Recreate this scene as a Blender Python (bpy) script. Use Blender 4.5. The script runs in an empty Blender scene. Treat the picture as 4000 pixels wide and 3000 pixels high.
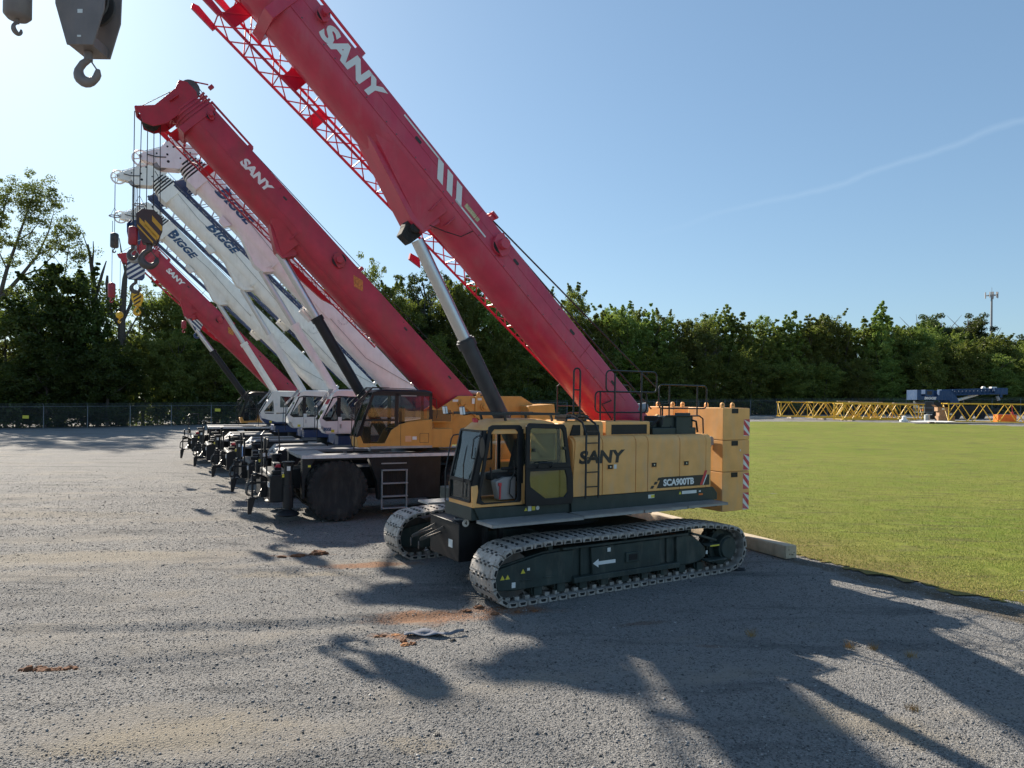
import bpy, bmesh, math, random
import numpy as np
from mathutils import Vector, Matrix, noise
random.seed(7); np.random.seed(7)
R = math.radians
scene = bpy.context.scene
COL = scene.collection

# ------------------------------------------------------------------ camera
cam_d = bpy.data.cameras.new('camera')
cam = bpy.data.objects.new('camera', cam_d); COL.objects.link(cam)
cam_d.sensor_width = 36.0
cam_d.lens = 36.0 * 2773 / 4000
cam_d.shift_y = 62 / 4000
cam_d.clip_start = 0.1; cam_d.clip_end = 3000
rr = 0.013
cr, sr = math.cos(rr), math.sin(rr)
cam.matrix_world = Matrix(((cr, -sr, 0, 0), (0, 0, -1, 0), (sr, cr, 0, 3.75), (0, 0, 0, 1)))
scene.camera = cam
scene.render.resolution_x = 1024; scene.render.resolution_y = 768

# ------------------------------------------------------------------ sky and sun
SKY_GAMMA = 0.64
SKY_TINT = (1.24, 1.58, 1.84, 1)
SUN_AZ, SUN_EL = R(-40.0), R(31.0)      # azimuth from +Y towards +X
world = bpy.data.worlds.new('World'); scene.world = world
world.use_nodes = True
wn, wl = world.node_tree.nodes, world.node_tree.links
bg = wn['Background']
sky = wn.new('ShaderNodeTexSky'); sky.sky_type = 'NISHITA'; sky.sun_disc = False
sky.sun_elevation = SUN_EL; sky.sun_rotation = SUN_AZ
sky.altitude = 50; sky.air_density = 1.0; sky.dust_density = 0.75; sky.ozone_density = 1.6
# thin cirrus streak high in the sky on the right
geo = wn.new('ShaderNodeTexCoord')
sep = wn.new('ShaderNodeSeparateXYZ'); wl.new(geo.outputs['Generated'], sep.inputs[0])
def wmath(op, a, b=None, clamp=False):
    n = wn.new('ShaderNodeMath'); n.operation = op; n.use_clamp = clamp
    for i, v in enumerate((a, b)):
        if v is None: continue
        if isinstance(v, (int, float)): n.inputs[i].default_value = v
        else: wl.new(v, n.inputs[i])
    return n.outputs[0]
az = wmath('ARCTAN2', sep.outputs[0], sep.outputs[1])
el = wmath('ARCSINE', sep.outputs[2])
nz = wn.new('ShaderNodeTexNoise'); nz.inputs['Scale'].default_value = 9; nz.inputs['Detail'].default_value = 5
wl.new(geo.outputs['Generated'], nz.inputs[0])
# streak rises from (az .18, el .24) to (az .62, el .335)
line = wmath('ADD', wmath('MULTIPLY', az, 0.203), 0.190)
line = wmath('ADD', line, wmath('MULTIPLY', wmath('SUBTRACT', nz.outputs[0], 0.5), 0.028))
dist = wmath('ABSOLUTE', wmath('SUBTRACT', el, line))
band = wmath('SUBTRACT', 1.0, wmath('DIVIDE', dist, 0.0055), True)
band = wmath('MULTIPLY', band, wmath('DIVIDE', wmath('SUBTRACT', az, 0.16), 0.25, True))
band = wmath('MULTIPLY', band, 0.085)
mixw = wn.new('ShaderNodeMixRGB'); wl.new(band, mixw.inputs[0]); wl.new(sky.outputs[0], mixw.inputs[1])
mixw.inputs[2].default_value = (9.0, 9.2, 9.6, 1)
# the photograph's sky holds its colour close to the sun: ease the range of the physical sky
gam = wn.new('ShaderNodeGamma'); gam.inputs[1].default_value = SKY_GAMMA
wl.new(mixw.outputs[0], gam.inputs[0])
tint = wn.new('ShaderNodeMixRGB'); tint.blend_type = 'MULTIPLY'; tint.inputs[0].default_value = 1; tint.inputs[2].default_value = SKY_TINT
wl.new(gam.outputs[0], tint.inputs[1]); wl.new(tint.outputs[0], bg.inputs[0]); bg.inputs[1].default_value = 0.074

sun_d = bpy.data.lights.new('sun', 'SUN'); sun = bpy.data.objects.new('sun', sun_d); COL.objects.link(sun)
sun_d.energy = 5.0; sun_d.angle = R(0.6); sun_d.color = (1.0, 0.90, 0.76)
tosun = Vector((math.sin(SUN_AZ) * math.cos(SUN_EL), math.cos(SUN_AZ) * math.cos(SUN_EL), math.sin(SUN_EL)))
sun.rotation_euler = tosun.to_track_quat('Z', 'Y').to_euler()
sun.location = tosun * 200
scene.view_settings.view_transform = 'Standard'; scene.view_settings.look = 'None'
scene.view_settings.exposure = 0.95; scene.view_settings.gamma = 1.0
scene.render.engine = 'CYCLES'
scene.cycles.max_bounces = 6; scene.cycles.transparent_max_bounces = 12

# ------------------------------------------------------------------ materials
MATS = {}
def nodes_of(name):
    m = bpy.data.materials.new(name); m.use_nodes = True
    nt = m.node_tree; b = nt.nodes['Principled BSDF']
    return m, nt, b
def paint(name, col, rough=0.45, metal=0.0, var=0.18, scale=3.0, dirt=None, dirt_amt=0.35, dirt_scale=2.0, bump=0.0, bump_scale=40, coat=0.0, spec=0.5):
    """a procedural paint or metal: slow tone drift, streaky dirt, fine bump"""
    if name in MATS: return MATS[name]
    m, nt, b = nodes_of(name); N, L = nt.nodes, nt.links
    tc = N.new('ShaderNodeTexCoord')
    n1 = N.new('ShaderNodeTexNoise'); n1.inputs['Scale'].default_value = scale; n1.inputs['Detail'].default_value = 6
    L.new(tc.outputs['Object'], n1.inputs[0])
    r1 = N.new('ShaderNodeMapRange'); r1.inputs[1].default_value = .3; r1.inputs[2].default_value = .7
    r1.inputs[3].default_value = 1 - var; r1.inputs[4].default_value = 1 + var
    L.new(n1.outputs[0], r1.inputs[0])
    mul = N.new('ShaderNodeVectorMath'); mul.operation = 'SCALE'
    mul.inputs[0].default_value = col[:3]; L.new(r1.outputs[0], mul.inputs['Scale'])
    out = mul.outputs[0]
    if dirt:
        mp = N.new('ShaderNodeMapping'); mp.inputs['Scale'].default_value = (3, 3, .7)
        L.new(tc.outputs['Object'], mp.inputs[0])
        n2 = N.new('ShaderNodeTexNoise'); n2.inputs['Scale'].default_value = dirt_scale; n2.inputs['Detail'].default_value = 9
        n2.inputs['Roughness'].default_value = .65
        L.new(mp.outputs[0], n2.inputs[0])
        r2 = N.new('ShaderNodeMapRange'); r2.inputs[1].default_value = .48; r2.inputs[2].default_value = .72
        r2.inputs[4].default_value = dirt_amt; L.new(n2.outputs[0], r2.inputs[0])
        mx = N.new('ShaderNodeMixRGB'); L.new(r2.outputs[0], mx.inputs[0]); L.new(out, mx.inputs[1])
        mx.inputs[2].default_value = (*dirt, 1); out = mx.outputs[0]
        rr_ = N.new('ShaderNodeMapRange'); rr_.inputs[3].default_value = rough; rr_.inputs[4].default_value = min(1, rough + .3)
        L.new(r2.outputs[0], rr_.inputs[0]); L.new(rr_.outputs[0], b.inputs['Roughness'])
    else:
        b.inputs['Roughness'].default_value = rough
    L.new(out, b.inputs['Base Color'])
    b.inputs['Metallic'].default_value = metal
    b.inputs['Specular IOR Level'].default_value = spec
    if coat: b.inputs['Coat Weight'].default_value = coat
    if bump:
        n3 = N.new('ShaderNodeTexNoise'); n3.inputs['Scale'].default_value = bump_scale; n3.inputs['Detail'].default_value = 4
        L.new(tc.outputs['Object'], n3.inputs[0])
        bp = N.new('ShaderNodeBump'); bp.inputs['Strength'].default_value = bump; bp.inputs['Distance'].default_value = .02
        L.new(n3.outputs[0], bp.inputs['Height']); L.new(bp.outputs[0], b.inputs['Normal'])
    MATS[name] = m
    return m
def glassy(name, tint=(.55, .62, .60), clear=.75):
    if name in MATS: return MATS[name]
    m = bpy.data.materials.new(name); m.use_nodes = True; nt = m.node_tree; N, L = nt.nodes, nt.links
    N.remove(N['Principled BSDF']); out = N['Material Output']
    tr = N.new('ShaderNodeBsdfTransparent'); tr.inputs[0].default_value = (*tint, 1)
    gl = N.new('ShaderNodeBsdfGlossy'); gl.inputs['Roughness'].default_value = .04; gl.inputs[0].default_value = (.9, .95, 1, 1)
    fr = N.new('ShaderNodeFresnel'); fr.inputs[0].default_value = 1.5
    df = N.new('ShaderNodeBsdfDiffuse'); df.inputs[0].default_value = (.10, .13, .13, 1)
    mx = N.new('ShaderNodeMixShader'); L.new(fr.outputs[0], mx.inputs[0]); L.new(tr.outputs[0], mx.inputs[1]); L.new(gl.outputs[0], mx.inputs[2])
    m2 = N.new('ShaderNodeMixShader'); m2.inputs[0].default_value = 1 - clear; L.new(mx.outputs[0], m2.inputs[1]); L.new(df.outputs[0], m2.inputs[2])
    L.new(m2.outputs[0], out.inputs[0]); MATS[name] = m; return m

RED = paint('red_paint', (.56, .038, .080), .38, var=.10, dirt=(.52, .13, .15), dirt_amt=.55, dirt_scale=.9, coat=.1)
REDD = paint('dark_red_paint', (.40, .014, .030), .42, var=.14, dirt=(.20, .06, .05), dirt_amt=.3)
JRED = paint('jib_red_paint', (.54, .015, .055), .4, var=.1)
JRED2 = paint('dull_jib_red_paint', (.36, .015, .035), .45, var=.15)
YEL = paint('tan_yellow_paint', (.82, .43, .145), .50, var=.09, spec=.3, dirt=(.66, .44, .25), dirt_amt=.6, bump=.08, bump_scale=6, dirt_scale=1.6)
RED2 = paint('deep_red_paint', (.42, .024, .048), .42, var=.14, dirt=(.30, .06, .06), dirt_amt=.6, dirt_scale=.9, coat=.05)
YEL2 = paint('orange_yellow_paint', (.60, .30, .075), .5, spec=.3, var=.07, dirt=(.35, .2, .08), dirt_amt=.25)
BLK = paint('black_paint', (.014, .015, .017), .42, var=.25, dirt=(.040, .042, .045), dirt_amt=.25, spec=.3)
BLK2 = paint('satin_black_tube', (.012, .013, .015), .38, var=.1)
DGR = paint('dark_green_frame_paint', (.025, .040, .036), .55, var=.25, dirt=(.15, .14, .11), dirt_amt=.65, dirt_scale=1.2, bump=.15)
DGR2 = paint('dark_green_band_paint', (.022, .036, .032), .5, var=.15, dirt=(.09, .09, .08), dirt_amt=.3)
WHT = paint('white_paint', (.84, .81, .75), .38, var=.05, dirt=(.50, .44, .35), dirt_amt=.28)
WHT2 = paint('pinkish_white_paint', (.84, .79, .77), .38, var=.05, dirt=(.5, .42, .36), dirt_amt=.22)
NAVY = paint('navy_paint', (.018, .045, .13), .4, var=.12, dirt=(.1, .12, .16), dirt_amt=.25)
BLUE = paint('steel_blue_paint', (.025, .065, .15), .55, spec=.25, var=.1, dirt=(.2, .25, .3), dirt_amt=.3)
CHR = paint('polished_rod', (.58, .59, .60), .36, 1.0, var=.05)
GRY = paint('galvanised_walkway', (.33, .33, .32), .55, .35, var=.12, dirt=(.28, .27, .25), dirt_amt=.5, bump=.25, bump_scale=90)
GRY2 = paint('grey_sheet_metal', (.33, .34, .35), .5, .2, var=.12, dirt=(.2, .2, .19), dirt_amt=.4)
DECK = paint('pale_deck_plate', (.20, .20, .205), .5, .1, var=.12, dirt=(.2, .2, .2), dirt_amt=.5, bump=.2, bump_scale=70)
RUB = paint('tyre_rubber', (.020, .020, .020), .85, var=.25, dirt=(.09, .08, .07), dirt_amt=.5, bump=.3, bump_scale=30)
SHOE = paint('worn_track_steel', (.42, .385, .345), .62, .25, var=.25, scale=7, dirt=(.22, .16, .11), dirt_amt=.7, dirt_scale=4, bump=.5, bump_scale=25)
STEEL = paint('dark_worn_steel', (.10, .095, .09), .5, .6, var=.3, dirt=(.12, .07, .04), dirt_amt=.5, bump=.3)
ROPE = paint('wire_rope', (.045, .045, .045), .6, .5, var=.2)
LET_W = paint('white_lettering', (.78, .78, .76), .5, var=.04)
LET_K = paint('black_lettering', (.028, .026, .024), .5, var=.08)
LET_B = paint('blue_lettering', (.015, .07, .17), .5, var=.06)
STK_Y = paint('yellow_sticker', (.70, .60, .06), .5, var=.05)
STK_W = paint('white_sticker', (.72, .73, .70), .5, var=.08)
STK_R = paint('red_sticker', (.60, .05, .06), .5, var=.08)
STK_O = paint('orange_reflector', (.75, .16, .03), .35, var=.05)
STRP_R = paint('red_stripe_film', (.55, .05, .07), .5, var=.1, dirt=(.5, .4, .4), dirt_amt=.3)
HYEL = paint('hook_yellow_paint', (.72, .42, .02), .45, var=.12, dirt=(.2, .1, .03), dirt_amt=.4)
LYEL = paint('lattice_yellow_paint', (.72, .45, .03), .42, var=.12, dirt=(.3, .2, .06), dirt_amt=.35)
SEAT = paint('charcoal_seat', (.02, .02, .022), .8, var=.1)
CONS = paint('grey_console', (.32, .30, .29), .6, var=.1)
CAMB = paint('cab_inner_beige', (.45, .40, .34), .7, var=.1)
ORNG = paint('bright_orange_paint', (.80, .17, .025), .5, var=.1)
CARD = paint('corrugated_cardboard', (.36, .22, .13), .85, var=.15, dirt=(.24, .13, .07), dirt_amt=.4)
TIMB = paint('weathered_timber', (.40, .34, .27), .85, var=.25, scale=6, dirt=(.2, .15, .1), dirt_amt=.5, bump=.5, bump_scale=20)
BEAM = paint('squared_timber', (.50, .41, .29), .8, var=.15, scale=5, dirt=(.28, .2, .13), dirt_amt=.5, bump=.4, bump_scale=18)
CONC = paint('concrete', (.36, .35, .33), .85, var=.15, bump=.3)
GALV = paint('galvanised_post', (.20, .215, .225), .6, .3, var=.1)
GLASS = glassy('cab_glass', (.84, .90, .88), .92)
GLASSD = glassy('dark_cab_glass', (.50, .55, .56), .93)
GLASSG = glassy('green_door_glass', (.82, .90, .76), .90)
LENS = paint('pale_lamp_lens', (.75, .77, .78), .2, var=.05)
MIRR = paint('mirror_glass', (.8, .85, .9), .05, 1.0, var=.01)
CLAY = paint('orange_clay', (.33, .15, .06), .95, var=.3, scale=14, bump=.6, bump_scale=30)
CLAYD = paint('red_brown_clay', (.17, .075, .035), .95, var=.3, scale=14, bump=.6, bump_scale=30)
RAG = paint('grey_rag', (.16, .17, .20), .9, var=.35, scale=12)

# ------------------------------------------------------------------ mesh helpers
def tag(o, label=None, cat=None, group=None, kind=None):
    if label: o['label'] = label
    if cat: o['category'] = cat
    if group: o['group'] = group
    if kind: o['kind'] = kind
    return o
def empty(name, loc=(0, 0, 0), rz=0, label=None, cat=None, group=None):
    o = bpy.data.objects.new(name, None); COL.objects.link(o)
    o.location = loc; o.rotation_euler = (0, 0, rz); o.empty_display_size = .3
    return tag(o, label, cat, group)

class MB:
    """collects shapes in one vertex / face list and links them as ONE mesh object"""
    def __init__(s): s.v, s.f, s.mi, s.cur, s.T = [], [], [], 0, Matrix.Identity(4)
    def mat(s, i): s.cur = i; return s
    def add(s, vs, fs):
        b = len(s.v)
        s.v += [tuple(s.T @ Vector(p)) for p in vs]
        s.f += [tuple(i + b for i in f) for f in fs]; s.mi += [s.cur] * len(fs)
        return s
    def box(s, x0, x1, y0, y1, z0, z1):
        x0, x1 = min(x0, x1), max(x0, x1); y0, y1 = min(y0, y1), max(y0, y1); z0, z1 = min(z0, z1), max(z0, z1)
        return s.add([(x0, y0, z0), (x1, y0, z0), (x1, y1, z0), (x0, y1, z0), (x0, y0, z1), (x1, y0, z1), (x1, y1, z1), (x0, y1, z1)],
                     [(3, 2, 1, 0), (4, 5, 6, 7), (0, 1, 5, 4), (1, 2, 6, 5), (2, 3, 7, 6), (3, 0, 4, 7)])
    def hexa(s, p):      # eight points: bottom loop, top loop
        return s.add(p, [(3, 2, 1, 0), (4, 5, 6, 7), (0, 1, 5, 4), (1, 2, 6, 5), (2, 3, 7, 6), (3, 0, 4, 7)])
    def bar(s, a, b, w, h=None):
        """square bar from a to b"""
        a, b = Vector(a), Vector(b); h = h or w; d = (b - a).normalized()
        up = Vector((0, 0, 1)) if abs(d.z) < .95 else Vector((1, 0, 0))
        u = d.cross(up).normalized() * w / 2; v = u.cross(d).normalized() * h / 2
        ps = [a - u - v, a + u - v, a + u + v, a - u + v, b - u - v, b + u - v, b + u + v, b - u + v]
        return s.hexa([tuple(p) for p in ps])
    def prism(s, pts, y0, y1):
        """outline in x,z pushed from y0 to y1"""
        n = len(pts)
        vs = [(x, y0, z) for x, z in pts] + [(x, y1, z) for x, z in pts]
        fs = [tuple(range(n)), tuple(range(2 * n - 1, n - 1, -1))] + [(i, i + n, (i + 1) % n + n, (i + 1) % n) for i in range(n)]
        return s.add(vs, fs)
    def prism_z(s, pts, z0, z1):
        n = len(pts)
        vs = [(x, y, z0) for x, y in pts] + [(x, y, z1) for x, y in pts]
        fs = [tuple(range(n - 1, -1, -1)), tuple(range(n, 2 * n))] + [(i, (i + 1) % n, (i + 1) % n + n, i + n) for i in range(n)]
        return s.add(vs, fs)
    def prism_x(s, pts, x0, x1):
        n = len(pts)
        vs = [(x0, y, z) for y, z in pts] + [(x1, y, z) for y, z in pts]
        fs = [tuple(range(n)), tuple(range(2 * n - 1, n - 1, -1))] + [(i, i + n, (i + 1) % n + n, (i + 1) % n) for i in range(n)]
        return s.add(vs, fs)
    def cyl(s, a, b, r0, r1=None, n=16, cap=True):
        a, b = Vector(a), Vector(b); r1 = r0 if r1 is None else r1; d = (b - a).normalized()
        up = Vector((0, 0, 1)) if abs(d.z) < .9 else Vector((1, 0, 0))
        u = d.cross(up).normalized(); v = d.cross(u)
        vs = []
        for c, r in ((a, r0), (b, r1)):
            for i in range(n):
                t = 2 * math.pi * i / n; vs.append(tuple(c + u * math.cos(t) * r + v * math.sin(t) * r))
        fs = [(i, (i + 1) % n, (i + 1) % n + n, i + n) for i in range(n)]
        if cap: fs += [tuple(range(n - 1, -1, -1)), tuple(range(n, 2 * n))]
        return s.add(vs, fs)
    def tube(s, pts, r, n=8, closed=False):
        pts = [Vector(p) for p in pts]
        rad = r if isinstance(r, (list, tuple)) else [r] * len(pts)
        m = len(pts); vs = []; pu = None
        for k in range(m):
            a = pts[(k - 1) % m] if (closed or k > 0) else pts[k]
            b = pts[(k + 1) % m] if (closed or k < m - 1) else pts[k]
            d = (b - a)
            d = d.normalized() if d.length > 1e-9 else Vector((0, 0, 1))
            if pu is None:
                up = Vector((0, 0, 1)) if abs(d.z) < .9 else Vector((1, 0, 0)); u = d.cross(up).normalized()
            else:
                u = (pu - d * pu.dot(d)).normalized()
            pu = u; v = d.cross(u)
            for i in range(n):
                t = 2 * math.pi * i / n; vs.append(tuple(pts[k] + (u * math.cos(t) + v * math.sin(t)) * rad[k]))
        fs = []
        for k in range(m if closed else m - 1):
            k2 = (k + 1) % m
            fs += [(k * n + i, k * n + (i + 1) % n, k2 * n + (i + 1) % n, k2 * n + i) for i in range(n)]
        if not closed: fs += [tuple(range(n - 1, -1, -1)), tuple(range((m - 1) * n, m * n))]
        return s.add(vs, fs)
    def loft(s, rings, closed_ends=True):
        n = len(rings[0]); vs = [p for r in rings for p in r]; fs = []
        for k in range(len(rings) - 1):
            fs += [(k * n + i, k * n + (i + 1) % n, (k + 1) * n + (i + 1) % n, (k + 1) * n + i) for i in range(n)]
        if closed_ends: fs += [tuple(range(n - 1, -1, -1)), tuple(range((len(rings) - 1) * n, len(rings) * n))]
        return s.add(vs, fs)
    def lathe(s, prof, c, ax='y', n=24):
        """profile of (distance along axis, radius)"""
        vs = []
        for h, r in prof:
            for i in range(n):
                t = 2 * math.pi * i / n; a, b = math.cos(t) * r, math.sin(t) * r
                p = {'y': (a, h, b), 'z': (a, b, h), 'x': (h, a, b)}[ax]
                vs.append((c[0] + p[0], c[1] + p[1], c[2] + p[2]))
        fs = []
        for k in range(len(prof) - 1):
            fs += [(k * n + i, k * n + (i + 1) % n, (k + 1) * n + (i + 1) % n, (k + 1) * n + i) for i in range(n)]
        fs += [tuple(range(n - 1, -1, -1)), tuple(range((len(prof) - 1) * n, len(prof) * n))]
        return s.add(vs, fs)
    def split(s, name, mats, parent=None, **kw):
        """links every separate piece as an object of its own"""
        par = list(range(len(s.v)))
        def find(a):
            while par[a] != a: par[a] = par[par[a]]; a = par[a]
            return a
        for f in s.f:
            for a in f[1:]: par[find(a)] = find(f[0])
        groups = {}
        for f, mi in zip(s.f, s.mi): groups.setdefault(find(f[0]), []).append((f, mi))
        out = []
        for g_ in groups.values():
            m_ = MB(); mp_ = {}
            for f, mi in g_:
                for a in f:
                    if a not in mp_: mp_[a] = len(m_.v); m_.v.append(s.v[a])
                m_.f.append(tuple(mp_[a] for a in f)); m_.mi.append(mi)
            mm = mats
            if isinstance(mats, (list, tuple)):
                used = sorted(set(m_.mi)); mm = [mats[k] for k in used]; m_.mi = [used.index(k) for k in m_.mi]
            out.append(m_.build(name, mm, parent, **kw))
        return out
    def build(s, name, mats, parent=None, bevel=0, smooth=35, fix=True):
        me = bpy.data.meshes.new(name); me.from_pydata(s.v, [], s.f)
        if not isinstance(mats, (list, tuple)): mats = [mats]
        for m in mats: me.materials.append(m)
        if len(mats) > 1: me.polygons.foreach_set('material_index', s.mi)
        if fix:
            bm = bmesh.new(); bm.from_mesh(me); bmesh.ops.recalc_face_normals(bm, faces=bm.faces); bm.to_mesh(me); bm.free()
        if smooth:
            me.polygons.foreach_set('use_smooth', [True] * len(me.polygons)); me.set_sharp_from_angle(angle=R(smooth))
        me.update()
        o = bpy.data.objects.new(name, me); COL.objects.link(o); o.parent = parent
        if bevel:
            b = o.modifiers.new('bevel', 'BEVEL'); b.width = bevel; b.segments = 2; b.limit_method = 'ANGLE'; b.angle_limit = R(40)
            b.harden_normals = False
        return o

def rrect(x0, x1, z0, z1, r, n=4):
    """rounded rectangle loop in x,z"""
    pts = []
    for cx, cz, a0 in ((x1 - r, z1 - r, 0), (x0 + r, z1 - r, 90), (x0 + r, z0 + r, 180), (x1 - r, z0 + r, 270)):
        for i in range(n + 1):
            a = R(a0 + 90 * i / n); pts.append((cx + math.cos(a) * r, cz + math.sin(a) * r))
    return pts
def ring_frame(mb, outer, inner, y0, y1):
    """flat frame between two loops of equal length (x,z), thickness y0..y1"""
    n = len(outer)
    vs = [(x, y0, z) for x, z in outer] + [(x, y0, z) for x, z in inner] + [(x, y1, z) for x, z in outer] + [(x, y1, z) for x, z in inner]
    fs = []
    for i in range(n):
        j = (i + 1) % n
        fs += [(i, j, n + j, n + i), (2 * n + i, 3 * n + i, 3 * n + j, 2 * n + j), (i, 2 * n + i, 2 * n + j, j), (n + i, n + j, 3 * n + j, 3 * n + i)]
    return mb.add(vs, fs)

_tc = {}
def text_geo(txt, bold=.02, shear=0.0):
    key = (txt, bold, shear)
    if key in _tc: return _tc[key]
    cu = bpy.data.curves.new('t', 'FONT'); cu.body = txt; cu.size = 1; cu.offset = bold; cu.shear = shear; cu.resolution_u = 4
    o = bpy.data.objects.new('t', cu); COL.objects.link(o)
    dg = bpy.context.evaluated_depsgraph_get(); dg.update()
    me = bpy.data.meshes.new_from_object(o.evaluated_get(dg))
    vs = np.array([v.co[:2] for v in me.vertices]); fs = [tuple(p.vertices) for p in me.polygons]
    bpy.data.objects.remove(o); bpy.data.meshes.remove(me); bpy.data.curves.remove(cu)
    mn, mx = vs.min(0), vs.max(0); vs = (vs - mn) / (mx - mn)
    _tc[key] = (vs, fs); return _tc[key]
def text_on(mb, txt, o, u, v, bold=.02, shear=0.0):
    """fills the parallelogram o, o+u, o+v with the lettering"""
    vs, fs = text_geo(txt, bold, shear); o, u, v = Vector(o), Vector(u), Vector(v)
    return mb.add([tuple(o + u * a + v * b) for a, b in vs], fs)

def copy_tree(o, parent=None):
    c = o.copy(); COL.objects.link(c); c.parent = parent
    for ch in [x for x in bpy.data.objects if x.parent == o]: copy_tree(ch, c)
    return c
def gz(X, Y):
    """ground height: level yard, rising gently beyond the cranes"""
    z = 1.65 + (X - 39) * .0195
    z = max(-.6, min(z, 3.2))
    t = min(max((Y - 40) / 45, 0), 1)
    return z * t * t * (3 - 2 * t)
# ------------------------------------------------------------------ ground
def axis(pts):
    out = []
    for a, b, st in pts:
        n = max(1, int(round((b - a) / st))); out += [a + (b - a) * i / n for i in range(n)]
    return out + [pts[-1][1]]
def relief(x, y):
    """low windrows and wheel ruts in the gravel, a few centimetres"""
    if y > 45: return 0.0
    k = min(1, (45 - y) / 15)
    a = noise.noise(Vector((x * .10 + y * .16, y * .55 - x * .22, 0))) * .035
    a += noise.noise(Vector((x * .35 + y * .3, y * 1.7 - x * .6, 3))) * .018
    a += noise.noise(Vector((x * 1.6, y * 2.4, 9))) * .010
    ph = y - (.16 * x + 12.6 + .5 * math.sin(x * .35)); a += -.022 * math.exp(-(ph / .16) ** 2) + .02 * math.exp(-((ph - .3) / .16) ** 2)
    ph = y - (.28 * x + 11.8 + .3 * math.sin(x * .5 + 1)); a += -.02 * math.exp(-(ph / .13) ** 2) + .018 * math.exp(-((ph + .26) / .13) ** 2)
    # keep it level under the machines
    if x > -1 - .5 * (y - 12) and y > 11.8 + .0 * x and y < 46: a *= .35
    if x < -1: a *= 1 + .9 * min(1, (-1 - x) / 3)
    return a * k
def fines_at(x, y):
    """share of pale fines showing between the stones: wheel worn arcs and bare patches"""
    u = x * .97 + y * .24; v = -x * .24 + y * .97
    a = noise.noise(Vector((u * .13, v * .75, 1.0))) + .55 * noise.noise(Vector((u * .4, v * 1.9, 4.0))) + .35 * noise.noise(Vector((x * 1.7, y * 1.7, 7.0))) + .2 * noise.noise(Vector((x * 5, y * 5, 7.0)))
    a += .28 * noise.noise(Vector((x * .06, y * .06, 2.0)))
    for cx, cy, rx, ry, am in ((-3.6, 8.0, 1.5, .6, .8), (-2.6, 7.5, 1.1, .35, .7), (4.2, 8.3, 1.5, .6, .6), (-.9, 7.8, .5, .3, .5), (-9.7, 16.4, 3.4, .8, .6), (-10.5, 14.7, 3, .7, .6), (-4.3, 15.0, 2.0, .35, .7), (-1.6, 12.2, 1.5, .4, .9), (-3.0, 15.95, 1.3, .3, .9)):
        d = ((x - cx) / rx) ** 2 + ((y - cy) / ry) ** 2
        if d < 4: a += am * math.exp(-d * 1.2)
    return min(1, max(0, (a - .16) / .5))
xs = axis([(-500, -120, 20), (-120, -40, 4), (-40, -14, .5), (-14, 12, .08), (12, 40, 1), (40, 120, 4), (120, 500, 20)])
ys = axis([(-60, -4, 4), (-4, 6.4, .8), (6.4, 17, .07), (17, 30, .16), (30, 60, 1), (60, 180, 3), (180, 900, 20)])
nx, ny = len(xs), len(ys)
V = np.empty((ny * nx, 3), dtype=np.float32)
i = 0
for y in ys:
    fine_y = y < 46 and y > 5
    for x in xs:
        V[i] = (x, y, gz(x, y) + (relief(x, y) if fine_y and -41 < x < 13 else 0)); i += 1
ii = np.arange(nx - 1)[None, :] + np.arange(ny - 1)[:, None] * nx
F = np.stack([ii, ii + 1, ii + 1 + nx, ii + nx], -1).reshape(-1, 4)
def np_mesh(name, V, F, mat, parent=None, smooth=True):
    me = bpy.data.meshes.new(name); me.vertices.add(len(V)); me.vertices.foreach_set('co', np.asarray(V, np.float32).ravel())
    k = F.shape[1]
    me.loops.add(F.size); me.loops.foreach_set('vertex_index', F.astype(np.int32).ravel())
    me.polygons.add(len(F)); me.polygons.foreach_set('loop_start', np.arange(0, F.size, k, dtype=np.int32))
    try: me.polygons.foreach_set('loop_total', np.full(len(F), k, np.int32))
    except Exception: pass
    if smooth: me.polygons.foreach_set('use_smooth', np.ones(len(F), bool))
    me.update(calc_edges=True); me.validate(); me.materials.append(mat)
    o = bpy.data.objects.new(name, me); COL.objects.link(o); o.parent = parent
    return o

m, nt, b = nodes_of('crushed_gravel'); N, L = nt.nodes, nt.links
tc = N.new('ShaderNodeTexCoord'); P = tc.outputs['Object']
def tex(kind, scale, detail=4, rough=.5, vec=None):
    t = N.new(kind); t.inputs['Scale'].default_value = scale
    if 'Detail' in t.inputs: t.inputs['Detail'].default_value = detail; t.inputs['Roughness'].default_value = rough
    L.new(vec or P, t.inputs['Vector']); return t
def mrange(v, a, b_, c, d):
    r = N.new('ShaderNodeMapRange'); L.new(v, r.inputs[0])
    for k, q in enumerate((a, b_, c, d)): r.inputs[k + 1].default_value = q
    return r.outputs[0]
def mixc(f, a, b_):
    x = N.new('ShaderNodeMixRGB')
    if isinstance(f, float): x.inputs[0].default_value = f
    else: L.new(f, x.inputs[0])
    for k, q in ((1, a), (2, b_)):
        if isinstance(q, tuple): x.inputs[k].default_value = (*q, 1)
        else: L.new(q, x.inputs[k])
    return x.outputs[0]
def mth(op, a, b_=None):
    x = N.new('ShaderNodeMath'); x.operation = op
    for k, q in enumerate((a, b_)):
        if q is None: continue
        if isinstance(q, (int, float)): x.inputs[k].default_value = q
        else: L.new(q, x.inputs[k])
    return x.outputs[0]
v1 = tex('ShaderNodeTexVoronoi', 30); v2 = tex('ShaderNodeTexVoronoi', 62)
cs = N.new('ShaderNodeSeparateColor'); L.new(v1.outputs['Color'], cs.inputs[0])
cs2 = N.new('ShaderNodeSeparateColor'); L.new(v2.outputs['Color'], cs2.inputs[0])
ramp = N.new('ShaderNodeValToRGB'); L.new(mth('ADD', mth('MULTIPLY', cs.outputs[0], .6), mth('MULTIPLY', cs2.outputs[1], .4)), ramp.inputs[0])
e = ramp.color_ramp.elements
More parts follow.
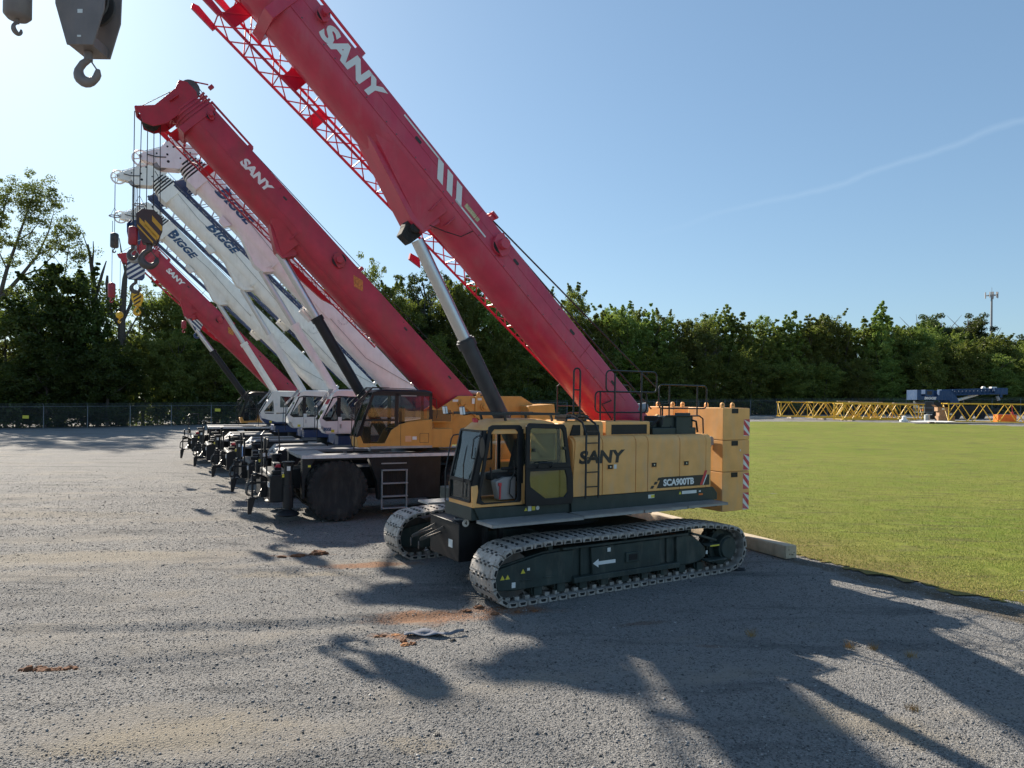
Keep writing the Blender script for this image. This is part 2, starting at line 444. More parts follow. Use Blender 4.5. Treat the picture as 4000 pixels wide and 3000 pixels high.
e[0].position = .15; e[0].color = (.038, .039, .041, 1); e[1].position = .9; e[1].color = (.30, .292, .28, 1)
q = e.new(.5); q.color = (.128, .127, .126, 1)
# slow tone drift and fines showing through
n1 = tex('ShaderNodeTexNoise', .35, 6, .6); n2 = tex('ShaderNodeTexNoise', 2.2, 6, .65)
mp = N.new('ShaderNodeMapping'); mp.inputs['Rotation'].default_value = (0, 0, R(-14)); mp.inputs['Scale'].default_value = (.22, 1.0, 1); L.new(P, mp.inputs[0])
n3 = tex('ShaderNodeTexNoise', 1.1, 7, .62, mp.outputs[0])
fa = N.new('ShaderNodeAttribute'); fa.attribute_name = 'fines'
fines = mth('MULTIPLY', fa.outputs['Fac'], mrange(cs.outputs[1], .0, 1.0, 1.0, .55))
colr = mixc(mth('MULTIPLY', fines, .85), ramp.outputs[0], (.285, .255, .212))
darks = mrange(n3.outputs[0], .34, .46, .55, 0)
colr = mixc(darks, colr, (.075, .078, .082))
def spot(cx, cy, rx, ry, rot):
    mpp = N.new('ShaderNodeMapping'); mpp.vector_type = 'TEXTURE'
    mpp.inputs['Location'].default_value = (cx, cy, 0); mpp.inputs['Rotation'].default_value = (0, 0, R(rot)); mpp.inputs['Scale'].default_value = (rx, ry, 1e3)
    L.new(P, mpp.inputs[0]); ln = N.new('ShaderNodeVectorMath'); ln.operation = 'LENGTH'; L.new(mpp.outputs[0], ln.inputs[0])
    d = mth('ADD', ln.outputs['Value'], mth('MULTIPLY', mth('SUBTRACT', n2.outputs[0], .5), 1.7))
    return mrange(d, .55, 1.05, 1, 0)
SP = [((.34, .145, .055), [(-1.25, 12.2, 1.25, .42, 10, .62), (-3.15, 15.95, 1.15, .28, 12, .6), (-1.75, 11.2, .5, .2, 0, .6), (.1, 12.7, .9, .3, 5, .6)]),
      ((.30, .265, .21), [(-3.7, 7.8, 1.3, .55, 20, .8), (-9.7, 16.4, 3.2, .7, 8, .6), (-4.6, 15.0, 1.6, .35, 5, .6), (4.3, 8.3, 1.2, .5, -35, .55), (-14.5, 22, 4, .8, 5, .5), (-1.0, 7.7, .5, .25, 0, .6)]),
      ((.13, .10, .062), [(9.2, 12.6, 2.6, .55, -62, .75), (8.0, 15.0, 1.6, .45, -55, .75), (10.6, 9.6, 2.4, .6, -62, .6), (7.1, 16.6, 1.0, .35, -50, .7)]),
      ((.16, .08, .045), [(-4.9, 16.75, .9, .16, 8, .7), (-6.3, 9.72, .42, .14, 10, .7), (2.2, 12.0, .5, .12, 20, .5), (3.1, 10.9, .25, .08, 0, .4)])]
for c, lst in SP:
    for cx, cy, rx, ry, rot, am in lst:
        colr = mixc(mth('MULTIPLY', spot(cx, cy, rx, ry, rot), am), colr, c)
L.new(colr, b.inputs['Base Color']); b.inputs['Roughness'].default_value = .82
b.inputs['Specular IOR Level'].default_value = .08
hgt = mth('ADD', mth('MULTIPLY', v1.outputs['Distance'], -1.0), mth('MULTIPLY', v2.outputs['Distance'], -.5))
hgt = mth('MULTIPLY', hgt, mrange(fines, 0, 1, 1, .5))
bp = N.new('ShaderNodeBump'); bp.inputs['Strength'].default_value = 1.0; bp.inputs['Distance'].default_value = .030
L.new(hgt, bp.inputs['Height']); L.new(bp.outputs[0], b.inputs['Normal'])
GRAVEL = m
g = np_mesh('gravel_ground', V, F, GRAVEL); tag(g, kind='structure')
at = g.data.attributes.new('fines', 'FLOAT', 'POINT')
at.data.foreach_set('value', np.array([fines_at(x, y) if (-60 < x < 40 and 0 < y < 100) else 0.0 for y in ys for x in xs], dtype=np.float32))

# loose stones lying on the gravel, nearest the camera
m, nt, b = nodes_of('loose_stone'); N, L = nt.nodes, nt.links
ge = N.new('ShaderNodeNewGeometry'); rp = N.new('ShaderNodeValToRGB'); L.new(ge.outputs['Random Per Island'], rp.inputs[0])
e = rp.color_ramp.elements; e[0].color = (.055, .054, .053, 1); e[1].color = (.36, .35, .335, 1)
q = e.new(.5); q.color = (.150, .148, .145, 1)
L.new(rp.outputs[0], b.inputs['Base Color']); b.inputs['Roughness'].default_value = .75
STONE = m
def stones(n, xr, yr, smin, smax, accept=None):
    base = np.array([(1, 0, 0), (-1, 0, 0), (0, 1, 0), (0, -1, 0), (0, 0, .7), (0, 0, -.7), (.6, .6, .3), (-.5, .6, -.3)])
    base = base[:6]; tri = np.array([(0, 2, 4), (2, 1, 4), (1, 3, 4), (3, 0, 4), (2, 0, 5), (1, 2, 5), (3, 1, 5), (0, 3, 5)])
    rng = np.random.default_rng(3)
    X = rng.uniform(-1, 1, n); Y = yr[0] + (yr[1] - yr[0]) * rng.random(n) ** 1.25
    X = X * Y * .76
    keep = ((rng.random(n) > (Y - 16) / 20) & ~((X > .45 * (16.3 - Y) + 8.0) & (Y > 11)))
    X, Y = X[keep], Y[keep]
    keep = np.array([rng.random() > fines_at(a, b_) * .8 for a, b_ in zip(X, Y)])
    X, Y = X[keep], Y[keep]; n = len(X)
    S = rng.uniform(smin, smax, n) * (1 + .5 * np.clip((Y - 12) / 12, 0, 1)) * (1 + 1.0 * (rng.random(n) > .96))
    pts = base[None] * (1 + rng.uniform(-.35, .35, (n, 6, 1))) * np.stack([S * rng.uniform(.7, 1.3, n), S, S * rng.uniform(.5, .9, n)], -1)[:, None]
    A = rng.uniform(0, 6.28, n); c, s_ = np.cos(A)[:, None], np.sin(A)[:, None]; T = rng.uniform(-.6, .6, n); ct, st = np.cos(T)[:, None], np.sin(T)[:, None]
    x, y, z = pts[..., 0], pts[..., 1], pts[..., 2]
    x, z = x * ct - z * st, x * st + z * ct
    x, y = x * c - y * s_, x * s_ + y * c
    Z = np.array([relief(a, b_) for a, b_ in zip(X, Y)])
    VV = np.stack([x + X[:, None], y + Y[:, None], z + (Z + S * .25)[:, None]], -1).reshape(-1, 3)
    FF = (tri[None] + (np.arange(n) * 6)[:, None, None]).reshape(-1, 3)
    return VV, FF
VV, FF = stones(190000, None, (6.5, 36), .006, .0135)
o = np_mesh('loose_stones', VV, FF, STONE, smooth=False); tag(o, 'loose grey crushed stones lying over the nearest part of the yard', 'gravel', kind='stuff')

# grass field
bound = [(16.0, 5.0), (12.8, 7.0), (11.0, 9.5), (9.9, 12.0), (9.35, 13.8), (8.35, 15.2), (7.8, 16.0), (7.1, 17.3), (6.3, 18.9), (5.1, 21.3), (3.9, 24.2), (1.6, 29), (-2, 36.5), (-8, 50), (-14, 66), (-14, 84), (8, 88), (30, 86.5), (38, 85), (45, 80), (52, 75.5), (60, 71), (78, 70), (110, 74), (150, 70), (150, 5)]
def inside(x, y, poly):
    c = False; j = len(poly) - 1
    for i_ in range(len(poly)):
        xi, yi = poly[i_]; xj, yj = poly[j]
        if (yi > y) != (yj > y) and x < (xj - xi) * (y - yi) / (yj - yi) + xi: c = not c
        j = i_
    return c
gx = axis([(-15, 3, .5), (3, 13, .12), (13, 30, .5), (30, 150, 1.5)]); gy = axis([(5, 11, .12), (11, 26, .12), (26, 60, .5), (60, 92, .5)])
idx = {}; GV = []; GF = []
def gv(i_, j_):
    k = (i_, j_)
    if k not in idx:
        x, y = gx[i_], gy[j_]; idx[k] = len(GV)
        GV.append((x, y, gz(x, y) + .018 + .02 * noise.noise(Vector((x * .8, y * .8, 0)))))
    return idx[k]
for j_ in range(len(gy) - 1):
    for i_ in range(len(gx) - 1):
        cx, cy = (gx[i_] + gx[i_ + 1]) / 2, (gy[j_] + gy[j_ + 1]) / 2
        w = .35 * noise.noise(Vector((cx * 1.1, cy * 1.1, 5))) + .3 * noise.noise(Vector((cx * 4, cy * 4, 5)))
        if inside(cx + w, cy + w * .5, bound): GF.append((gv(i_, j_), gv(i_ + 1, j_), gv(i_ + 1, j_ + 1), gv(i_, j_ + 1)))
m, nt, b = nodes_of('mown_grass'); N, L = nt.nodes, nt.links
tc = N.new('ShaderNodeTexCoord'); P = tc.outputs['Object']
n1 = tex('ShaderNodeTexNoise', .16, 6, .6); n2 = tex('ShaderNodeTexNoise', 1.3, 6, .6); n4 = tex('ShaderNodeTexNoise', 16, 5, .7)
mp = N.new('ShaderNodeMapping'); mp.inputs['Rotation'].default_value = (0, 0, R(16)); mp.inputs['Scale'].default_value = (.35, 2.2, 1); L.new(P, mp.inputs[0])
n3 = tex('ShaderNodeTexNoise', 1.2, 5, .7, mp.outputs[0])
c = mixc(mrange(n1.outputs[0], .35, .65, 0, 1), (.160, .210, .026), (.220, .240, .042))
c = mixc(mrange(n2.outputs[0], .42, .68, 0, .5), c, (.24, .20, .06))
c = mixc(mrange(n3.outputs[0], .50, .64, 0, .75), c, (.115, .10, .045))
c = mixc(mrange(n4.outputs[0], .3, .7, .35, 0), c, (.10, .13, .02))
# browner margin towards the yard
sx = N.new('ShaderNodeSeparateXYZ'); L.new(P, sx.inputs[0])
dd = mth('ADD', mth('ADD', sx.outputs[0], mth('MULTIPLY', sx.outputs[1], .42)), mth('MULTIPLY', mth('SUBTRACT', n2.outputs[0], .5), 3.0))
c = mixc(mrange(dd, 14.4, 18.0, .75, 0), c, (.22, .155, .06))
L.new(c, b.inputs['Base Color']); b.inputs['Roughness'].default_value = .9; b.inputs['Specular IOR Level'].default_value = .15
bp = N.new('ShaderNodeBump'); bp.inputs['Strength'].default_value = .9; bp.inputs['Distance'].default_value = .06
L.new(mth('ADD', n4.outputs[0], mth('MULTIPLY', n3.outputs[0], .8)), bp.inputs['Height']); L.new(bp.outputs[0], b.inputs['Normal'])
o = np_mesh('grass_field', np.array(GV), np.array(GF), m); tag(o, kind='structure')
me = o.data
# blades: short mown tufts on the near part of the field, dry along its edge
m, nt, b = nodes_of('grass_blade'); N, L = nt.nodes, nt.links
ge = N.new('ShaderNodeNewGeometry'); rp = N.new('ShaderNodeValToRGB'); L.new(ge.outputs['Random Per Island'], rp.inputs[0])
e = rp.color_ramp.elements; e[0].color = (.15, .21, .025, 1); e[1].color = (.36, .29, .09, 1); q = e.new(.65); q.color = (.23, .27, .042, 1)
L.new(rp.outputs[0], b.inputs['Base Color']); b.inputs['Roughness'].default_value = .8
def blades(n, region, h0, h1, w, seed, wgt=None):
    rng = np.random.default_rng(seed); out = []
    while len(out) < n:
        t = rng.random(); y = 9.5 + 50 * t ** 1.3; x = rng.uniform(-2, .74 * y + 1)
        if rng.random() < (y - 16) / 42: continue
        if inside(x, y, bound) and noise.noise(Vector((x * 1.5, y * 1.5, 2))) > -.35: out.append((x, y))
    C = np.array(out); A = rng.uniform(0, 6.28, n); H = rng.uniform(h0, h1, n); Lx = rng.uniform(-.6, .6, (n, 2)) * H[:, None]
    z = np.array([gz(a, b_) for a, b_ in C]) + .03
    p0 = np.stack([C[:, 0] - np.cos(A) * w, C[:, 1] - np.sin(A) * w, z], -1); p1 = np.stack([C[:, 0] + np.cos(A) * w, C[:, 1] + np.sin(A) * w, z], -1)
    p2 = np.stack([C[:, 0] + Lx[:, 0], C[:, 1] + Lx[:, 1], z + H], -1)
    return np.stack([p0, p1, p2], 1).reshape(-1, 3), np.arange(n * 3).reshape(-1, 3)
VV, FF = blades(120000, None, .015, .045, .006, 5)
o = np_mesh('grass_blades', VV, FF, m, smooth=False); tag(o, 'short mown green and straw coloured grass blades over the field', 'grass', kind='stuff')
# dry weed tufts in the gravel near the field edge
WEED = paint('dry_straw', (.30, .19, .07), .9, var=.3)
for k, (x, y, h, lab) in enumerate([(3.9, 11.4, .16, 'wispy dry weed in the shaded gravel, farthest left of the tufts'), (5.6, 10.9, .14, 'dry straw tuft in the shaded gravel, middle of three close together'), (5.25, 10.95, .13, 'small dry tuft left of the taller straw tuft in the shade'), (6.0, 10.6, .12, 'low dry tuft right of the straw tuft in the shade'), (5.0, 8.75, .09, 'flattened dry weed on the sunlit gravel at right')]):
    rng = np.random.default_rng(k); n = 46; vs = []
    for q_ in range(n):
        a = rng.uniform(0, 6.28); r_ = rng.uniform(0, .09); l = rng.uniform(.3, 1) * h; le = rng.uniform(-.8, .8, 2) * l
        bx, by = x + math.cos(a) * r_, y + math.sin(a) * r_; w = .0035
        vs += [(bx - w, by, -.01), (bx + w, by, -.01), (bx + le[0], by + le[1], l)]
    o = np_mesh('weed_tuft', np.array(vs), np.arange(n * 3).reshape(-1, 3), WEED, smooth=False)
    tag(o, lab, 'weed', 'dry weeds in the gravel')
# ------------------------------------------------------------------ boom helpers
class Boom:
    """frame along a boom: s along it, t square to it (upwards), y across"""
    def __init__(s, bx, bz, el): s.b, s.e = (bx, bz), R(el); s.c, s.s = math.cos(s.e), math.sin(s.e)
    def p(s, a, t, y): return (s.b[0] + a * s.c - t * s.s, y, s.b[1] + a * s.s + t * s.c)
    def ring(s, a, prof, k=1.0, tc=0): return [s.p(a, tc + (t - tc) * k, y * k) for y, t in prof]
    def mat(s): return Matrix(((s.c, 0, -s.s, s.b[0]), (0, 1, 0, 0), (s.s, 0, s.c, s.b[1]), (0, 0, 0, 1)))
def sym(half): return half + [(-y, t) for y, t in reversed(half)]
PROF = sym([(.10, -.95), (.27, -.90), (.40, -.80), (.47, -.66), (.49, -.50), (.49, -.05), (.45, 0)])
def shrink(prof, d, tc=-.48):
    return [(y * (1 - d / .49), tc + (t - tc) * (1 - d / .48)) for y, t in prof]
def lattice(bm, fr, parent, chord_mat, brace_mat, s0, s1, ya, yb, tlow0, tlow1, th0, th1, bays, rc, rb, name='lattice_jib', plates=()):
    """stowed lattice extension: four chords with zigzag bracing"""
    f = lambda s_, a, b_: a + (b_ - a) * (s_ - s0) / (s1 - s0)
    A = lambda s_: fr.p(s_, f(s_, tlow0, tlow1), ya); B = lambda s_: fr.p(s_, f(s_, tlow0, tlow1), yb)
    Cc = lambda s_: fr.p(s_, f(s_, th0, th1), ya); D = lambda s_: fr.p(s_, f(s_, th0, th1), yb)
    mb = MB()
    for c in (A, B, Cc, D): mb.tube([c(s0), c(s1)], rc, 8)
    j = mb.build(name, chord_mat, parent)
    mb = MB()
    for i in range(bays):
        a, b_ = s0 + (s1 - s0) * i / bays, s0 + (s1 - s0) * (i + 1) / bays; m_ = (a + b_) / 2
        for u, v in ((A, B), (Cc, D), (A, Cc), (B, D)):
            mb.tube([u(a), v(m_)], rb, 6); mb.tube([v(m_), u(b_)], rb, 6)
        mb.tube([A(a), B(a)], rb, 6); mb.tube([Cc(a), D(a)], rb, 6)
    mb.build('bracing', brace_mat, j)
    if plates:
        mb = MB()
        for (a, b_, side) in plates:
            if side == 'low': mb.hexa([A(a), A(b_), B(b_), B(a)] + [tuple(Vector(q) + Vector((0, 0, .02))) for q in (A(a), A(b_), B(b_), B(a))])
            if side == 'far': mb.hexa([B(a), B(b_), D(b_), D(a)] + [tuple(Vector(q) + Vector((0, -.02, 0))) for q in (B(a), B(b_), D(b_), D(a))])
            if side == 'near': mb.hexa([A(a), A(b_), Cc(b_), Cc(a)] + [tuple(Vector(q) + Vector((0, -.02, 0))) for q in (A(a), A(b_), Cc(b_), Cc(a))])
        mb.split('gusset_plate', chord_mat, j)
    return j
def lug(fr_mb, x, y, z, w=.11, h=.13, th=.04):
    """upright lifting eye: rounded plate with a hole drawn as a dark boss"""
    pts = [(x - w / 2, z), (x + w / 2, z), (x + w / 2, z + h * .55)] + [(x + math.cos(R(a)) * w / 2, z + h * .55 + math.sin(R(a)) * w / 2) for a in (30, 60, 90, 120, 150)] + [(x - w / 2, z + h * .55)]
    fr_mb.prism(pts, y - th / 2, y + th / 2)

# ------------------------------------------------------------------ crawler crane
CR = empty('crawler_crane', (1.03, 16.4, 0), R(180 + 31.5), 'yellow and red telescopic crawler crane on steel tracks, nearest machine, cab door open', 'crawler crane')

# tracks
def track_path():
    pts = []
    cf, rf, cb, rb_ = (2.62, .53), .53, (-2.93, .53), .50
    N_ = 40
    for i in range(N_): t = i / N_; pts.append((2.62 + (-2.93 - 2.62) * t, .03))            # bottom, front to back
    for i in range(14): a = R(270 - 150 * i / 13); pts.append((cb[0] + math.cos(a) * rb_, cb[1] + math.sin(a) * rb_))
    pts += [(-2.75, 1.03), (-2.3, 1.09), (-1.8, 1.11), (-.9, 1.10), (0, 1.09), (.9, 1.10), (1.6, 1.11), (2.15, 1.10)]
    for i in range(16): a = R(82 - 172 * i / 15); pts.append((cf[0] + math.cos(a) * rf, cf[1] + math.sin(a) * rf))
    return pts
def resample(pts, step):
    P_ = [Vector((x, 0, z)) for x, z in pts]; P_.append(P_[0]); D = [0]
    for a, b_ in zip(P_, P_[1:]): D.append(D[-1] + (b_ - a).length)
    n = int(round(D[-1] / step)); out = []
    k = 0
    for i in range(n):
        d = D[-1] * i / n
        while D[k + 1] < d: k += 1
        a, b_ = P_[k], P_[k + 1]; t = (d - D[k]) / max(1e-9, D[k + 1] - D[k])
        out.append((a + (b_ - a) * t, (b_ - a).normalized()))
    return out
def track_belt():
    mb = MB(); pts = resample(track_path(), .226); n = len(pts)
    rng = random.Random(3)
    for i in range(n):
        p = (pts[i][0] + pts[(i + 1) % n][0]) / 2; d = (pts[(i + 1) % n][0] - pts[i][0]).normalized()
        nrm = Vector((-d.z, 0, d.x))     # direction travels front->back on the bottom, so this points inwards
        if (p + nrm * .1 - Vector((-.1, 0, .55))).length > (p - nrm * .1 - Vector((-.1, 0, .55))).length: nrm = -nrm
        out = -nrm
        mb.T = Matrix(((d.x, 0, out.x, p.x), (0, 1, 0, 0), (d.z, 0, out.z, p.z), (0, 0, 0, 1)))
        L_ = .108
        j = rng.uniform(-.004, .004)
        # main plate with clipped corners, then interlocking knuckles at both ends
        mb.prism_z([(-L_ + .02, -.425), (L_ - .02, -.425), (L_ - .003, -.40), (L_ - .003, .40), (L_ - .02, .425), (-L_ + .02, .425), (-L_ + .003, .40), (-L_ + .003, -.40)], -.028 + j, .022 + j)
        mb.prism_z([(-L_ + .05, -.41), (L_ - .05, -.41), (L_ - .05, .41), (-L_ + .05, .41)], .022, .032)
        for y in (-.24, -.08, .08, .24): mb.cyl((L_ + .004, y - .040, -.004), (L_ + .004, y + .040, -.004), .030, n=8); mb.box(L_ - .03, L_ + .004, y - .04, y + .04, -.028, .022)
        for y in (-.16, 0, .16): mb.cyl((-L_ + .004, y - .036, -.004), (-L_ + .004, y + .036, -.004), .030, n=8)
        # drive lugs on the inner face
        for y in (-.17, .17): mb.box(-.05, .05, y - .045, y + .045, -.10, -.028)
        # cast pocket at each shoe end, seen from the side
        for y in (-.37, .37): mb.box(-L_ + .014, L_ - .014, y - .045, y + .050, -.060, -.028)
        mb.mat(1)  # black boxes at both ends paint in the shade of the knuckle slots
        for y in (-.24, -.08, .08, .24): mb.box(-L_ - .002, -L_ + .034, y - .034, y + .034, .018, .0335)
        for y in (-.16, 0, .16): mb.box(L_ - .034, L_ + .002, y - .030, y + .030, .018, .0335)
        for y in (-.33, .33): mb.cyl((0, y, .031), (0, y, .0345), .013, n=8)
        for y in (-.426, .420): mb.prism([(-.062, -.050), (.062, -.050), (.045, -.002), (-.045, -.002)], y, y + .006)  # black wedge paints the shade of the pocket hollow onto the side
        mb.mat(0)
    return mb
def side_frame_part(sgn, parent):
    mb = MB(); y0, y1 = (1.92, 2.42)
    outl = [(2.95, .30), (3.02, .40), (3.02, .66), (2.9, .72), (1.95, .90), (1.55, .93), (-1.75, .93), (-1.98, .86), (-2.35, .60), (-2.35, .36), (-2.1, .26), (-1.9, .24), (2.6, .24)]
    mb.prism(outl, y0, y1 - .05)
    # raised face panels leave two tapering recesses
    for a in ([(2.95, .30), (3.0, .42), (3.0, .64), (2.88, .70), (1.95, .87), (1.45, .88), (1.28, .88), (1.30, .27), (2.6, .27)],
              [(.80, .27), (.84, .88), (-.95, .88), (-.98, .27)], [(-1.46, .27), (-1.44, .88), (-1.72, .90), (-1.95, .84), (-2.3, .58), (-2.3, .38), (-2.08, .29)]):
        mb.prism(a, y1 - .05, y1 + .02)
    mb.box(-1.46, 1.30, y1 - .05, y1 + .10, .25, .36)           # ledge along the foot
    mb.box(-1.75, 1.55, y1 - .05, y1 + .06, .90, .95)
    for x in (1.06, -1.2): mb.box(x - .02, x + .02, y1 - .05, y1 + .0, .36, .88)
    mb.box(-.38, -.02, y1, y1 + .06, .50, .70); mb.mat(0)
    for x in (2.25, 1.75): mb.box(x - .02, x + .22, y1, y1 + .04, .42, .45)
    # rear step brackets
    mb.box(-2.78, -2.2, y1 - .02, y1 + .22, .30, .34); mb.box(-2.6, -2.25, y1 - .05, y1 + .16, .62, .66); mb.bar((-1.9, y1, .92), (-2.6, y1 + .05, .72), .05)
    if sgn < 0:
        mb.v = [(x, -y, z) for x, y, z in mb.v]
    f = mb.build('track_frame', DGR, parent, bevel=.012)
    # window in the middle box
    mb = MB(); mb.box(-.31, -.09, y1 + .05, y1 + .065, .54, .66)
    if sgn < 0: mb.v = [(x, -y, z) for x, y, z in mb.v]
    mb.build('access_opening', BLK, f)
    return f
for sgn in (1, -1):
    tb = track_belt(); tb.v = [(x, y + sgn * 2.175, z) for x, y, z in tb.v]
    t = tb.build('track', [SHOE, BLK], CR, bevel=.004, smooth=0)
    t['label'] = 'near track of worn steel shoes' if sgn > 0 else 'far track of worn steel shoes'
    fr_ = side_frame_part(sgn, CR)
    for x, z, r_, nm in [(2.62, .53, .43, 'idler_wheel'), (-2.93, .53, .40, 'drive_sprocket')]:
        mb = MB(); c = (x, sgn * 2.175, z)
        mb.lathe([(-.16, r_ * .5), (-.16, r_), (-.06, r_), (-.05, r_ * .86), (.05, r_ * .86), (.06, r_), (.16, r_), (.16, r_ * .6)], c, n=32)
        if nm == 'drive_sprocket':
            for k in range(13):
                a = 2 * math.pi * k / 13; mb.T = Matrix.Translation((x, 0, z)) @ Matrix.Rotation(a, 4, 'Y'); mb.box(r_ - .03, r_ + .045, c[1] - .14, c[1] + .14, -.03, .03)
            mb.T = Matrix.Identity(4)
            mb.cyl((x, sgn * 2.1, z), (x, sgn * 2.50, z), .27, n=32); mb.cyl((x, sgn * 2.50, z), (x, sgn * 2.55, z), .24, .22, n=32)
        mb.build(nm, STEEL if nm == 'idler_wheel' else DGR, CR)
    for k in range(9):
        x = 2.05 - k * .53; mb = MB(); c = (x, sgn * 2.175, .20)
        mb.lathe([(-.17, .06), (-.17, .13), (-.10, .13), (-.09, .10), (.09, .10), (.10, .13), (.17, .13), (.17, .07)], c, n=16)
        mb.box(x - .09, x + .09, sgn * 2.34, sgn * 2.40, .10, .27)
        mb.build('track_roller', DGR, CR, bevel=.004)
    for x in (1.75, -.1, -1.9):
        mb = MB(); mb.lathe([(-.14, .05), (-.14, .09), (.14, .09), (.14, .05)], (x, sgn * 2.175, .985), n=16); mb.box(x - .05, x + .05, sgn * 2.28, sgn * 2.36, .88, 1.02); mb.build('carrier_roller', DGR, CR)
yf = 2.445
mb = MB(); mb.add([(.80, yf, .565), (.66, yf, .645), (.66, yf, .595), (.23, yf, .595), (.23, yf, .525), (.66, yf, .525), (.66, yf, .475)], [(0, 1, 2, 5, 6), (2, 3, 4, 5)])
mb.build('direction_arrow', LET_W, CR, smooth=0)
mb = MB()
for x, z in ((2.86, .49), (2.75, .49), (2.42, .56)): mb.add([(x + .05, yf, z), (x - .05, yf, z), (x, yf, z + .085)], [(0, 1, 2)])
mb.split('warning_sticker', STK_Y, CR, smooth=0)
mb = MB(); mb.box(2.33, 2.27, yf - .002, yf, .60, .65); mb.box(2.66, 2.58, yf - .002, yf, .32, .42); mb.box(.44, .36, yf, yf + .002, .76, .84); mb.box(-2.42, -2.36, 2.40, 2.402, .42, .50)
mb.split('info_sticker', STK_W, CR)
mb = MB(); mb.box(-2.25, -2.52, 2.63, 2.64, .635, .665); mb.build('step_edge', STK_Y, CR)

# carbody between the tracks
mb = MB()
mb.prism_z([(1.3, -1.2), (1.3, 1.2), (.9, 1.95), (.35, 1.95), (.2, 1.4), (-.6, 1.4), (-.75, 1.95), (-1.3, 1.95), (-1.7, 1.2), (-1.7, -1.2), (-1.3, -1.95), (-.75, -1.95), (-.6, -1.4), (.2, -1.4), (.35, -1.95), (.9, -1.95)], .55, 1.05)
mb.box(1.3, 2.35, -.75, .75, .5, 1.05)
mb.build('carbody', DGR, CR, bevel=.015)
mb = MB(); mb.lathe([(1.05, .95), (1.05, 1.02), (1.18, 1.02), (1.18, .92), (1.46, .92), (1.46, .6)], (0, 0, 0), 'z', 48); mb.build('slewing_ring', BLK, CR)
# hydraulic box with towing shackles on its face
mb = MB(); mb.box(2.35, 2.98, -.38, .95, .52, 1.27); mb.box(2.33, 3.0, -.41, .98, 1.27, 1.30)
fb = mb.build('front_tool_box', BLK, CR, bevel=.012)
for y in (-.28, .12):
    mb = MB(); mb.bar((2.98, y, .98), (3.40, y - .10, .85), .045); mb.bar((2.98, y + .14, 1.12), (3.40, y - .08, .88), .035)
    mb.tube([(3.42 + math.cos(R(a)) * .02, y - .10 + math.cos(R(a)) * .055, .74 + math.sin(R(a)) * .075) for a in range(0, 360, 36)], .016, 6, True)
    mb.build('towing_shackle', STEEL, fb)
mb = MB(); mb.box(2.982, 2.984, .50, .68, .76, .92); mb.build('paper_tag', STK_W, fb)
mb = MB(); mb.tube([(2.75 + .14 * math.cos(R(a)) + .02 * math.cos(R(a * 3)), .62 + .17 * math.sin(R(a)), 1.325 + .004 * (a % 90) / 20) for a in range(0, 720, 24)], .011, 6); mb.build('coiled_cable', GRY2, fb)
mb = MB(); mb.cyl((2.86, 1.0, 1.30), (2.86, 1.008, 1.30), .075, n=24); d_ = mb.build('round_decal', STK_W, fb)
mb = MB(); text_on(mb, '4', (2.885, 1.012, 1.26), (-.05, 0, 0), (0, 0, .08), .04); mb.build('decal_figure', LET_K, d_, smooth=0)
mb = MB()
for x, y in ((2.20, 1.22), (2.5, 1.15)): mb.bar((x, y, .45), (x, y, 1.45), .09)
mb.tube([(2.2, 1.22, 1.0), (1.9, 1.3, .9), (1.5, 1.35, .95), (1.2, 1.3, 1.1)], .02, 6); mb.tube([(2.2, 1.1, .8), (1.7, 1.2, .75), (1.1, 1.2, .85)], .025, 6)
mb.build('hose_post', BLK, CR)

# slewing platform
mb = MB()
mb.prism([(3.05, 1.44), (3.05, 1.70), (2.0, 1.70), (1.9, 1.75), (-3.45, 1.75), (-3.6, 1.60), (-3.6, 1.44)], .45, 1.58)
mb.prism([(2.2, 1.44), (2.2, 1.72), (-3.6, 1.72), (-3.6, 1.44)], -1.55, -.45)
mb.box(2.4, -3.9, -.45, .45, 1.44, 1.66)
mb.build('slewing_platform', DGR2, CR, bevel=.01)
mb = MB(); mb.prism([(2.9, 1.45), (3.02, 1.69), (.80, 1.64), (.78, 1.46)], 1.58, 1.64); mb.prism([(.78, 1.46), (.80, 1.765), (-3.22, 1.765), (-3.36, 1.46)], 1.58, 1.70); mb.build('side_band', DGR2, CR, bevel=.006)
mb = MB(); mb.box(-1.30, -1.48, 1.70, 1.702, 1.62, 1.70); mb.mat(1); mb.box(-1.38, -1.48, 1.7025, 1.704, 1.63, 1.69); mb.mat(0)
mb.box(-2.32, -2.78, 1.70, 1.702, 1.655, 1.725); mb.box(-2.86, -2.92, 1.70, 1.702, 1.675, 1.71)
mb.mat(1); mb.add([(-2.22, 1.702, 1.655), (-2.30, 1.702, 1.655), (-2.26, 1.702, 1.725)], [(0, 1, 2)]); mb.add([(1.90, 1.645, 1.56), (1.82, 1.645, 1.56), (1.86, 1.645, 1.63)], [(0, 1, 2)]); mb.box(1.72, 1.64, 1.64, 1.643, 1.56, 1.64)
mb.mat(0); mb.box(1.81, 1.73, 1.64, 1.643, 1.55, 1.65); mb.cyl((1.58, 1.64, 1.60), (1.58, 1.643, 1.60), .042, n=20)
mb.mat(2); mb.box(-2.85, -2.98, 1.70, 1.71, 1.60, 1.64)
mb.split('safety_sticker', [STK_W, STK_Y, STK_O], CR)
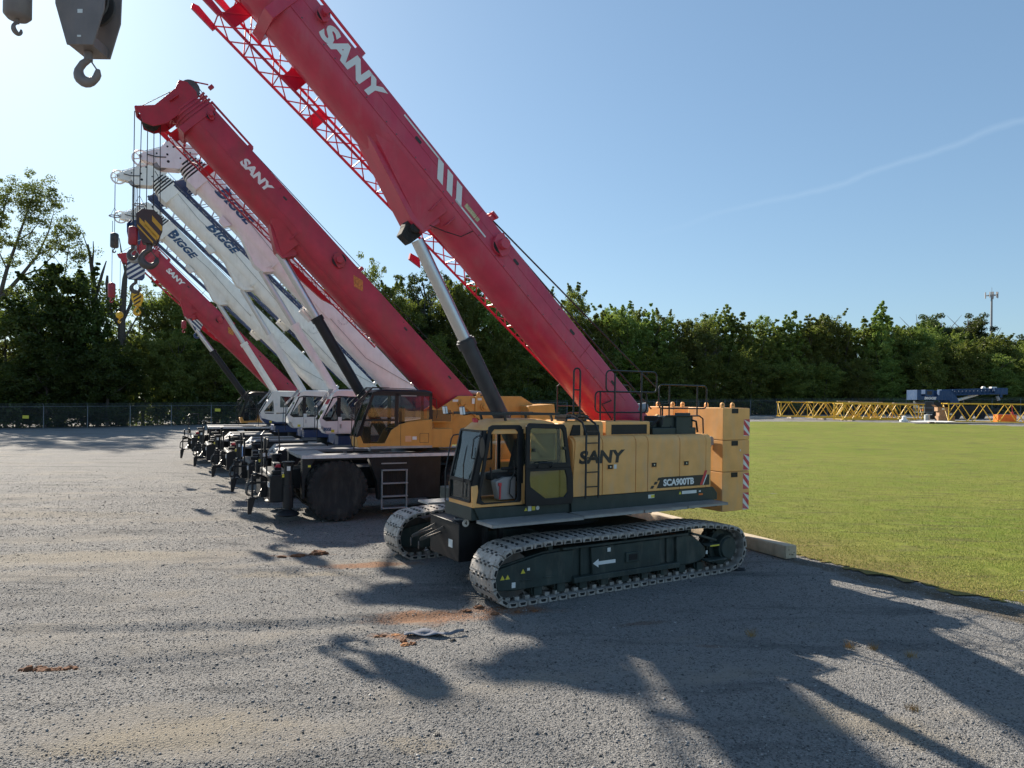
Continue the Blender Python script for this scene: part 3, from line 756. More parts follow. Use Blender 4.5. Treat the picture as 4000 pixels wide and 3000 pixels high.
# walkways
for nm, (x0, x1, y0, y1), zz in (('walkway', (2.98, .90, 1.66, 2.27), 1.45), ('walkway', (.85, -.73, 1.72, 2.20), 1.455), ('walkway', (-.75, -2.0, 1.72, 2.20), 1.455), ('walkway', (-2.02, -3.28, 1.72, 2.20), 1.46)):
    mb = MB(); mb.box(x0, x1, y0, y1, zz, zz + .008)
    mb.box(x0, x1, y1 - .012, y1, zz - .045, zz + .014); mb.box(x0, x1, y0, y0 + .012, zz - .045, zz + .014); mb.box(x0, x0 - .012, y0, y1, zz - .045, zz + .014); mb.box(x1, x1 + .012, y0, y1, zz - .045, zz + .014)
    n_ = int(abs(x1 - x0) / .06)
    for k in range(n_): xx = x0 + (x1 - x0) * (k + .5) / n_; mb.box(xx - .008, xx + .008, y0 + .02, y1 - .02, zz + .008, zz + .014)
    w_ = mb.build(nm, GRY, CR)
    mb = MB()
    for xx in (x0 - .25, x1 + .3): mb.bar((xx, y0 + .02, zz - .06), (xx, y1 - .08, zz - .05), .05); mb.bar((xx, y1 - .15, zz - .06), (xx, 1.55, zz - .0), .04)
    mb.split('bracket', BLK, w_)
mb = MB(); mb.box(2.95, 2.2, -1.1, -.55, 1.46, 1.50); mb.build('far_walkway', GRY, CR)

# engine house, near side: four doors with rounded shoulders
def shoulder(x0, x1, y0, y1, z0, z1, r=.16, n=5):
    prof = [(y0, z0), (y1, z0), (y1, z1 - r)] + [(y1 - r + math.cos(R(a)) * r, z1 - r + math.sin(R(a)) * r) for a in [90 * k / n for k in range(1, n + 1)]] + [(y0, z1)]
    return prof
doors = [(.80, .015), (.0, -.905), (-.92, -1.255), (-1.27, -2.215), (-2.23, -3.05), (-3.06, -3.22)]
mb = MB(); mb.prism_x(shoulder(0, 0, .9, 1.685, 1.77, 2.985, .17), .76, -3.2); mb.build('engine_house', YEL, CR)
for k, (a, b_) in enumerate(doors):
    mb = MB()
    if k == 0:   # front edge of the first panel slopes back
        pr = shoulder(0, 0, 1.0, 1.72, 1.775, 3.01); top = 3.01
        r0 = [(a + .0 - .10 * (z - 1.775) / 1.24, y, z) for y, z in pr]; r1 = [(b_, y, z) for y, z in pr]
        mb.loft([r0, r1])
    else:
        mb.prism_x(shoulder(0, 0, 1.0, 1.72, 1.775, 3.01), a, b_)
    d_ = mb.build('house_door' if k in (1, 3, 4) else 'house_panel', YEL, CR, bevel=.008)
    if k in (1, 3, 4):
        hx = {1: -.18, 3: -1.42, 4: -2.40}[k]; mb = MB()
        mb.box(hx + .07, hx - .10, 1.715, 1.735, 2.30, 2.43); h_ = mb.build('latch', YEL, d_, bevel=.01)
        mb = MB(); mb.box(hx + .06, hx - .075, 1.735, 1.742, 2.315, 2.405); mb.build('latch_pocket', BLK, h_)
        mb = MB(); mb.cyl((hx - .01, 1.742, 2.36), (hx - .01, 1.75, 2.36), .018, n=12); mb.build('lock', CHR, h_)
mb = MB(); mb.box(-.30, -.37, 1.722, 1.725, 2.315, 2.405); mb.build('small_sticker', STK_W, CR)
mb = MB(); text_on(mb, 'SANY', (.63, 1.724, 2.44), (-1.23, 0, 0), (0, 0, .28), .045, .12); mb.build('lettering', LET_K, CR, smooth=0)
# model band: dark slanted strip, white figures, red flash, three chips
yb_ = 1.724
mb = MB(); mb.add([(-1.52, yb_, 1.83), (-3.17, yb_, 1.83), (-3.17, yb_, 2.07), (-1.66, yb_, 2.07)], [(0, 1, 2, 3)])
for x, z in ((-1.33, 1.83), (-1.43, 1.915), (-1.53, 2.0)): mb.add([(x, yb_, z), (x - .09, yb_, z), (x - .13, yb_, z + .065), (x - .04, yb_, z + .065)], [(0, 1, 2, 3)])
mb.mat(1); text_on(mb, 'SCA900TB', (-1.72, yb_ + .003, 1.865), (-.95, 0, 0), (0, 0, .16), .045)
mb.mat(2); mb.add([(-2.86, yb_ + .003, 1.84), (-2.94, yb_ + .003, 1.84), (-3.10, yb_ + .003, 2.17), (-3.02, yb_ + .003, 2.17)], [(0, 1, 2, 3)])
mb.mat(1); mb.add([(-2.95, yb_ + .003, 1.84), (-2.98, yb_ + .003, 1.84), (-3.10, yb_ + .003, 2.07), (-3.07, yb_ + .003, 2.07)], [(0, 1, 2, 3)])
mb.build('model_band', [LET_K, LET_W, STK_R], CR, smooth=0)
# upper hood with grille windows
hood = MB(); hood.loft([[(.86, y, z) for y, z in shoulder(0, 0, .62, 1.42, 2.95, 3.26, .10)], [(.70, y, z) for y, z in shoulder(0, 0, .62, 1.42, 2.95, 3.33, .10)], [(-.24, y, z) for y, z in shoulder(0, 0, .62, 1.42, 2.95, 3.32, .10)]])
hood.prism_x(shoulder(0, 0, .62, 1.44, 2.95, 3.31, .04), -.30, -1.56)
h_ = hood.build('upper_hood', YEL, CR, bevel=.01)
h_['label'] = 'raised tan hood with dark grille windows'
mb = MB(); mb.box(1.0, .82, .62, 1.60, 1.78, 3.20); mb.prism_x(shoulder(0, 0, .6, 1.55, 1.78, 3.28, .12), .98, .84); mb.build('front_bulkhead', YEL, CR, bevel=.02)
for pts in ([(.66, 3.02), (.40, 3.02), (.40, 3.24), (.58, 3.24)], [(.29, 3.02), (-.10, 3.02), (-.10, 3.24), (.29, 3.24)], [(-.45, 3.03), (-1.46, 3.03), (-1.46, 3.24), (-.45, 3.24)]):
    mb = MB(); mb.prism(pts, 1.40, 1.452); mb.build('grille', BLK, h_)
# far side housing
mb = MB(); mb.box(1.6, -3.3, -1.5, -.62, 1.75, 2.75); mb.box(-.2, -2.0, -1.45, -.7, 2.75, 3.25); mb.build('far_house', YEL, CR, bevel=.04)
# machinery and exhaust behind the hood
mb = MB(); mb.box(-1.64, -3.0, .70, 1.45, 2.98, 3.16); mb.box(-1.95, -2.95, .80, 1.40, 3.16, 3.42); mb.box(-2.35, -2.80, 1.40, 1.47, 3.0, 3.50)
mb.cyl((-1.75, .9, 3.15), (-2.9, .9, 3.25), .14, n=16); mb.box(-1.62, -1.9, .85, 1.3, 3.16, 3.30)
mb.build('oil_tank', DGR2, CR, bevel=.015)
mb = MB(); mb.cyl((-1.55, .2, 3.50), (-2.35, .45, 3.60), .13, n=16); mb.box(-1.5, -2.1, .05, .4, 3.42, 3.62); mb.build('exhaust_silencer', GRY2, CR, bevel=.01)
mb = MB(); mb.cyl((-2.35, 1.0, 3.42), (-2.35, 1.0, 3.70), .02, n=8); mb.cyl((-2.35, 1.0, 3.70), (-2.35, 1.0, 3.72), .13, n=20); mb.cyl((-2.2, 1.1, 3.4), (-2.2, 1.1, 3.62), .015); mb.cyl((-2.2, 1.1, 3.60), (-2.2, 1.1, 3.615), .09, n=16); mb.split('filler_cap', BLK2, CR)
mb = MB(); mb.tube([(-1.7, 1.35, 3.2), (-1.9, 1.42, 3.4), (-2.1, 1.3, 3.36), (-2.3, 1.42, 3.1)], .03, 8); mb.tube([(-2.85, 1.35, 3.35), (-3.0, 1.45, 3.3), (-3.1, 1.4, 3.05)], .025, 8); mb.split('hydraulic_hose', BLK, CR)

# cab
cab_out = [(3.04, 1.72), (3.04, 2.12), (3.00, 2.45), (2.80, 3.16), (2.62, 3.29), (2.30, 3.36), (1.45, 3.37), (1.12, 3.30), (1.04, 3.05), (1.04, 1.72)]
# shell: floor, roof, back, pillars, lower band
mb = MB()
mb.box(3.0, 1.04, .64, 1.60, 1.70, 1.75)
roof = [(2.84, 3.13), (2.76, 3.19), (2.60, 3.29), (2.30, 3.355), (1.45, 3.365), (1.15, 3.30), (1.05, 3.20), (1.05, 3.13), (1.2, 3.24), (2.2, 3.27), (2.6, 3.21)]
def loft_y(prof, ys, ins):
    """loft an x,z outline across y, pulling it in at both sides"""
    rings = []
    cx = sum(p[0] for p in prof) / len(prof)
    for y, k in zip(ys, ins): rings.append([(x + (cx - x) * k * .10, y, z - k * .05) for x, z in prof])
    return rings
mb.loft(loft_y([(2.80, 3.16), (2.62, 3.285), (2.30, 3.36), (1.45, 3.37), (1.12, 3.30), (1.05, 3.15), (1.05, 3.13), (2.80, 3.13)], [.62, .66, .75, 1.48, 1.58, 1.62], [1.0, .35, 0, 0, .35, 1.0]))
mb.box(1.12, 1.04, .64, 1.60, 1.75, 3.15)                 # back wall
mb.prism([(3.05, 1.69), (3.06, 2.10), (2.94, 2.12), (2.90, 1.84), (2.82, 1.76), (2.10, 1.76), (2.03, 1.84), (2.03, 2.11), (1.92, 2.11), (1.92, 1.69)], 1.56, 1.63)    # lower yellow frame round the doorway
mb.prism([(3.05, 1.69), (3.06, 2.10), (2.94, 2.12), (2.90, 1.76), (1.1, 1.76), (1.1, 1.69)], .62, .68)
mb.box(3.05, 3.0, .66, 1.60, 1.69, 1.80)
mb.box(1.92, 1.05, 1.58, 1.62, 1.70, 2.5); mb.box(1.92, 1.05, .62, .66, 1.70, 2.45)
cab = mb.build('cab', YEL, CR, bevel=.02)
# dark pillars and window surrounds
def xz_at(z): return 3.05 if z < 2.12 else 3.05 - (z - 2.12) * .235
mb = MB()
for y in (.66, 1.56):
    s_ = .035
    mb.hexa([(3.05, y - s_, 2.10), (3.05, y + s_, 2.10), (2.94, y + s_, 2.10), (2.94, y - s_, 2.10), (2.80, y - s_, 3.16), (2.80, y + s_, 3.16), (2.70, y + s_, 3.16), (2.70, y - s_, 3.16)])
mb.prism([(2.03, 2.10), (1.92, 2.10), (1.92, 3.18), (2.03, 3.18)], 1.55, 1.625)
ring_frame(mb, [(2.97, 1.78), (2.86, 1.745), (2.0, 1.745), (1.97, 1.78), (1.97, 3.22), (2.03, 3.26), (2.64, 3.26), (2.72, 3.22)], [(2.90, 1.86), (2.80, 1.775), (2.12, 1.775), (2.06, 1.84), (2.06, 3.12), (2.12, 3.18), (2.60, 3.18), (2.66, 3.12)], 1.605, 1.645)
mb.prism([(1.92, 2.45), (1.05, 2.45), (1.05, 2.53), (1.92, 2.53)], 1.57, 1.62); mb.box(1.10, 1.04, 1.56, 1.625, 2.4, 3.2); mb.box(1.10, 1.04, .62, .68, 2.4, 3.2)
mb.prism([(2.75, 3.10), (1.1, 3.10), (1.1, 3.17), (2.74, 3.17)], .62, .68); mb.box(1.95, 1.88, .62, .67, 1.75, 3.15)
pl = mb.build('door_surround', BLK, cab, bevel=.006)
# windscreen: upper pane, lower pane, frames
def front_ring(z0, z1, y0, y1, off=0):
    x0_, x1_ = xz_at(z0) + off, xz_at(z1) + off
    return [(x0_, y0, z0), (x0_, y1, z0), (x1_, y1, z1), (x1_, y0, z1)]
for (z0, z1, nm) in ((2.20, 3.14, 'windscreen'), (1.80, 2.17, 'lower_windscreen')):
    mb = MB(); a = front_ring(z0, z1, .70, 1.53, .005); b_ = front_ring(z0, z1, .70, 1.53, -.005); mb.hexa(a + b_); w_ = mb.build(nm, GLASS, cab)
    mb = MB()
    def fbar(p, q): mb.bar(p, q, .045, .035)
    A_ = front_ring(z0, z1, .69, 1.54, .012)
    for i in range(4): fbar(A_[i], A_[(i + 1) % 4])
    mb.build('window_frame', BLK, w_)
mb = MB(); mb.bar((3.09, 1.30, 1.86), (3.09, 1.32, 2.5), .018); mb.bar((3.09, 1.32, 2.5), (2.98, 1.25, 2.85), .014); mb.build('wiper', BLK2, cab)
mb = MB(); mb.prism([(1.86, 2.55), (1.15, 2.55), (1.15, 3.08), (1.86, 3.08)], 1.59, 1.60); mb.build('rear_side_window', GLASS, cab)
mb = MB(); mb.box(1.045, 1.035, .75, 1.5, 2.5, 3.1); mb.build('rear_window', GLASSD, cab)
mb = MB(); mb.prism([(2.85, 2.15), (1.98, 2.15), (1.98, 3.08), (2.66, 3.08)], .635, .645); mb.prism([(1.86, 2.5), (1.15, 2.5), (1.15, 3.08), (1.86, 3.08)], .635, .645); mb.split('far_side_window', GLASS, cab)
mb = MB(); ring_frame(mb, rrect(2.08, 2.62, 2.50, 3.12, .04), rrect(2.12, 2.58, 2.54, 3.08, .03), .65, .67); mb.build('sliding_window_frame', BLK2, cab)
mb = MB(); mb.prism([(2.96, 1.78), (2.95, 2.14), (1.2, 2.42), (1.2, 1.78)], .665, .70); mb.build('inner_side_panel', CAMB, cab)
mb = MB(); mb.box(2.45, 2.28, .702, .704, 2.20, 2.26); mb.build('cab_sticker', STK_W, cab)
# open door folded back along the house
mb = MB()
door = [(1.97, 1.68), (.86, 1.66), (.82, 1.75), (.84, 2.2), (1.02, 3.20), (1.08, 3.27), (1.90, 3.30), (1.97, 3.24)]
mid = [(1.90, 2.44), (.90, 2.44)]
up_o, up_i = [(1.97, 2.40), (.885, 2.40), (1.02, 3.20), (1.08, 3.27), (1.90, 3.30), (1.97, 3.24)], [(1.88, 2.50), (.99, 2.50), (1.09, 3.12), (1.13, 3.18), (1.84, 3.20), (1.88, 3.16)]
lo_o = [(1.97, 1.68), (.86, 1.66), (.82, 1.75), (.835, 2.2), (.885, 2.40), (1.97, 2.40)]
lo_i = [(1.56, 1.80), (.99, 1.80), (.955, 1.90), (.98, 2.2), (1.03, 2.36), (1.88, 2.36)]
lo_o2 = [(1.97, 1.68), (1.5, 1.67), (.86, 1.66), (.82, 1.75), (.835, 2.2), (.885, 2.40), (1.97, 2.40), (1.97, 2.06)]
lo_i2 = [(1.86, 2.05), (1.50, 1.80), (1.05, 1.80), (.96, 1.90), (.98, 2.2), (1.03, 2.35), (1.87, 2.35), (1.88, 2.20)]
ring_frame(mb, up_o, up_i, 1.76, 1.81); ring_frame(mb, lo_o2, lo_i2, 1.76, 1.81)
dr = mb.build('cab_door', BLK, CR, bevel=.008)
mb = MB(); mb.prism(up_i, 1.78, 1.788); mb.build('door_window', GLASSG, dr)
mb = MB(); mb.prism(lo_i2, 1.78, 1.788); mb.build('lower_door_window', GLASS, dr)
mb = MB(); mb.tube([(1.72, 1.81, 2.42), (1.72, 1.87, 2.46), (1.72, 1.87, 2.52), (1.40, 1.87, 2.52), (1.40, 1.87, 2.46), (1.40, 1.81, 2.42)], .014, 8); mb.box(1.83, 1.78, 1.79, 1.84, 2.74, 2.80); mb.box(1.10, 1.04, 1.79, 1.84, 2.76, 2.82); mb.build('door_handle', BLK2, dr)
# interior: seat, console with red lever, grab rail, joystick
mb = MB(); mb.box(2.35, 1.75, .85, 1.35, 2.12, 2.26); mb.hexa([(1.85, .86, 2.24), (1.85, 1.34, 2.24), (1.72, 1.34, 2.24), (1.72, .86, 2.24), (1.70, .9, 2.95), (1.70, 1.3, 2.95), (1.60, 1.3, 2.95), (1.60, .9, 2.95)])
mb.box(2.2, 1.9, .95, 1.25, 1.75, 2.12); mb.box(2.30, 1.9, 1.36, 1.44, 2.36, 2.42); mb.box(1.70, 1.62, 1.0, 1.22, 2.9, 3.08)
mb.build('operator_seat', SEAT, cab, bevel=.03)
mb = MB(); mb.prism([(2.36, 1.78), (2.45, 2.14), (2.25, 2.22), (1.98, 2.22), (1.98, 1.78)], 1.25, 1.45); mb.build('side_console', CONS, cab, bevel=.015)
mb = MB(); mb.bar((2.36, 1.47, 1.80), (2.35, 1.47, 2.08), .025); mb.box(2.39, 2.33, 1.455, 1.485, 2.06, 2.12); mb.build('safety_lever', STK_R, cab)
mb = MB(); mb.cyl((2.62, 1.15, 1.75), (2.70, 1.12, 2.36), .03, .02); mb.cyl((2.70, 1.12, 2.36), (2.76, 1.10, 2.48), .035); mb.cyl((2.5, 1.38, 2.2), (2.53, 1.38, 2.42), .02); mb.box(2.8, 2.7, .95, 1.25, 1.76, 1.9); mb.box(2.72, 2.55, .75, 1.0, 1.76, 2.25); mb.build('joystick', SEAT, cab)
mb = MB(); mb.tube([(2.08, 1.5, 1.82), (2.16, 1.5, 1.9), (2.14, 1.5, 2.15), (2.05, 1.5, 2.3), (2.06, 1.5, 2.55)], .013, 8); mb.build('grab_rail', BLK2, cab)
mb = MB(); mb.box(2.60, 2.42, .70, .72, 2.42, 2.50); mb.cyl((2.45, .95, 2.52), (2.45, .95, 2.60), .06, n=12); mb.build('cab_display', SEAT, cab)
# roof guard, lamps, mirror, hand rails
mb = MB()
gx0, gx1, gy0, gy1, zg = 2.95, 1.05, .60, 1.56, 3.475
for y in (gy0, gy1): mb.bar((gx0, y, zg), (gx1, y, zg), .045, .05)
for k in range(13): xx = gx0 + (gx1 - gx0) * k / 12; mb.bar((xx, gy0, zg), (xx, gy1, zg), .018, .03)
for x, y in ((2.35, gy1), (1.25, gy1), (2.35, gy0), (1.25, gy0)): mb.bar((x, y, zg), (x - .05, y, 3.33), .04)
mb.build('roof_guard', BLK2, CR)
for y in (1.30, .55):
    mb = MB(); mb.T = Matrix.Translation((3.12, y, 3.53)) @ Matrix.Rotation(R(10), 4, 'Y'); mb.box(-.03, .025, -.06, .06, -.08, .08); mb.T = Matrix.Identity(4); mb.bar((3.1, y, 3.45), (2.95, y, 3.47), .03)
    lm = mb.build('work_lamp', BLK2, CR, bevel=.01)
    mb = MB(); mb.T = Matrix.Translation((3.12, y, 3.53)) @ Matrix.Rotation(R(10), 4, 'Y'); mb.box(.026, .032, -.052, .052, -.07, .07); mb.box(-.02, .02, .061, .064, -.07, .07); mb.T = Matrix.Identity(4); mb.build('lens', LENS, lm)
mb = MB(); mb.cyl((2.80, 1.25, 3.30), (2.80, 1.25, 3.36), .05, n=16); mb.cyl((2.72, 1.05, 3.31), (2.72, 1.05, 3.38), .045, n=16); mb.split('beacon', STK_R, CR)
mb = MB(); mb.tube([(3.14, .64, 1.72), (3.12, .60, 2.3), (2.98, .56, 2.95), (2.93, .56, 3.02), (2.84, .62, 3.04)], .014, 8); mb.build('front_grab_rail', BLK2, CR)
mb = MB(); mb.tube([(3.0, 1.60, 2.62), (3.10, 1.66, 2.64), (3.06, 1.66, 3.0), (2.98, 1.64, 3.05), (2.86, 1.60, 3.06)], .015, 8)
m_ = mb.build('mirror_bracket', BLK2, CR)
mb = MB(); mb.T = Matrix.Translation((2.92, 1.75, 2.84)) @ Matrix.Diagonal((.5, 1, 1, 1)); mb.lathe([(-.035, .05), (-.02, .095), (.0, .105), (.015, .10)], (0, 0, 0), 'x', 24)
mb.v = [(x, y, 2.84 + (z - 2.84) * 1.9) for x, y, z in mb.v]; mb.build('mirror', BLK, m_)

# ladder on the side of the house with hoops over the roof
def railtube(name, paths, r=.018, par=CR, mat=BLK2):
    mb = MB()
    for p in paths: mb.tube(p, r, 8)
    return mb.build(name, mat, par)
ld = railtube('ladder', [[(.53, 1.83, 1.74), (.53, 1.83, 3.05), (.55, 1.72, 3.30), (.62, 1.5, 3.42), (.66, 1.3, 3.40)], [(.20, 1.83, 1.74), (.20, 1.83, 3.08), (.22, 1.72, 3.28), (.30, 1.5, 3.42), (.36, 1.3, 3.40)]], .022)
mb = MB()
for z in (1.98, 2.28, 2.58, 2.88, 3.12): mb.box(.53, .20, 1.815, 1.845, z - .012, z + .012)
mb.split('rung', BLK2, ld)
mb = MB(); mb.box(.75, .15, 1.0, 1.42, 3.40, 3.425)
for k in range(9): mb.box(.72 - k * .065, .70 - k * .065, 1.0, 1.42, 3.425, 3.45)
mb.box(.74, .70, 1.05, 1.40, 3.32, 3.40); mb.box(.25, .20, 1.05, 1.40, 3.32, 3.40)
mb.build('roof_step', BLK2, CR)
def loop_rail(x0, x1, z0, z1, y, r=.10, n=4):
    return [(x, y, z) for x, z in rrect(x0, x1, z0, z1, r, n)]
mb = MB()
mb.tube([(.46, 1.28, 3.45), (.46, 1.28, 4.34)] + [(.375 + math.cos(R(a)) * .085, 1.28, 4.36 + math.sin(R(a)) * .085) for a in range(0, 181, 30)] + [(.29, 1.28, 4.34), (.29, 1.28, 3.45)], .02, 8)
mb.tube([(.46, 1.28, 3.98), (.29, 1.28, 3.98)], .015, 8); mb.build('grab_hoop', BLK2, CR)
mb = MB(); mb.tube(loop_rail(-1.78, -.28, 3.5, 3.96, 1.08), .018, 8, True); mb.tube([(-.42, 1.08, 3.32), (-.42, 1.08, 3.96)], .02, 8); mb.tube([(-1.60, 1.08, 3.31), (-1.60, 1.08, 3.96)], .02, 8); mb.build('hand_rail', BLK2, CR)
mb = MB(); mb.tube(loop_rail(-1.88, -.40, 3.96, 4.42, 1.30), .018, 8, True); mb.tube([(-.65, 1.30, 2.99), (-.65, 1.30, 4.36)], .022, 8); mb.tube([(-1.42, 1.30, 3.31), (-1.42, 1.30, 4.42)], .022, 8); mb.build('hand_rail', BLK2, CR)
mb = MB(); mb.tube(loop_rail(-3.71, -2.14, 3.6, 4.15, 1.10), .018, 8, True); mb.tube([(-2.47, 1.10, 3.42), (-2.47, 1.10, 4.15)], .018, 8); mb.tube([(-3.39, 1.10, 3.42), (-3.39, 1.10, 4.15)], .018, 8); mb.build('hand_rail', BLK2, CR)
mb = MB(); mb.tube([(-1.88, 1.50, 3.22), (-1.90, 1.50, 3.38), (-2.0, 1.50, 3.43), (-3.05, 1.50, 3.43), (-3.17, 1.50, 3.36), (-3.19, 1.50, 3.0)], .018, 8); mb.build('hand_rail', BLK2, CR)
mb = MB(); mb.tube([(-.72, -1.0, 3.25), (-.72, -1.0, 4.10), (-.82, -1.0, 4.18), (-3.0, -1.0, 4.17), (-3.1, -1.0, 4.09), (-3.1, -1.0, 3.4)], .018, 8); mb.tube([(-.72, -1.0, 3.62), (-3.1, -1.0, 3.62)], .014, 8); mb.tube([(-.96, -1.0, 3.2), (-.97, -1.0, 3.38), (-1.1, -1.0, 3.45), (-1.7, -1.0, 3.45)], .016, 8); mb.build('hand_rail', BLK2, CR)
mb = MB(); mb.tube([(.95, -.55, 3.2), (.9, -.55, 3.4), (.7, -.55, 3.44), (-.1, -.55, 3.44)], .016, 8); mb.build('hand_rail', BLK2, CR)

# counterweights: three blocks a side, hazard plates on the near corner
def weights(y0, y1, near):
    levels = [(2.835, 3.62), (2.06, 2.825), (1.09, 2.05)]
    for k, (z0, z1) in enumerate(levels):
        mb = MB(); x0 = -3.95 - (0 if k == 0 else .0)
        pts = [(x0, z0), (x0, z1), (-4.90, z1), (-4.90, z0)]
        mb.prism(pts, y0, y1); w_ = mb.build('counterweight_block', YEL, CR, bevel=.012)
        if near:
            mb = MB(); mb.box(-4.25, -4.47, y1, y1 + .004, z1 - .13, z1 - .012)
            ring_frame(mb, rrect(-4.47, -4.25, z1 - .13, z1 - .012, .004, 1), rrect(-4.45, -4.27, z1 - .115, z1 - .03, .004, 1), y1 + .004, y1 + .012); mb.box(-4.25, -4.47, y1 + .004, y1 + .012, z1 - .08, z1 - .068)
            mb.build('lifting_recess', BLK, w_)
        if k == 0:
            mb = MB(); lug(mb, -3.62 - .42, y1 - .12, z1 - .02, .12, .17); lug(mb, -4.40, y1 - .12, z1 - .02, .12, .17); lug(mb, -4.40, y0 + .2, z1 - .02, .12, .17)
            l_ = mb.split('lifting_lug', YEL, w_)[0]
            mb = MB()
            for x in (-4.04, -4.40): mb.cyl((x, y1 - .098, z1 + .075), (x, y1 - .094, z1 + .075), .022, n=12)
            mb.split('eye_hole', LET_K, l_)
weights(.25, 1.42, True); weights(-1.54, -.28, False)
for zz in ((2.93, 3.34), (2.08, 2.48), (1.61, 2.0), (1.10, 1.52)):
    z0, z1 = zz; mb = MB(); y = 1.424; x0, x1 = -4.68, -4.895
    mb.mat(0); mb.box(x0, x1, y - .003, y, z0, z1)
    h = z1 - z0; w = .215; st = .27
    mb.mat(1)
    for k in range(-1, 4):
        # diagonal bands falling to the right in the picture
        a = z1 - k * st + .02
        P4 = [(x0, a), (x0, a - st * .52), (x1, a - st * .52 - w * 1.05), (x1, a - w * 1.05)]
        # clip to the plate
        poly = [(px, min(z1, max(z0, pz))) for px, pz in P4]
        if max(p[1] for p in poly) - min(p[1] for p in poly) > .02:
            mb.add([(px, y + .0015, pz) for px, pz in poly], [(0, 1, 2, 3)])
    mb.build('hazard_plate', [STK_W, STRP_R], CR, smooth=0)
mb = MB(); mb.cyl((-3.2, .95, 2.79), (-3.9, 1.0, 2.79), .028, n=12); mb.box(-3.70, -3.92, .88, 1.16, 2.70, 2.88); mb.cyl((-3.80, 1.10, 2.85), (-3.80, 1.2, 2.85), .07, n=14); mb.cyl((-3.7, 1.1, 2.4), (-3.8, 1.15, 2.75), .05, n=10); mb.build('locking_pin', GRY2, CR, bevel=.01)
mb = MB(); mb.prism([(-3.2, 1.45), (-3.2, 2.4), (-3.95, 2.1), (-3.95, 1.3)], .35, .55); mb.prism([(-3.2, 1.45), (-3.2, 2.4), (-3.95, 2.1), (-3.95, 1.3)], -.55, -.35); mb.build('weight_carrier', YEL, CR)
mb = MB(); mb.box(-4.55, -4.58, 1.423, 1.426, 2.55, 2.60); mb.build('small_sticker', STK_W, CR)

# main boom
B1 = Boom(-2.10, 3.67, 43.0)
mb = MB(); mb.loft([B1.ring(-.75, PROF), B1.ring(0, PROF), B1.ring(11.1, PROF)])
bm_ = mb.build('boom', RED, CR, bevel=0, smooth=50)
mb = MB(); mb.T = B1.mat()
mb.box(10.95, 11.16, -.515, .515, -.97, .02)
mb.box(.70, 11.0, .488, .502, -.535, -.475)                       # long wear strip along the side
mb.prism([(8.5, -.90), (6.80, -1.36), (6.45, -1.34), (6.36, -.90), (6.6, -.72), (8.3, -.62)], -.30, .30)
mb.hexa([(8.45, .10, -.92), (8.45, .40, -.80), (6.50, .28, -1.33), (6.50, .10, -1.33), (8.3, .10, -.6), (8.3, .488, -.60), (6.45, .485, -.70), (6.45, .10, -.7)])
mb.hexa([(8.45, -.40, -.80), (8.45, -.10, -.92), (6.50, -.10, -1.33), (6.50, -.28, -1.33), (8.3, -.488, -.60), (8.3, -.10, -.6), (6.45, -.10, -.7), (6.45, -.485, -.70)])
mb.box(6.69, 6.71, .27, .50, -.98, -.60); mb.box(6.25, 6.27, .27, .50, -.90, -.66)
mb.box(5.64, 5.74, .25, .45, 0, .12); mb.box(5.6, 5.78, .2, .5, .10, .15)
mb.build('boom_stiffener', RED, bm_, bevel=.008)
mb = MB(); mb.T = B1.mat()
for k in range(24): s_ = .9 + k * .42 + (.13 if k % 2 else 0); mb.cyl((s_, .50, -.505), (s_, .508, -.505), .014, n=8)
mb.split('strip_bolt', STEEL, bm_)
secs = [(11.16, 11.75, .035), (11.75, 12.35, .07), (12.35, 12.9, .105), (12.9, 13.9, .14)]
for a, b_, d_ in secs:
    mb = MB(); pr = shrink(PROF, d_); mb.loft([B1.ring(a - .05, pr), B1.ring(b_, pr)]); pr2 = shrink(PROF, d_ - .02); mb.loft([B1.ring(b_ - .14, pr2), B1.ring(b_, pr2)]); mb.build('telescopic_section', RED, bm_, smooth=50)
mb = MB(); mb.T = B1.mat()
for y in (-.36, .36): mb.prism([(13.8, -.1), (14.4, 0), (14.8, -.2), (14.75, -1.35), (14.45, -1.7), (14.1, -1.65), (13.8, -.95)], y - .02, y + .02)
mb.box(13.8, 14.0, -.36, .36, -.95, -.1); mb.build('boom_head', RED, bm_)
mb = MB(); mb.T = B1.mat()
for y in (-.2, -.07, .07, .2): mb.lathe([(-.03, .30), (-.03, .33), (-.01, .27), (.01, .27), (.03, .33), (.03, .30)], (14.45, y, -1.25), 'y', 20); 
mb.lathe([(-.03, .2), (-.03, .25), (.03, .25), (.03, .2)], (14.5, 0, 0), 'y', 20)
mb.build('head_sheave', STEEL, bm_)
mb = MB(); mb.T = B1.mat(); mb.tube([(9.68, .3, .0), (9.68, .3, .17), (9.8, .3, .17), (13.5, .3, .17)], .03, 8); mb.tube([(9.68, -.3, .0), (9.68, -.3, .17), (13.5, -.3, .17)], .03, 8); mb.box(9.6, 9.78, .2, .42, .0, .13); mb.build('rope_guide_rail', RED, bm_)
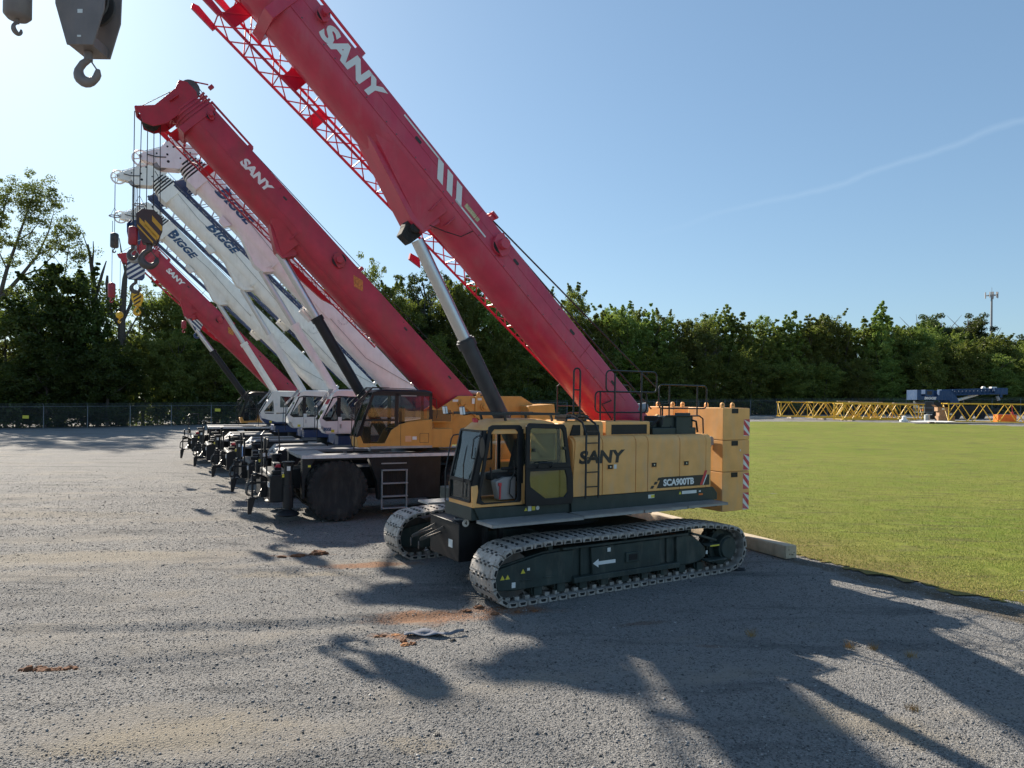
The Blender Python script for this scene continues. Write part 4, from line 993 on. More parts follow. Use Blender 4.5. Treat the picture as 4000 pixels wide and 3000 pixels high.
for s_, t_, r_ in ((5.17, -.25, .20), (10.52, -.14, .12)):
    mb = MB(); mb.T = B1.mat(); mb.cyl((s_, .48, t_), (s_, .56, t_), r_ * 1.05, n=28); mb.prism([(s_ + r_ * 1.2, t_ + .04), (s_ + r_ * .8, t_ + r_), (s_ - r_ * .9, t_ + r_ * .55), (s_ - r_ * 1.2, t_ - .05), (s_ - r_ * .8, t_ - r_), (s_ + r_ * .9, t_ - r_ * .5)], .56, .60); mb.cyl((s_, .60, t_), (s_, .74, t_), r_ * .56, n=24)
    kn = mb.build('boom_pin', RED, bm_, bevel=.01)
    mb = MB(); mb.T = B1.mat(); mb.lathe([(.555, r_ * .8), (.555, r_ * 1.0), (.585, r_ * 1.0), (.585, r_ * .8)], (s_, 0, t_), 'y', 28); mb.build('pin_seal', BLK, kn)
mb = MB(); mb.T = B1.mat()
for s_, t_ in ((7.82, -.20), (4.67, -.20), (2.60, -.20), (.95, -.2)): mb.prism([(s_ + x, t_ + z) for x, z in rrect(-.085, .085, -.033, .033, .032)], .485, .4925)
for s_, t_ in ((8.05, -.09), (3.2, -.10)): mb.cyl((s_, .485, t_), (s_, .492, t_), .02, n=10)
mb.split('inspection_hole', LET_K, bm_)
mb = MB(); mb.T = B1.mat()
for s_ in (2.05, 5.95, 9.05): mb.box(s_ - .006, s_ + .006, .4885, .4945, -.47, -.03)
mb.box(.4, 10.9, .4885, .4935, -.245, -.240); mb.split('weld_seam', REDD, bm_)
mb = MB(); mb.T = B1.mat(); yl = .496
text_on(mb, 'SANY', (10.36, yl, -.45), (-1.52, 0, 0), (-.03, 0, .37), .05, .0)
for a in (7.33, 7.04, 6.75): mb.add([(a, yl, -.085), (a - .17, yl, -.085), (a - .455, yl, -.42), (a - .285, yl, -.42)], [(0, 1, 2, 3)])
mb.add([(8.34, yl, -.075), (7.28, yl, -.075), (7.25, yl, -.11), (8.34, yl, -.11)], [(0, 1, 2, 3)])
mb.add([(6.52, yl, -.385), (5.52, yl, -.385), (5.52, yl, -.42), (6.47, yl, -.42)], [(0, 1, 2, 3)])
mb.build('lettering', LET_W, bm_, smooth=0)
mb = MB(); mb.T = B1.mat(); mb.box(6.28, 5.86, .4905, .4935, -.33, -.24); mb.build('small_sticker', paint('cream_sticker', (.55, .48, .26), .5, var=.3, scale=25), bm_)
mb = MB(); mb.T = B1.mat(); mb.bar((.72, .51, -.54), (.86, .51, -.80), .02); mb.bar((.86, .51, -.80), (.40, .51, -.86), .02); mb.tube([(6.5, .45, -1.2), (6.2, .5, -1.05), (5.9, .51, -.85), (5.8, .505, -.55)], .01, 6); mb.split('cable', BLK2, bm_)
for (a, b_), nm in ((((8.3, -.02, .12), (.8, .34, .12)), 'x'), (((8.32, .0, -.10), (-.35, 1.10, -.1)), 'y')):
    pass
railtube('hoist_rope', [[B1.p(13.9, .06, .12), B1.p(8.3, .02, .12), B1.p(.8, .34, .12), B1.p(-.6, .42, .1)], [B1.p(13.9, .1, -.12), B1.p(8.3, .02, -.12), B1.p(-.45, 1.06, -.12)]], .019, CR, ROPE)
lattice(None, B1, bm_, JRED, JRED, 11.75, 1.2, -.57, -1.15, -1.18, -.42, -.72, -.18, 15, .030, .0135, plates=((11.7, 11.4, 'near'), (10.3, 9.95, 'near'), (9.5, 9.25, 'far'), (6.1, 5.8, 'near')))
mb = MB(); mb.T = B1.mat()
for y in (-.55, -1.17):
    for dt in (-1.2, -.72): mb.prism([(11.7, dt - .05), (12.2, dt - .08), (12.25, dt), (12.15, dt + .06), (11.7, dt + .05)], y - .03, y + .03)
mb.prism([(6.05, -1.32), (6.12, -1.2), (5.9, -1.12), (5.75, -1.25)], -1.2, -1.12)
mb.split('jib_fork', JRED, bm_)
# winch and boom foot
mb = MB(); mb.cyl((-2.9, -.4, 2.6), (-2.9, .4, 2.6), .32, n=28); mb.cyl((-2.0, -.4, 2.45), (-2.0, .4, 2.45), .28, n=28); mb.split('winch', STEEL, CR)
mb = MB(); mb.prism([(-1.6, 1.6), (-2.0, 3.1), (-2.6, 3.45), (-3.1, 3.2), (-3.6, 1.6)], .52, .60); mb.prism([(-1.6, 1.6), (-2.0, 3.1), (-2.6, 3.45), (-3.1, 3.2), (-3.6, 1.6)], -.60, -.52); mb.split('boom_foot_bracket', YEL, CR, bevel=.01)
# luffing ram
top = Vector(B1.p(6.60, -1.34, 0)); foot = Vector((.55, 0, 1.75)); d_ = (foot - top)
j_ = top + d_ * .405
mb = MB(); mb.cyl(j_ + d_ * -.01, foot, .175, n=32); mb.cyl(j_ - d_.normalized() * .02, j_ + d_.normalized() * .14, .205, n=32); cy = mb.build('luffing_cylinder', paint('dark_grey_cylinder', (.035, .036, .040), .45, var=.15, dirt=(.10, .09, .09), dirt_amt=.4), CR)
mb = MB(); mb.cyl(top + d_ * .035, j_, .135, n=32); mb.build('cylinder_rod', CHR, cy)
mb = MB(); mb.T = B1.mat(); mb.prism([(6.62 + math.cos(R(q)) * .20, -1.36 + math.sin(R(q)) * .20) for q in range(0, 360, 24)], -.15, .15); mb.prism([(6.80, -1.40), (6.72, -1.66), (6.46, -1.64), (6.42, -1.34)], -.14, .14); mb.cyl((6.62, -.26, -1.36), (6.62, .26, -1.36), .10, n=20); mb.build('rod_end', RUB, cy, bevel=.02)
# ------------------------------------------------------------------ rough terrain cranes
PROF_R = sym([(.10, -1.15), (.28, -1.09), (.42, -.96), (.49, -.78), (.50, -.56), (.50, -.05), (.46, 0)])
PROF_W = sym([(.12, -.93), (.28, -.89), (.38, -.80), (.43, -.66), (.44, -.10), (.36, 0)])
def tyre(parent, x, y0, y1, d, face):
    """big lugged earthmover tyre with rim; face = +1 when its outside looks to +y"""
    r = d / 2; yc = (y0 + y1) / 2; w = (y1 - y0) / 2
    root = empty('wheel'); root.parent = parent
    mb = MB(); mb.lathe([(-w * .80, r * .52), (-w * .97, r * .62), (-w, r * .78), (-w * .90, r * .92), (-w * .62, r * .965), (w * .62, r * .965), (w * .90, r * .92), (w, r * .78), (w * .97, r * .62), (w * .80, r * .52)], (x, yc, r), 'y', 56)
    n = 26
    for k in range(n):
        for sd in (-1, 1):
            a = 2 * math.pi * (k + (.5 if sd > 0 else 0)) / n
            mb.T = Matrix.Translation((x, yc, r)) @ Matrix.Rotation(a, 4, 'Y')
            # slanted lug reaching over the shoulder
            mb.hexa([(-.07, 0, r * .955), (.07, 0, r * .955), (.14, sd * w * .88, r * .90), (.0, sd * w * .88, r * .90), (-.06, 0, r * 1.0), (.06, 0, r * 1.0), (.13, sd * w * .96, r * .955), (.01, sd * w * .96, r * .955)])
            mb.hexa([(.0, sd * w * .88, r * .78), (.11, sd * w * .88, r * .78), (.14, sd * w * .86, r * .94), (.0, sd * w * .86, r * .94), (.02, sd * w * 1.02, r * .80), (.10, sd * w * 1.02, r * .80), (.13, sd * w * .97, r * .95), (.01, sd * w * .97, r * .95)])
    mb.T = Matrix.Identity(4)
    mb.build('tyre', RUB, root, smooth=40)
    mb = MB(); f = face
    mb.lathe([(f * w * .55, r * .10), (f * w * .55, r * .30), (f * w * .45, r * .33), (f * w * .45, r * .50), (f * w * .80, r * .52), (f * w * .80, r * .545), (f * w * .2, r * .545), (f * w * .2, r * .1)], (x, yc, r), 'y', 40)
    mb.lathe([(f * w * .5, r * .1), (f * w * .5, r * .22), (f * w * .70, r * .20), (f * w * .72, r * .08)], (x, yc, r), 'y', 24)
    for k in range(12): a = 2 * math.pi * k / 12; mb.cyl((x + math.cos(a) * r * .27, yc + f * w * .55, r + math.sin(a) * r * .27), (x + math.cos(a) * r * .27, yc + f * w * .62, r + math.sin(a) * r * .27), .016, n=6)
    mb.build('rim', BLK, root, smooth=40)
    return root

def carrier(root, white=False, k=0):
    mb = MB()
    mb.box(1.25, -6.9, -.62, .62, .95, 1.55); mb.box(.9, .6, -1.0, 1.0, .8, 1.2); mb.box(-4.0, -4.5, -1.0, 1.0, .7, 1.2)
    mb.build('chassis', BLK, root, bevel=.02)
    if not white:
        mb = MB(); mb.prism_z([(1.08, .95), (1.08, 1.66), (-5.6, 1.66), (-5.6, .60), (-1.5, .60), (-1.5, .95)], 1.93, 2.03)
        mb.prism_z([(1.08, -.95), (-1.5, -.95), (-1.5, -.6), (-5.6, -.6), (-5.6, -1.66), (1.08, -1.66)], 1.93, 2.03)
        mb.box(1.08, .2, -.95, .95, 1.90, 2.0)
        dk_ = mb.build('deck', DECK, root, bevel=.012)
        mb = MB(); mb.box(1.085, -5.6, 1.655, 1.672, 1.935, 2.034); mb.build('deck_edge', paint('pale_deck_edge', (.62, .60, .60), .5, var=.1, dirt=(.35, .33, .32), dirt_amt=.5), dk_)
        mb = MB()
        mb.prism([(1.06, .75), (1.06, 1.93), (.70, 1.93), (.98, 1.3), (.98, .75)], 1.30, 1.63)           # front mudguard plate
        mb.prism([(-.9, 1.93), (-1.18, 1.2), (-1.22, .62), (-3.2, .62), (-3.25, 1.93)], 1.30, 1.62)
        mb.box(.70, -.9, .85, 1.55, 1.86, 1.93)
        mb.build('side_skirt', BLK, root, bevel=.01)
        mb = MB(); mb.prism([(1.06, .75), (1.06, 1.93), (.70, 1.93), (.98, 1.3), (.98, .75)], -1.63, -1.30); mb.prism([(-.9, 1.93), (-1.18, 1.2), (-1.22, .62), (-3.2, .62), (-3.25, 1.93)], -1.62, -1.30); mb.build('far_skirt', BLK, root)
        mb = MB(); mb.box(.92, .80, 1.632, 1.636, 1.66, 1.77); mb.mat(1); mb.box(.90, .82, 1.6365, 1.638, 1.685, 1.745); mb.build('side_marker', [LET_K, STK_Y], root)
        mb = MB(); mb.box(-1.02, -1.12, 1.661, 1.664, 1.955, 1.985); mb.build('side_marker', STK_Y, root)
    else:
        # low deck with raised tapering covers
        mb = MB(); mb.box(1.4, -5.8, -1.5, 1.5, 1.52, 1.60)
        mb.build('deck', DECK, root, bevel=.01)
        for y0, y1 in ((.62, 1.48), (-1.48, -.62)):
            mb = MB(); mb.prism([(1.0, 1.60), (.72, 1.86), (-1.1, 1.88), (-1.45, 1.60)], y0, y1); mb.prism([(-2.6, 1.60), (-2.85, 1.95), (-5.4, 1.95), (-5.6, 1.60)], y0, y1); mb.build('mudguard_cover', DECK, root, bevel=.02)
            mb = MB(); mb.box(.95, -1.4, (y1 if y0 > 0 else y0) - .03, (y1 if y0 > 0 else y0) + .03, 1.25, 1.80); mb.build('side_skirt', BLK, root)
        mb = MB(); mb.box(-1.5, -3.0, 1.0, 1.5, .7, 1.52); mb.box(-1.5, -3.0, -1.5, -1.0, .7, 1.52); mb.build('fuel_tank', BLK, root, bevel=.03)
        mb = MB(); mb.box(.9, .2, -.5, .5, 1.60, 1.78); mb.build('engine_cover', GRY2, root, bevel=.03)
    # outrigger box, jacks, pads
    zb = 0 if not white else -.08
    mb = MB(); mb.prism([(1.93, .67 + zb), (1.93, 1.40 + zb), (1.88, 1.45 + zb), (1.30, 1.45 + zb), (1.30, .67 + zb)], -1.55, 1.42)
    ob = mb.build('front_outrigger_box', BLK, root, bevel=.015); ob['label'] = 'black box across the front end'
    mb = MB(); mb.box(-5.9, -6.6, -1.5, 1.5, .67, 1.45); mb.build('rear_outrigger_box', BLK, root, bevel=.015)
    for x in (1.44, -6.3):
        for y in (1.52, -1.52):
            mb = MB(); mb.cyl((x, y, .55), (x, y, 1.72), .125, n=20); mb.cyl((x, y, 1.72), (x, y, 1.80), .155, n=20); mb.cyl((x, y, .5), (x, y, 1.15), .15, n=20); mb.cyl((x, y, 1.82), (x, y, 1.86), .19, n=20); mb.cyl((x, y, .32), (x, y, .60), .07, n=14)
            jk = mb.build('outrigger_jack', BLK, root, bevel=.008)
            mb = MB(); mb.lathe([(.16, .30), (.20, .34), (.24, .30), (.34, .11), (.42, .09)], (x, y, .12), 'z', 28); mb.build('outrigger_pad', BLK, jk)
    mb = MB(); mb.box(1.50, 1.40, 1.67, 1.675, 1.60, 1.73); mb.mat(1); mb.box(1.62, 1.55, 1.56, 1.565, 1.40, 1.50); mb.split('jack_sticker', [STK_W, STK_Y], root)
    # front clutter: hook stay, pipes, bumper winch, mirrors, lamps
    mb = MB()
    mb.box(2.12, 1.93, -.7, .6, .72, 1.32); mb.bar((2.0, .95, 1.2), (2.45, .98, 1.22), .06); mb.bar((2.38, .96, 1.45), (2.38, .98, .78), .06); mb.box(2.46, 2.24, .75, 1.1, .74, .80)
    mb.hexa([(2.40, .86, .28), (2.50, .86, .28), (2.50, 1.0, .28), (2.40, 1.0, .28), (2.30, .84, .75), (2.50, .84, .75), (2.50, 1.02, .75), (2.30, 1.02, .75)])
    mb.box(2.36, 2.18, .7, 1.0, 1.32, 1.42); mb.box(2.33, 2.25, .5, .9, 1.42, 1.50)
    mb.build('tow_bracket', BLK, root, bevel=.01)
    mb = MB()
    for y in (.2, .42, .62): mb.tube([(1.95, y, 1.3), (2.25, y + .1, 1.42), (2.5, y + .2, 1.1), (2.52, y + .2, .85), (2.3, y + .2, .72)], .022, 7)
    mb.tube([(2.1, .8, 1.0), (2.25, 1.2, .8), (2.0, 1.45, .78)], .018, 7)
    mb.split('front_hose', BLK2, root)
    mb = MB()
    if not white:
        mb.tube([(2.12, 1.0, 1.35), (2.12, 1.0, 2.0), (2.15, 1.0, 2.62), (2.05, .8, 2.72), (1.6, .45, 2.74), (1.55, .4, 2.1)], .02, 8)
        mb.bar((2.0, 1.1, 1.45), (2.0, 1.1, 1.85), .04); mb.bar((2.02, 1.1, 1.75), (2.42, 1.12, 1.73), .03)
    else:
        mb.tube([(2.05, .9, 1.3), (2.05, .9, 2.0)], .025, 8); mb.tube([(2.05, -.8, 1.3), (2.05, -.8, 2.2)], .025, 8)
    ms = mb.build('mirror_stand', BLK2, root)
    def plate_mirror(x, y, z, w, h, nm='mirror', mat=BLK):
        mb = MB(); mb.loft([[(x - .03 * q, y + a * q2, z + b_ * q2) for a, b_ in [(c[0], c[1]) for c in rrect(-w / 2, w / 2, -h / 2, h / 2, min(w, h) * .25, 3)]] for q, q2 in ((1, .9), (.6, 1), (-.6, 1), (-1, .96))])
        return mb.build(nm, mat, ms)
    if not white:
        plate_mirror(2.05, .98, 2.32, .24, .44); plate_mirror(2.05, .98, 1.80, .20, .28); plate_mirror(2.30, 1.28, 1.72, .20, .34); 
        mb = MB(); mb.bar((2.35, 1.2, 1.5), (2.05, .95, 1.35), .16, .05); mb.build('step_plate', BLK, root)
    else:
        a_ = plate_mirror(2.05, .9, 2.05, .22, .36); plate_mirror(2.05, -.8, 2.2, .2, .3)
        plate_mirror(1.2, .55, 2.0, .24, .34); plate_mirror(1.2, .25, 2.0, .24, .34)
        if k == 2:
            mb = MB(); mb.box(2.12, 2.10, .72, .90, 1.55, 1.95); mb.build('mirror_face', paint('painted_sky_reflection', (.25, .45, .8), .2, var=.05), ms)  # sky reflection painted onto the mirror as a blue colour
    mb = MB(); mb.box(1.97, 1.94, 1.05, 1.35, 1.10, 1.24); mb.box(1.97, 1.94, -1.3, -1.0, 1.10, 1.24); mb.split('headlight', LENS, root)
    mb = MB(); mb.box(1.75, 1.55, .55, .85, 1.45, 1.62); mb.box(1.7, 1.5, -.4, .2, 1.45, 1.70); mb.box(1.85, 1.6, .95, 1.2, 1.45, 1.56); mb.build('front_bracket', BLK, root, bevel=.01)
    if not white or k == 1:
        mb = MB(); mb.cyl((1.62, .72, 1.62), (1.62, .72, 1.72), .07, n=12); mb.cyl((1.55, .60, 1.56), (1.72, .84, 1.66), .03, n=8); mb.build('red_valve', STK_R, root)
    # steps
    mb = MB()
    if not white:
        mb.box(-1.30, -2.10, 1.60, 1.80, 1.52, 1.55)
        for x in (-1.30, -2.08): mb.box(x, x - .03, 1.63, 1.72, .32, 1.55)
        for z in (1.12, .72, .36): mb.box(-1.3, -2.1, 1.62, 1.84, z, z + .03)
    else:
        for x in (-1.7, -2.3): mb.box(x, x - .03, 1.5, 1.6, .5, 1.5)
        for z in (1.2, .85, .52): mb.box(-1.7, -2.3, 1.5, 1.68, z, z + .03)
    mb.build('access_steps', GRY2 if not white else BLK, root)
    if not white:
        mb = MB(); mb.box(-1.33, -2.05, 1.635, 1.65, .72, 1.5)
        for q in range(6): mb.box(-1.38 - q * .12, -1.40 - q * .12, 1.65, 1.66, .76, 1.1); mb.box(-1.38 - q * .12, -1.40 - q * .12, 1.65, 1.66, 1.16, 1.48)
        mb.build('step_back_plate', BLK, root)
        mb = MB(); mb.box(-1.30, -2.10, 1.63, 1.66, 1.72, 1.755); mb.build('step_handle', GRY2, root)
    d = 1.90 if not white else 1.6
    for x in (0, -4.3):
        tyre(root, x, .92 if not white else .85, 1.62 if not white else 1.42, d, 1); tyre(root, x, -1.62 if not white else -1.42, -.92 if not white else -.85, d, -1)
    mb = MB(); mb.lathe([(1.55, .55), (1.55, .85), (1.95, .85), (2.2, .75), (2.2, .4)], (-2.9, 0, 0), 'z', 36); mb.build('slewing_ring', BLK, root)

def cab_generic(root, kind, body, lower, frame, x0, x1, y0, y1, z0, z1, zs, logo=False):
    """kind 'dark': black pillars, sloping yellow belly; 'light': white body with big dark side window"""
    mb = MB()
    if kind == 'dark':
        mb.prism([(x0 + .02, z0), (x0 + .10, z0 + .30), (x0 - .02, z0 + .36), (x0 - .12, z0 + .12), (x0 - .78, z0 + .12), (x0 - .98, z0 + .52), (x0 - 1.25, z0 + .70), (x0 - 1.55, z0 + .78), (x1, z0 + .86), (x1, z0 + .02)], y1 - .04, y1 + .012)
        mb.prism([(x0 + .02, z0), (x0 + .10, z0 + .30), (x0 - .02, z0 + .36), (x0 - .12, z0 + .12), (x0 - .78, z0 + .12), (x0 - .98, z0 + .52), (x0 - 1.25, z0 + .70), (x1, z0 + .86), (x1, z0 + .02)], y0, y0 + .05)
        mb.box(x0 + .02, x1, y0, y1, z0, z0 + .06); mb.prism([(x0 + .02, z0), (x0 + .10, z0 + .30), (x0 + .04, z0 + .32), (x0 - .03, z0)], y0, y1); mb.box(x1 + .05, x1, y0, y1, z0, z0 + .85)
    else:
        mb.prism([(x0 - .18, z0), (x0 + .02, z0 + .22), (x0 + .06, z0 + .52), (x0 - .06, z0 + .56), (x0 - .2, z0 + .50), (x0 - .6, z0 + .44), (x1, z0 + .44), (x1, z0)], y1 - .05, y1)
        mb.prism([(x0 - .18, z0), (x0 + .02, z0 + .22), (x0 + .06, z0 + .52), (x0 - .06, z0 + .56), (x1, z0 + .44), (x1, z0)], y0, y0 + .05)
        mb.prism([(x0 - .18, z0), (x0 + .02, z0 + .22), (x0 + .06, z0 + .55), (x0 - .0, z0 + .55), (x0 - .16, z0 + .06), (x1, z0 + .06), (x1, z0)], y0, y1)
        mb.box(x1 + .05, x1, y0, y1, z0, z1 - .1)
    cb = mb.build('cab', lower, root, bevel=.012)
    # roof
    mb = MB()
    zr = z1
    fx = x0 - .42 if kind == 'dark' else x0 - .52
    mb.loft([[(fx + .02, y, zr - .11), (fx - .12, y, zr - .02 - k), (fx - .3, y, zr - k), (x1 + .2, y, zr - k), (x1, y, zr - .05 - k), (x1, y, zr - .12)] for y, k in ((y0, .05), (y0 + .08, 0), (y1 - .08, 0), (y1, .05))])
    mb.build('roof', frame, cb, bevel=.01)
    # pillars
    mb = MB()
    lowz = z0 + (.34 if kind == 'dark' else .54)
    for y in (y0 + .02, y1 - .025):
        mb.hexa([(x0 + .10, y - .025, lowz), (x0 + .10, y + .025, lowz), (x0 + .02, y + .025, lowz), (x0 + .02, y - .025, lowz), (fx + .03, y - .025, zr - .1), (fx + .03, y + .025, zr - .1), (fx - .06, y + .025, zr - .1), (fx - .06, y - .025, zr - .1)])
        mb.box(x1 + .09, x1, y - .022, y + .022, z0 + .4, zr - .1)
        xm = x0 - 1.15 if kind == 'dark' else x0 - .62
        mb.box(xm + .05, xm - .06, y - .022, y + .022, z0 + .44, zr - .1)
        mb.box(fx, x1, y - .022, y + .022, zr - .2, zr - .09)
    if kind == 'dark':
        mb.prism([(x0 - .05, z0 + .30), (x0 + .05, z0 + .36), (x0 - .12, z0 + 1.0), (x0 - .2, z0 + 1.0)], y1 - .04, y1)
        mb.box(x0 - .15, x0 - 1.2, y1 - .04, y1, z0 + .80, z0 + .86)
    if kind == 'light':
        for y in (y0 + .0, y1 - .04):
            o_ = [(x0 + .07, z0 + .50), (x0 + .02, z0 + .30), (x0 - .70, z0 + .10), (x1, z0 + .10), (x1, zr - .06), (x0 - .95, zr - .04), (fx - .05, zr - .05), (fx + .06, zr - .12)]
            i_ = [(x0 - .06, z0 + .60), (x0 - .16, z0 + .52), (x0 - .72, z0 + .50), (x1 + .14, z0 + .56), (x1 + .14, zr - .32), (x0 - .95, zr - .28), (fx - .16, zr - .28), (fx - .08, zr - .36)]
            ring_frame(mb, o_, i_, y, y + .045)
    mb.build('cab_pillars', frame, cb)
    # glass
    g = GLASSD
    mb = MB(); mb.add([(x0 + .09, y0 + .05, lowz), (x0 + .09, y1 - .05, lowz), (fx + .02, y1 - .05, zr - .12), (fx + .02, y0 + .05, zr - .12)], [(0, 1, 2, 3)]); mb.build('windscreen', GLASSD, cb, smooth=0)
    for y in (y1 - .02, y0 + .02):
        mb = MB()
        if kind == 'dark':
            mb.add([(x0 + .02, y, z0 + .36), (x0 - .12, y, z0 + .13), (x0 - .78, y, z0 + .13), (x0 - 1.2, y, z0 + .72), (x0 - 1.2, y, zr - .15), (fx, y, zr - .15)], [(0, 1, 2, 3, 4, 5)])
        else:
            mb.add([(x0 + .02, y, z0 + .55), (x0 - .6, y, z0 + .46), (x0 - .6, y, zr - .15), (fx, y, zr - .15)], [(0, 1, 2, 3)])
        mb.build('front_side_window', g, cb, smooth=0)
        mb = MB(); xm = x0 - 1.2 if kind == 'dark' else x0 - .66
        mb.add([(xm, y, z0 + (.78 if kind == 'dark' else .46)), (x1 + .05, y, z0 + (.86 if kind == 'dark' else .46)), (x1 + .05, y, zr - .15), (xm, y, zr - .15)], [(0, 1, 2, 3)]); mb.build('rear_side_window', g, cb, smooth=0)
    mb = MB(); mb.box(x0 - .95, x0 - 1.45, y0 + .3, y1 - .25, z0 + .45, z0 + .58); mb.box(x0 - 1.38, x0 - 1.5, y0 + .32, y1 - .28, z0 + .5, z0 + 1.25); mb.box(x0 - 1.0, x0 - 1.4, y0 + .35, y1 - .35, z0 + .06, z0 + .45); mb.build('operator_seat', SEAT, cb, bevel=.03)
    mb = MB(); mb.box(x0 - .15, x0 - .4, y0 + .15, y1 - .2, z0 + .06, z0 + .62); mb.cyl((x0 - .45, (y0 + y1) / 2, z0 + .6), (x0 - .55, (y0 + y1) / 2, z0 + .85), .03); mb.build('dashboard', SEAT, cb, bevel=.02)
    mb = MB(); mb.tube([(x0 - .62 + math.cos(R(a)) * .05, (y0 + y1) / 2 + math.sin(R(a)) * .19, z0 + .88 + math.cos(R(a)) * .19) for a in range(0, 360, 20)], .015, 6, True); mb.build('steering_wheel', SEAT, cb)
    mb = MB()
    for k in range(5): yy = y0 + .12 + (y1 - y0 - .24) * k / 4; mb.bar((fx + .10, yy, zr - .02), (x0 + .14, yy, z0 + 1.0), .018)
    mb.bar((fx + .12, y0, zr + .0), (fx + .12, y1, zr + .0), .03)
    if kind == 'dark':
        for yy in (y0 + .05, y1 - .05): mb.bar((fx + .02, yy, zr + .05), (x0 + .16, yy, zr - .5), .045); mb.bar((fx + .02, yy, zr + .05), (fx - .5, yy, zr + .04), .03)
    mb.build('front_guard', BLK2 if kind == 'dark' else GRY2, cb)
    mb = MB(); mb.tube([(x1 - .0, y1 - .05, zr - .25), (x1 - .12, y1 + .02, zr - .3), (x1 - .16, y1 + .02, zr - .75), (x1 - .14, y1, zr - .9)], .012, 6); mb.build('grab_rail', BLK2, cb)
    mb = MB(); mb.bar((x0 + .17, y1, z0 - .1), (x0 + .15, y1 + .04, zr - .6), .03); mb.tube([(x0 + .16, y1, zr - .6), (x0 + .25, y1 + .08, zr - .55), (x0 + .28, y1 + .1, z0 + .1)], .014, 6); mb.build('mirror_arm', BLK2, cb)
    mb = MB(); mb.bar((x0 + .14, y1 - .35, z0 + .5), (x0 - .02, y1 - .3, zr - .55), .014); mb.build('wiper', BLK2, cb)
    mb = MB(); mb.tube([(fx - .2, y1 - .15, zr + .02), (fx - .6, y1 - .2, zr + .035), (x1 + .5, y1 - .2, zr + .02)], .012, 6); mb.build('roof_cable', BLK2, cb)
    return cb, xm

def rope_run(root, pts): railtube('hoist_rope', pts, .011, root, ROPE)

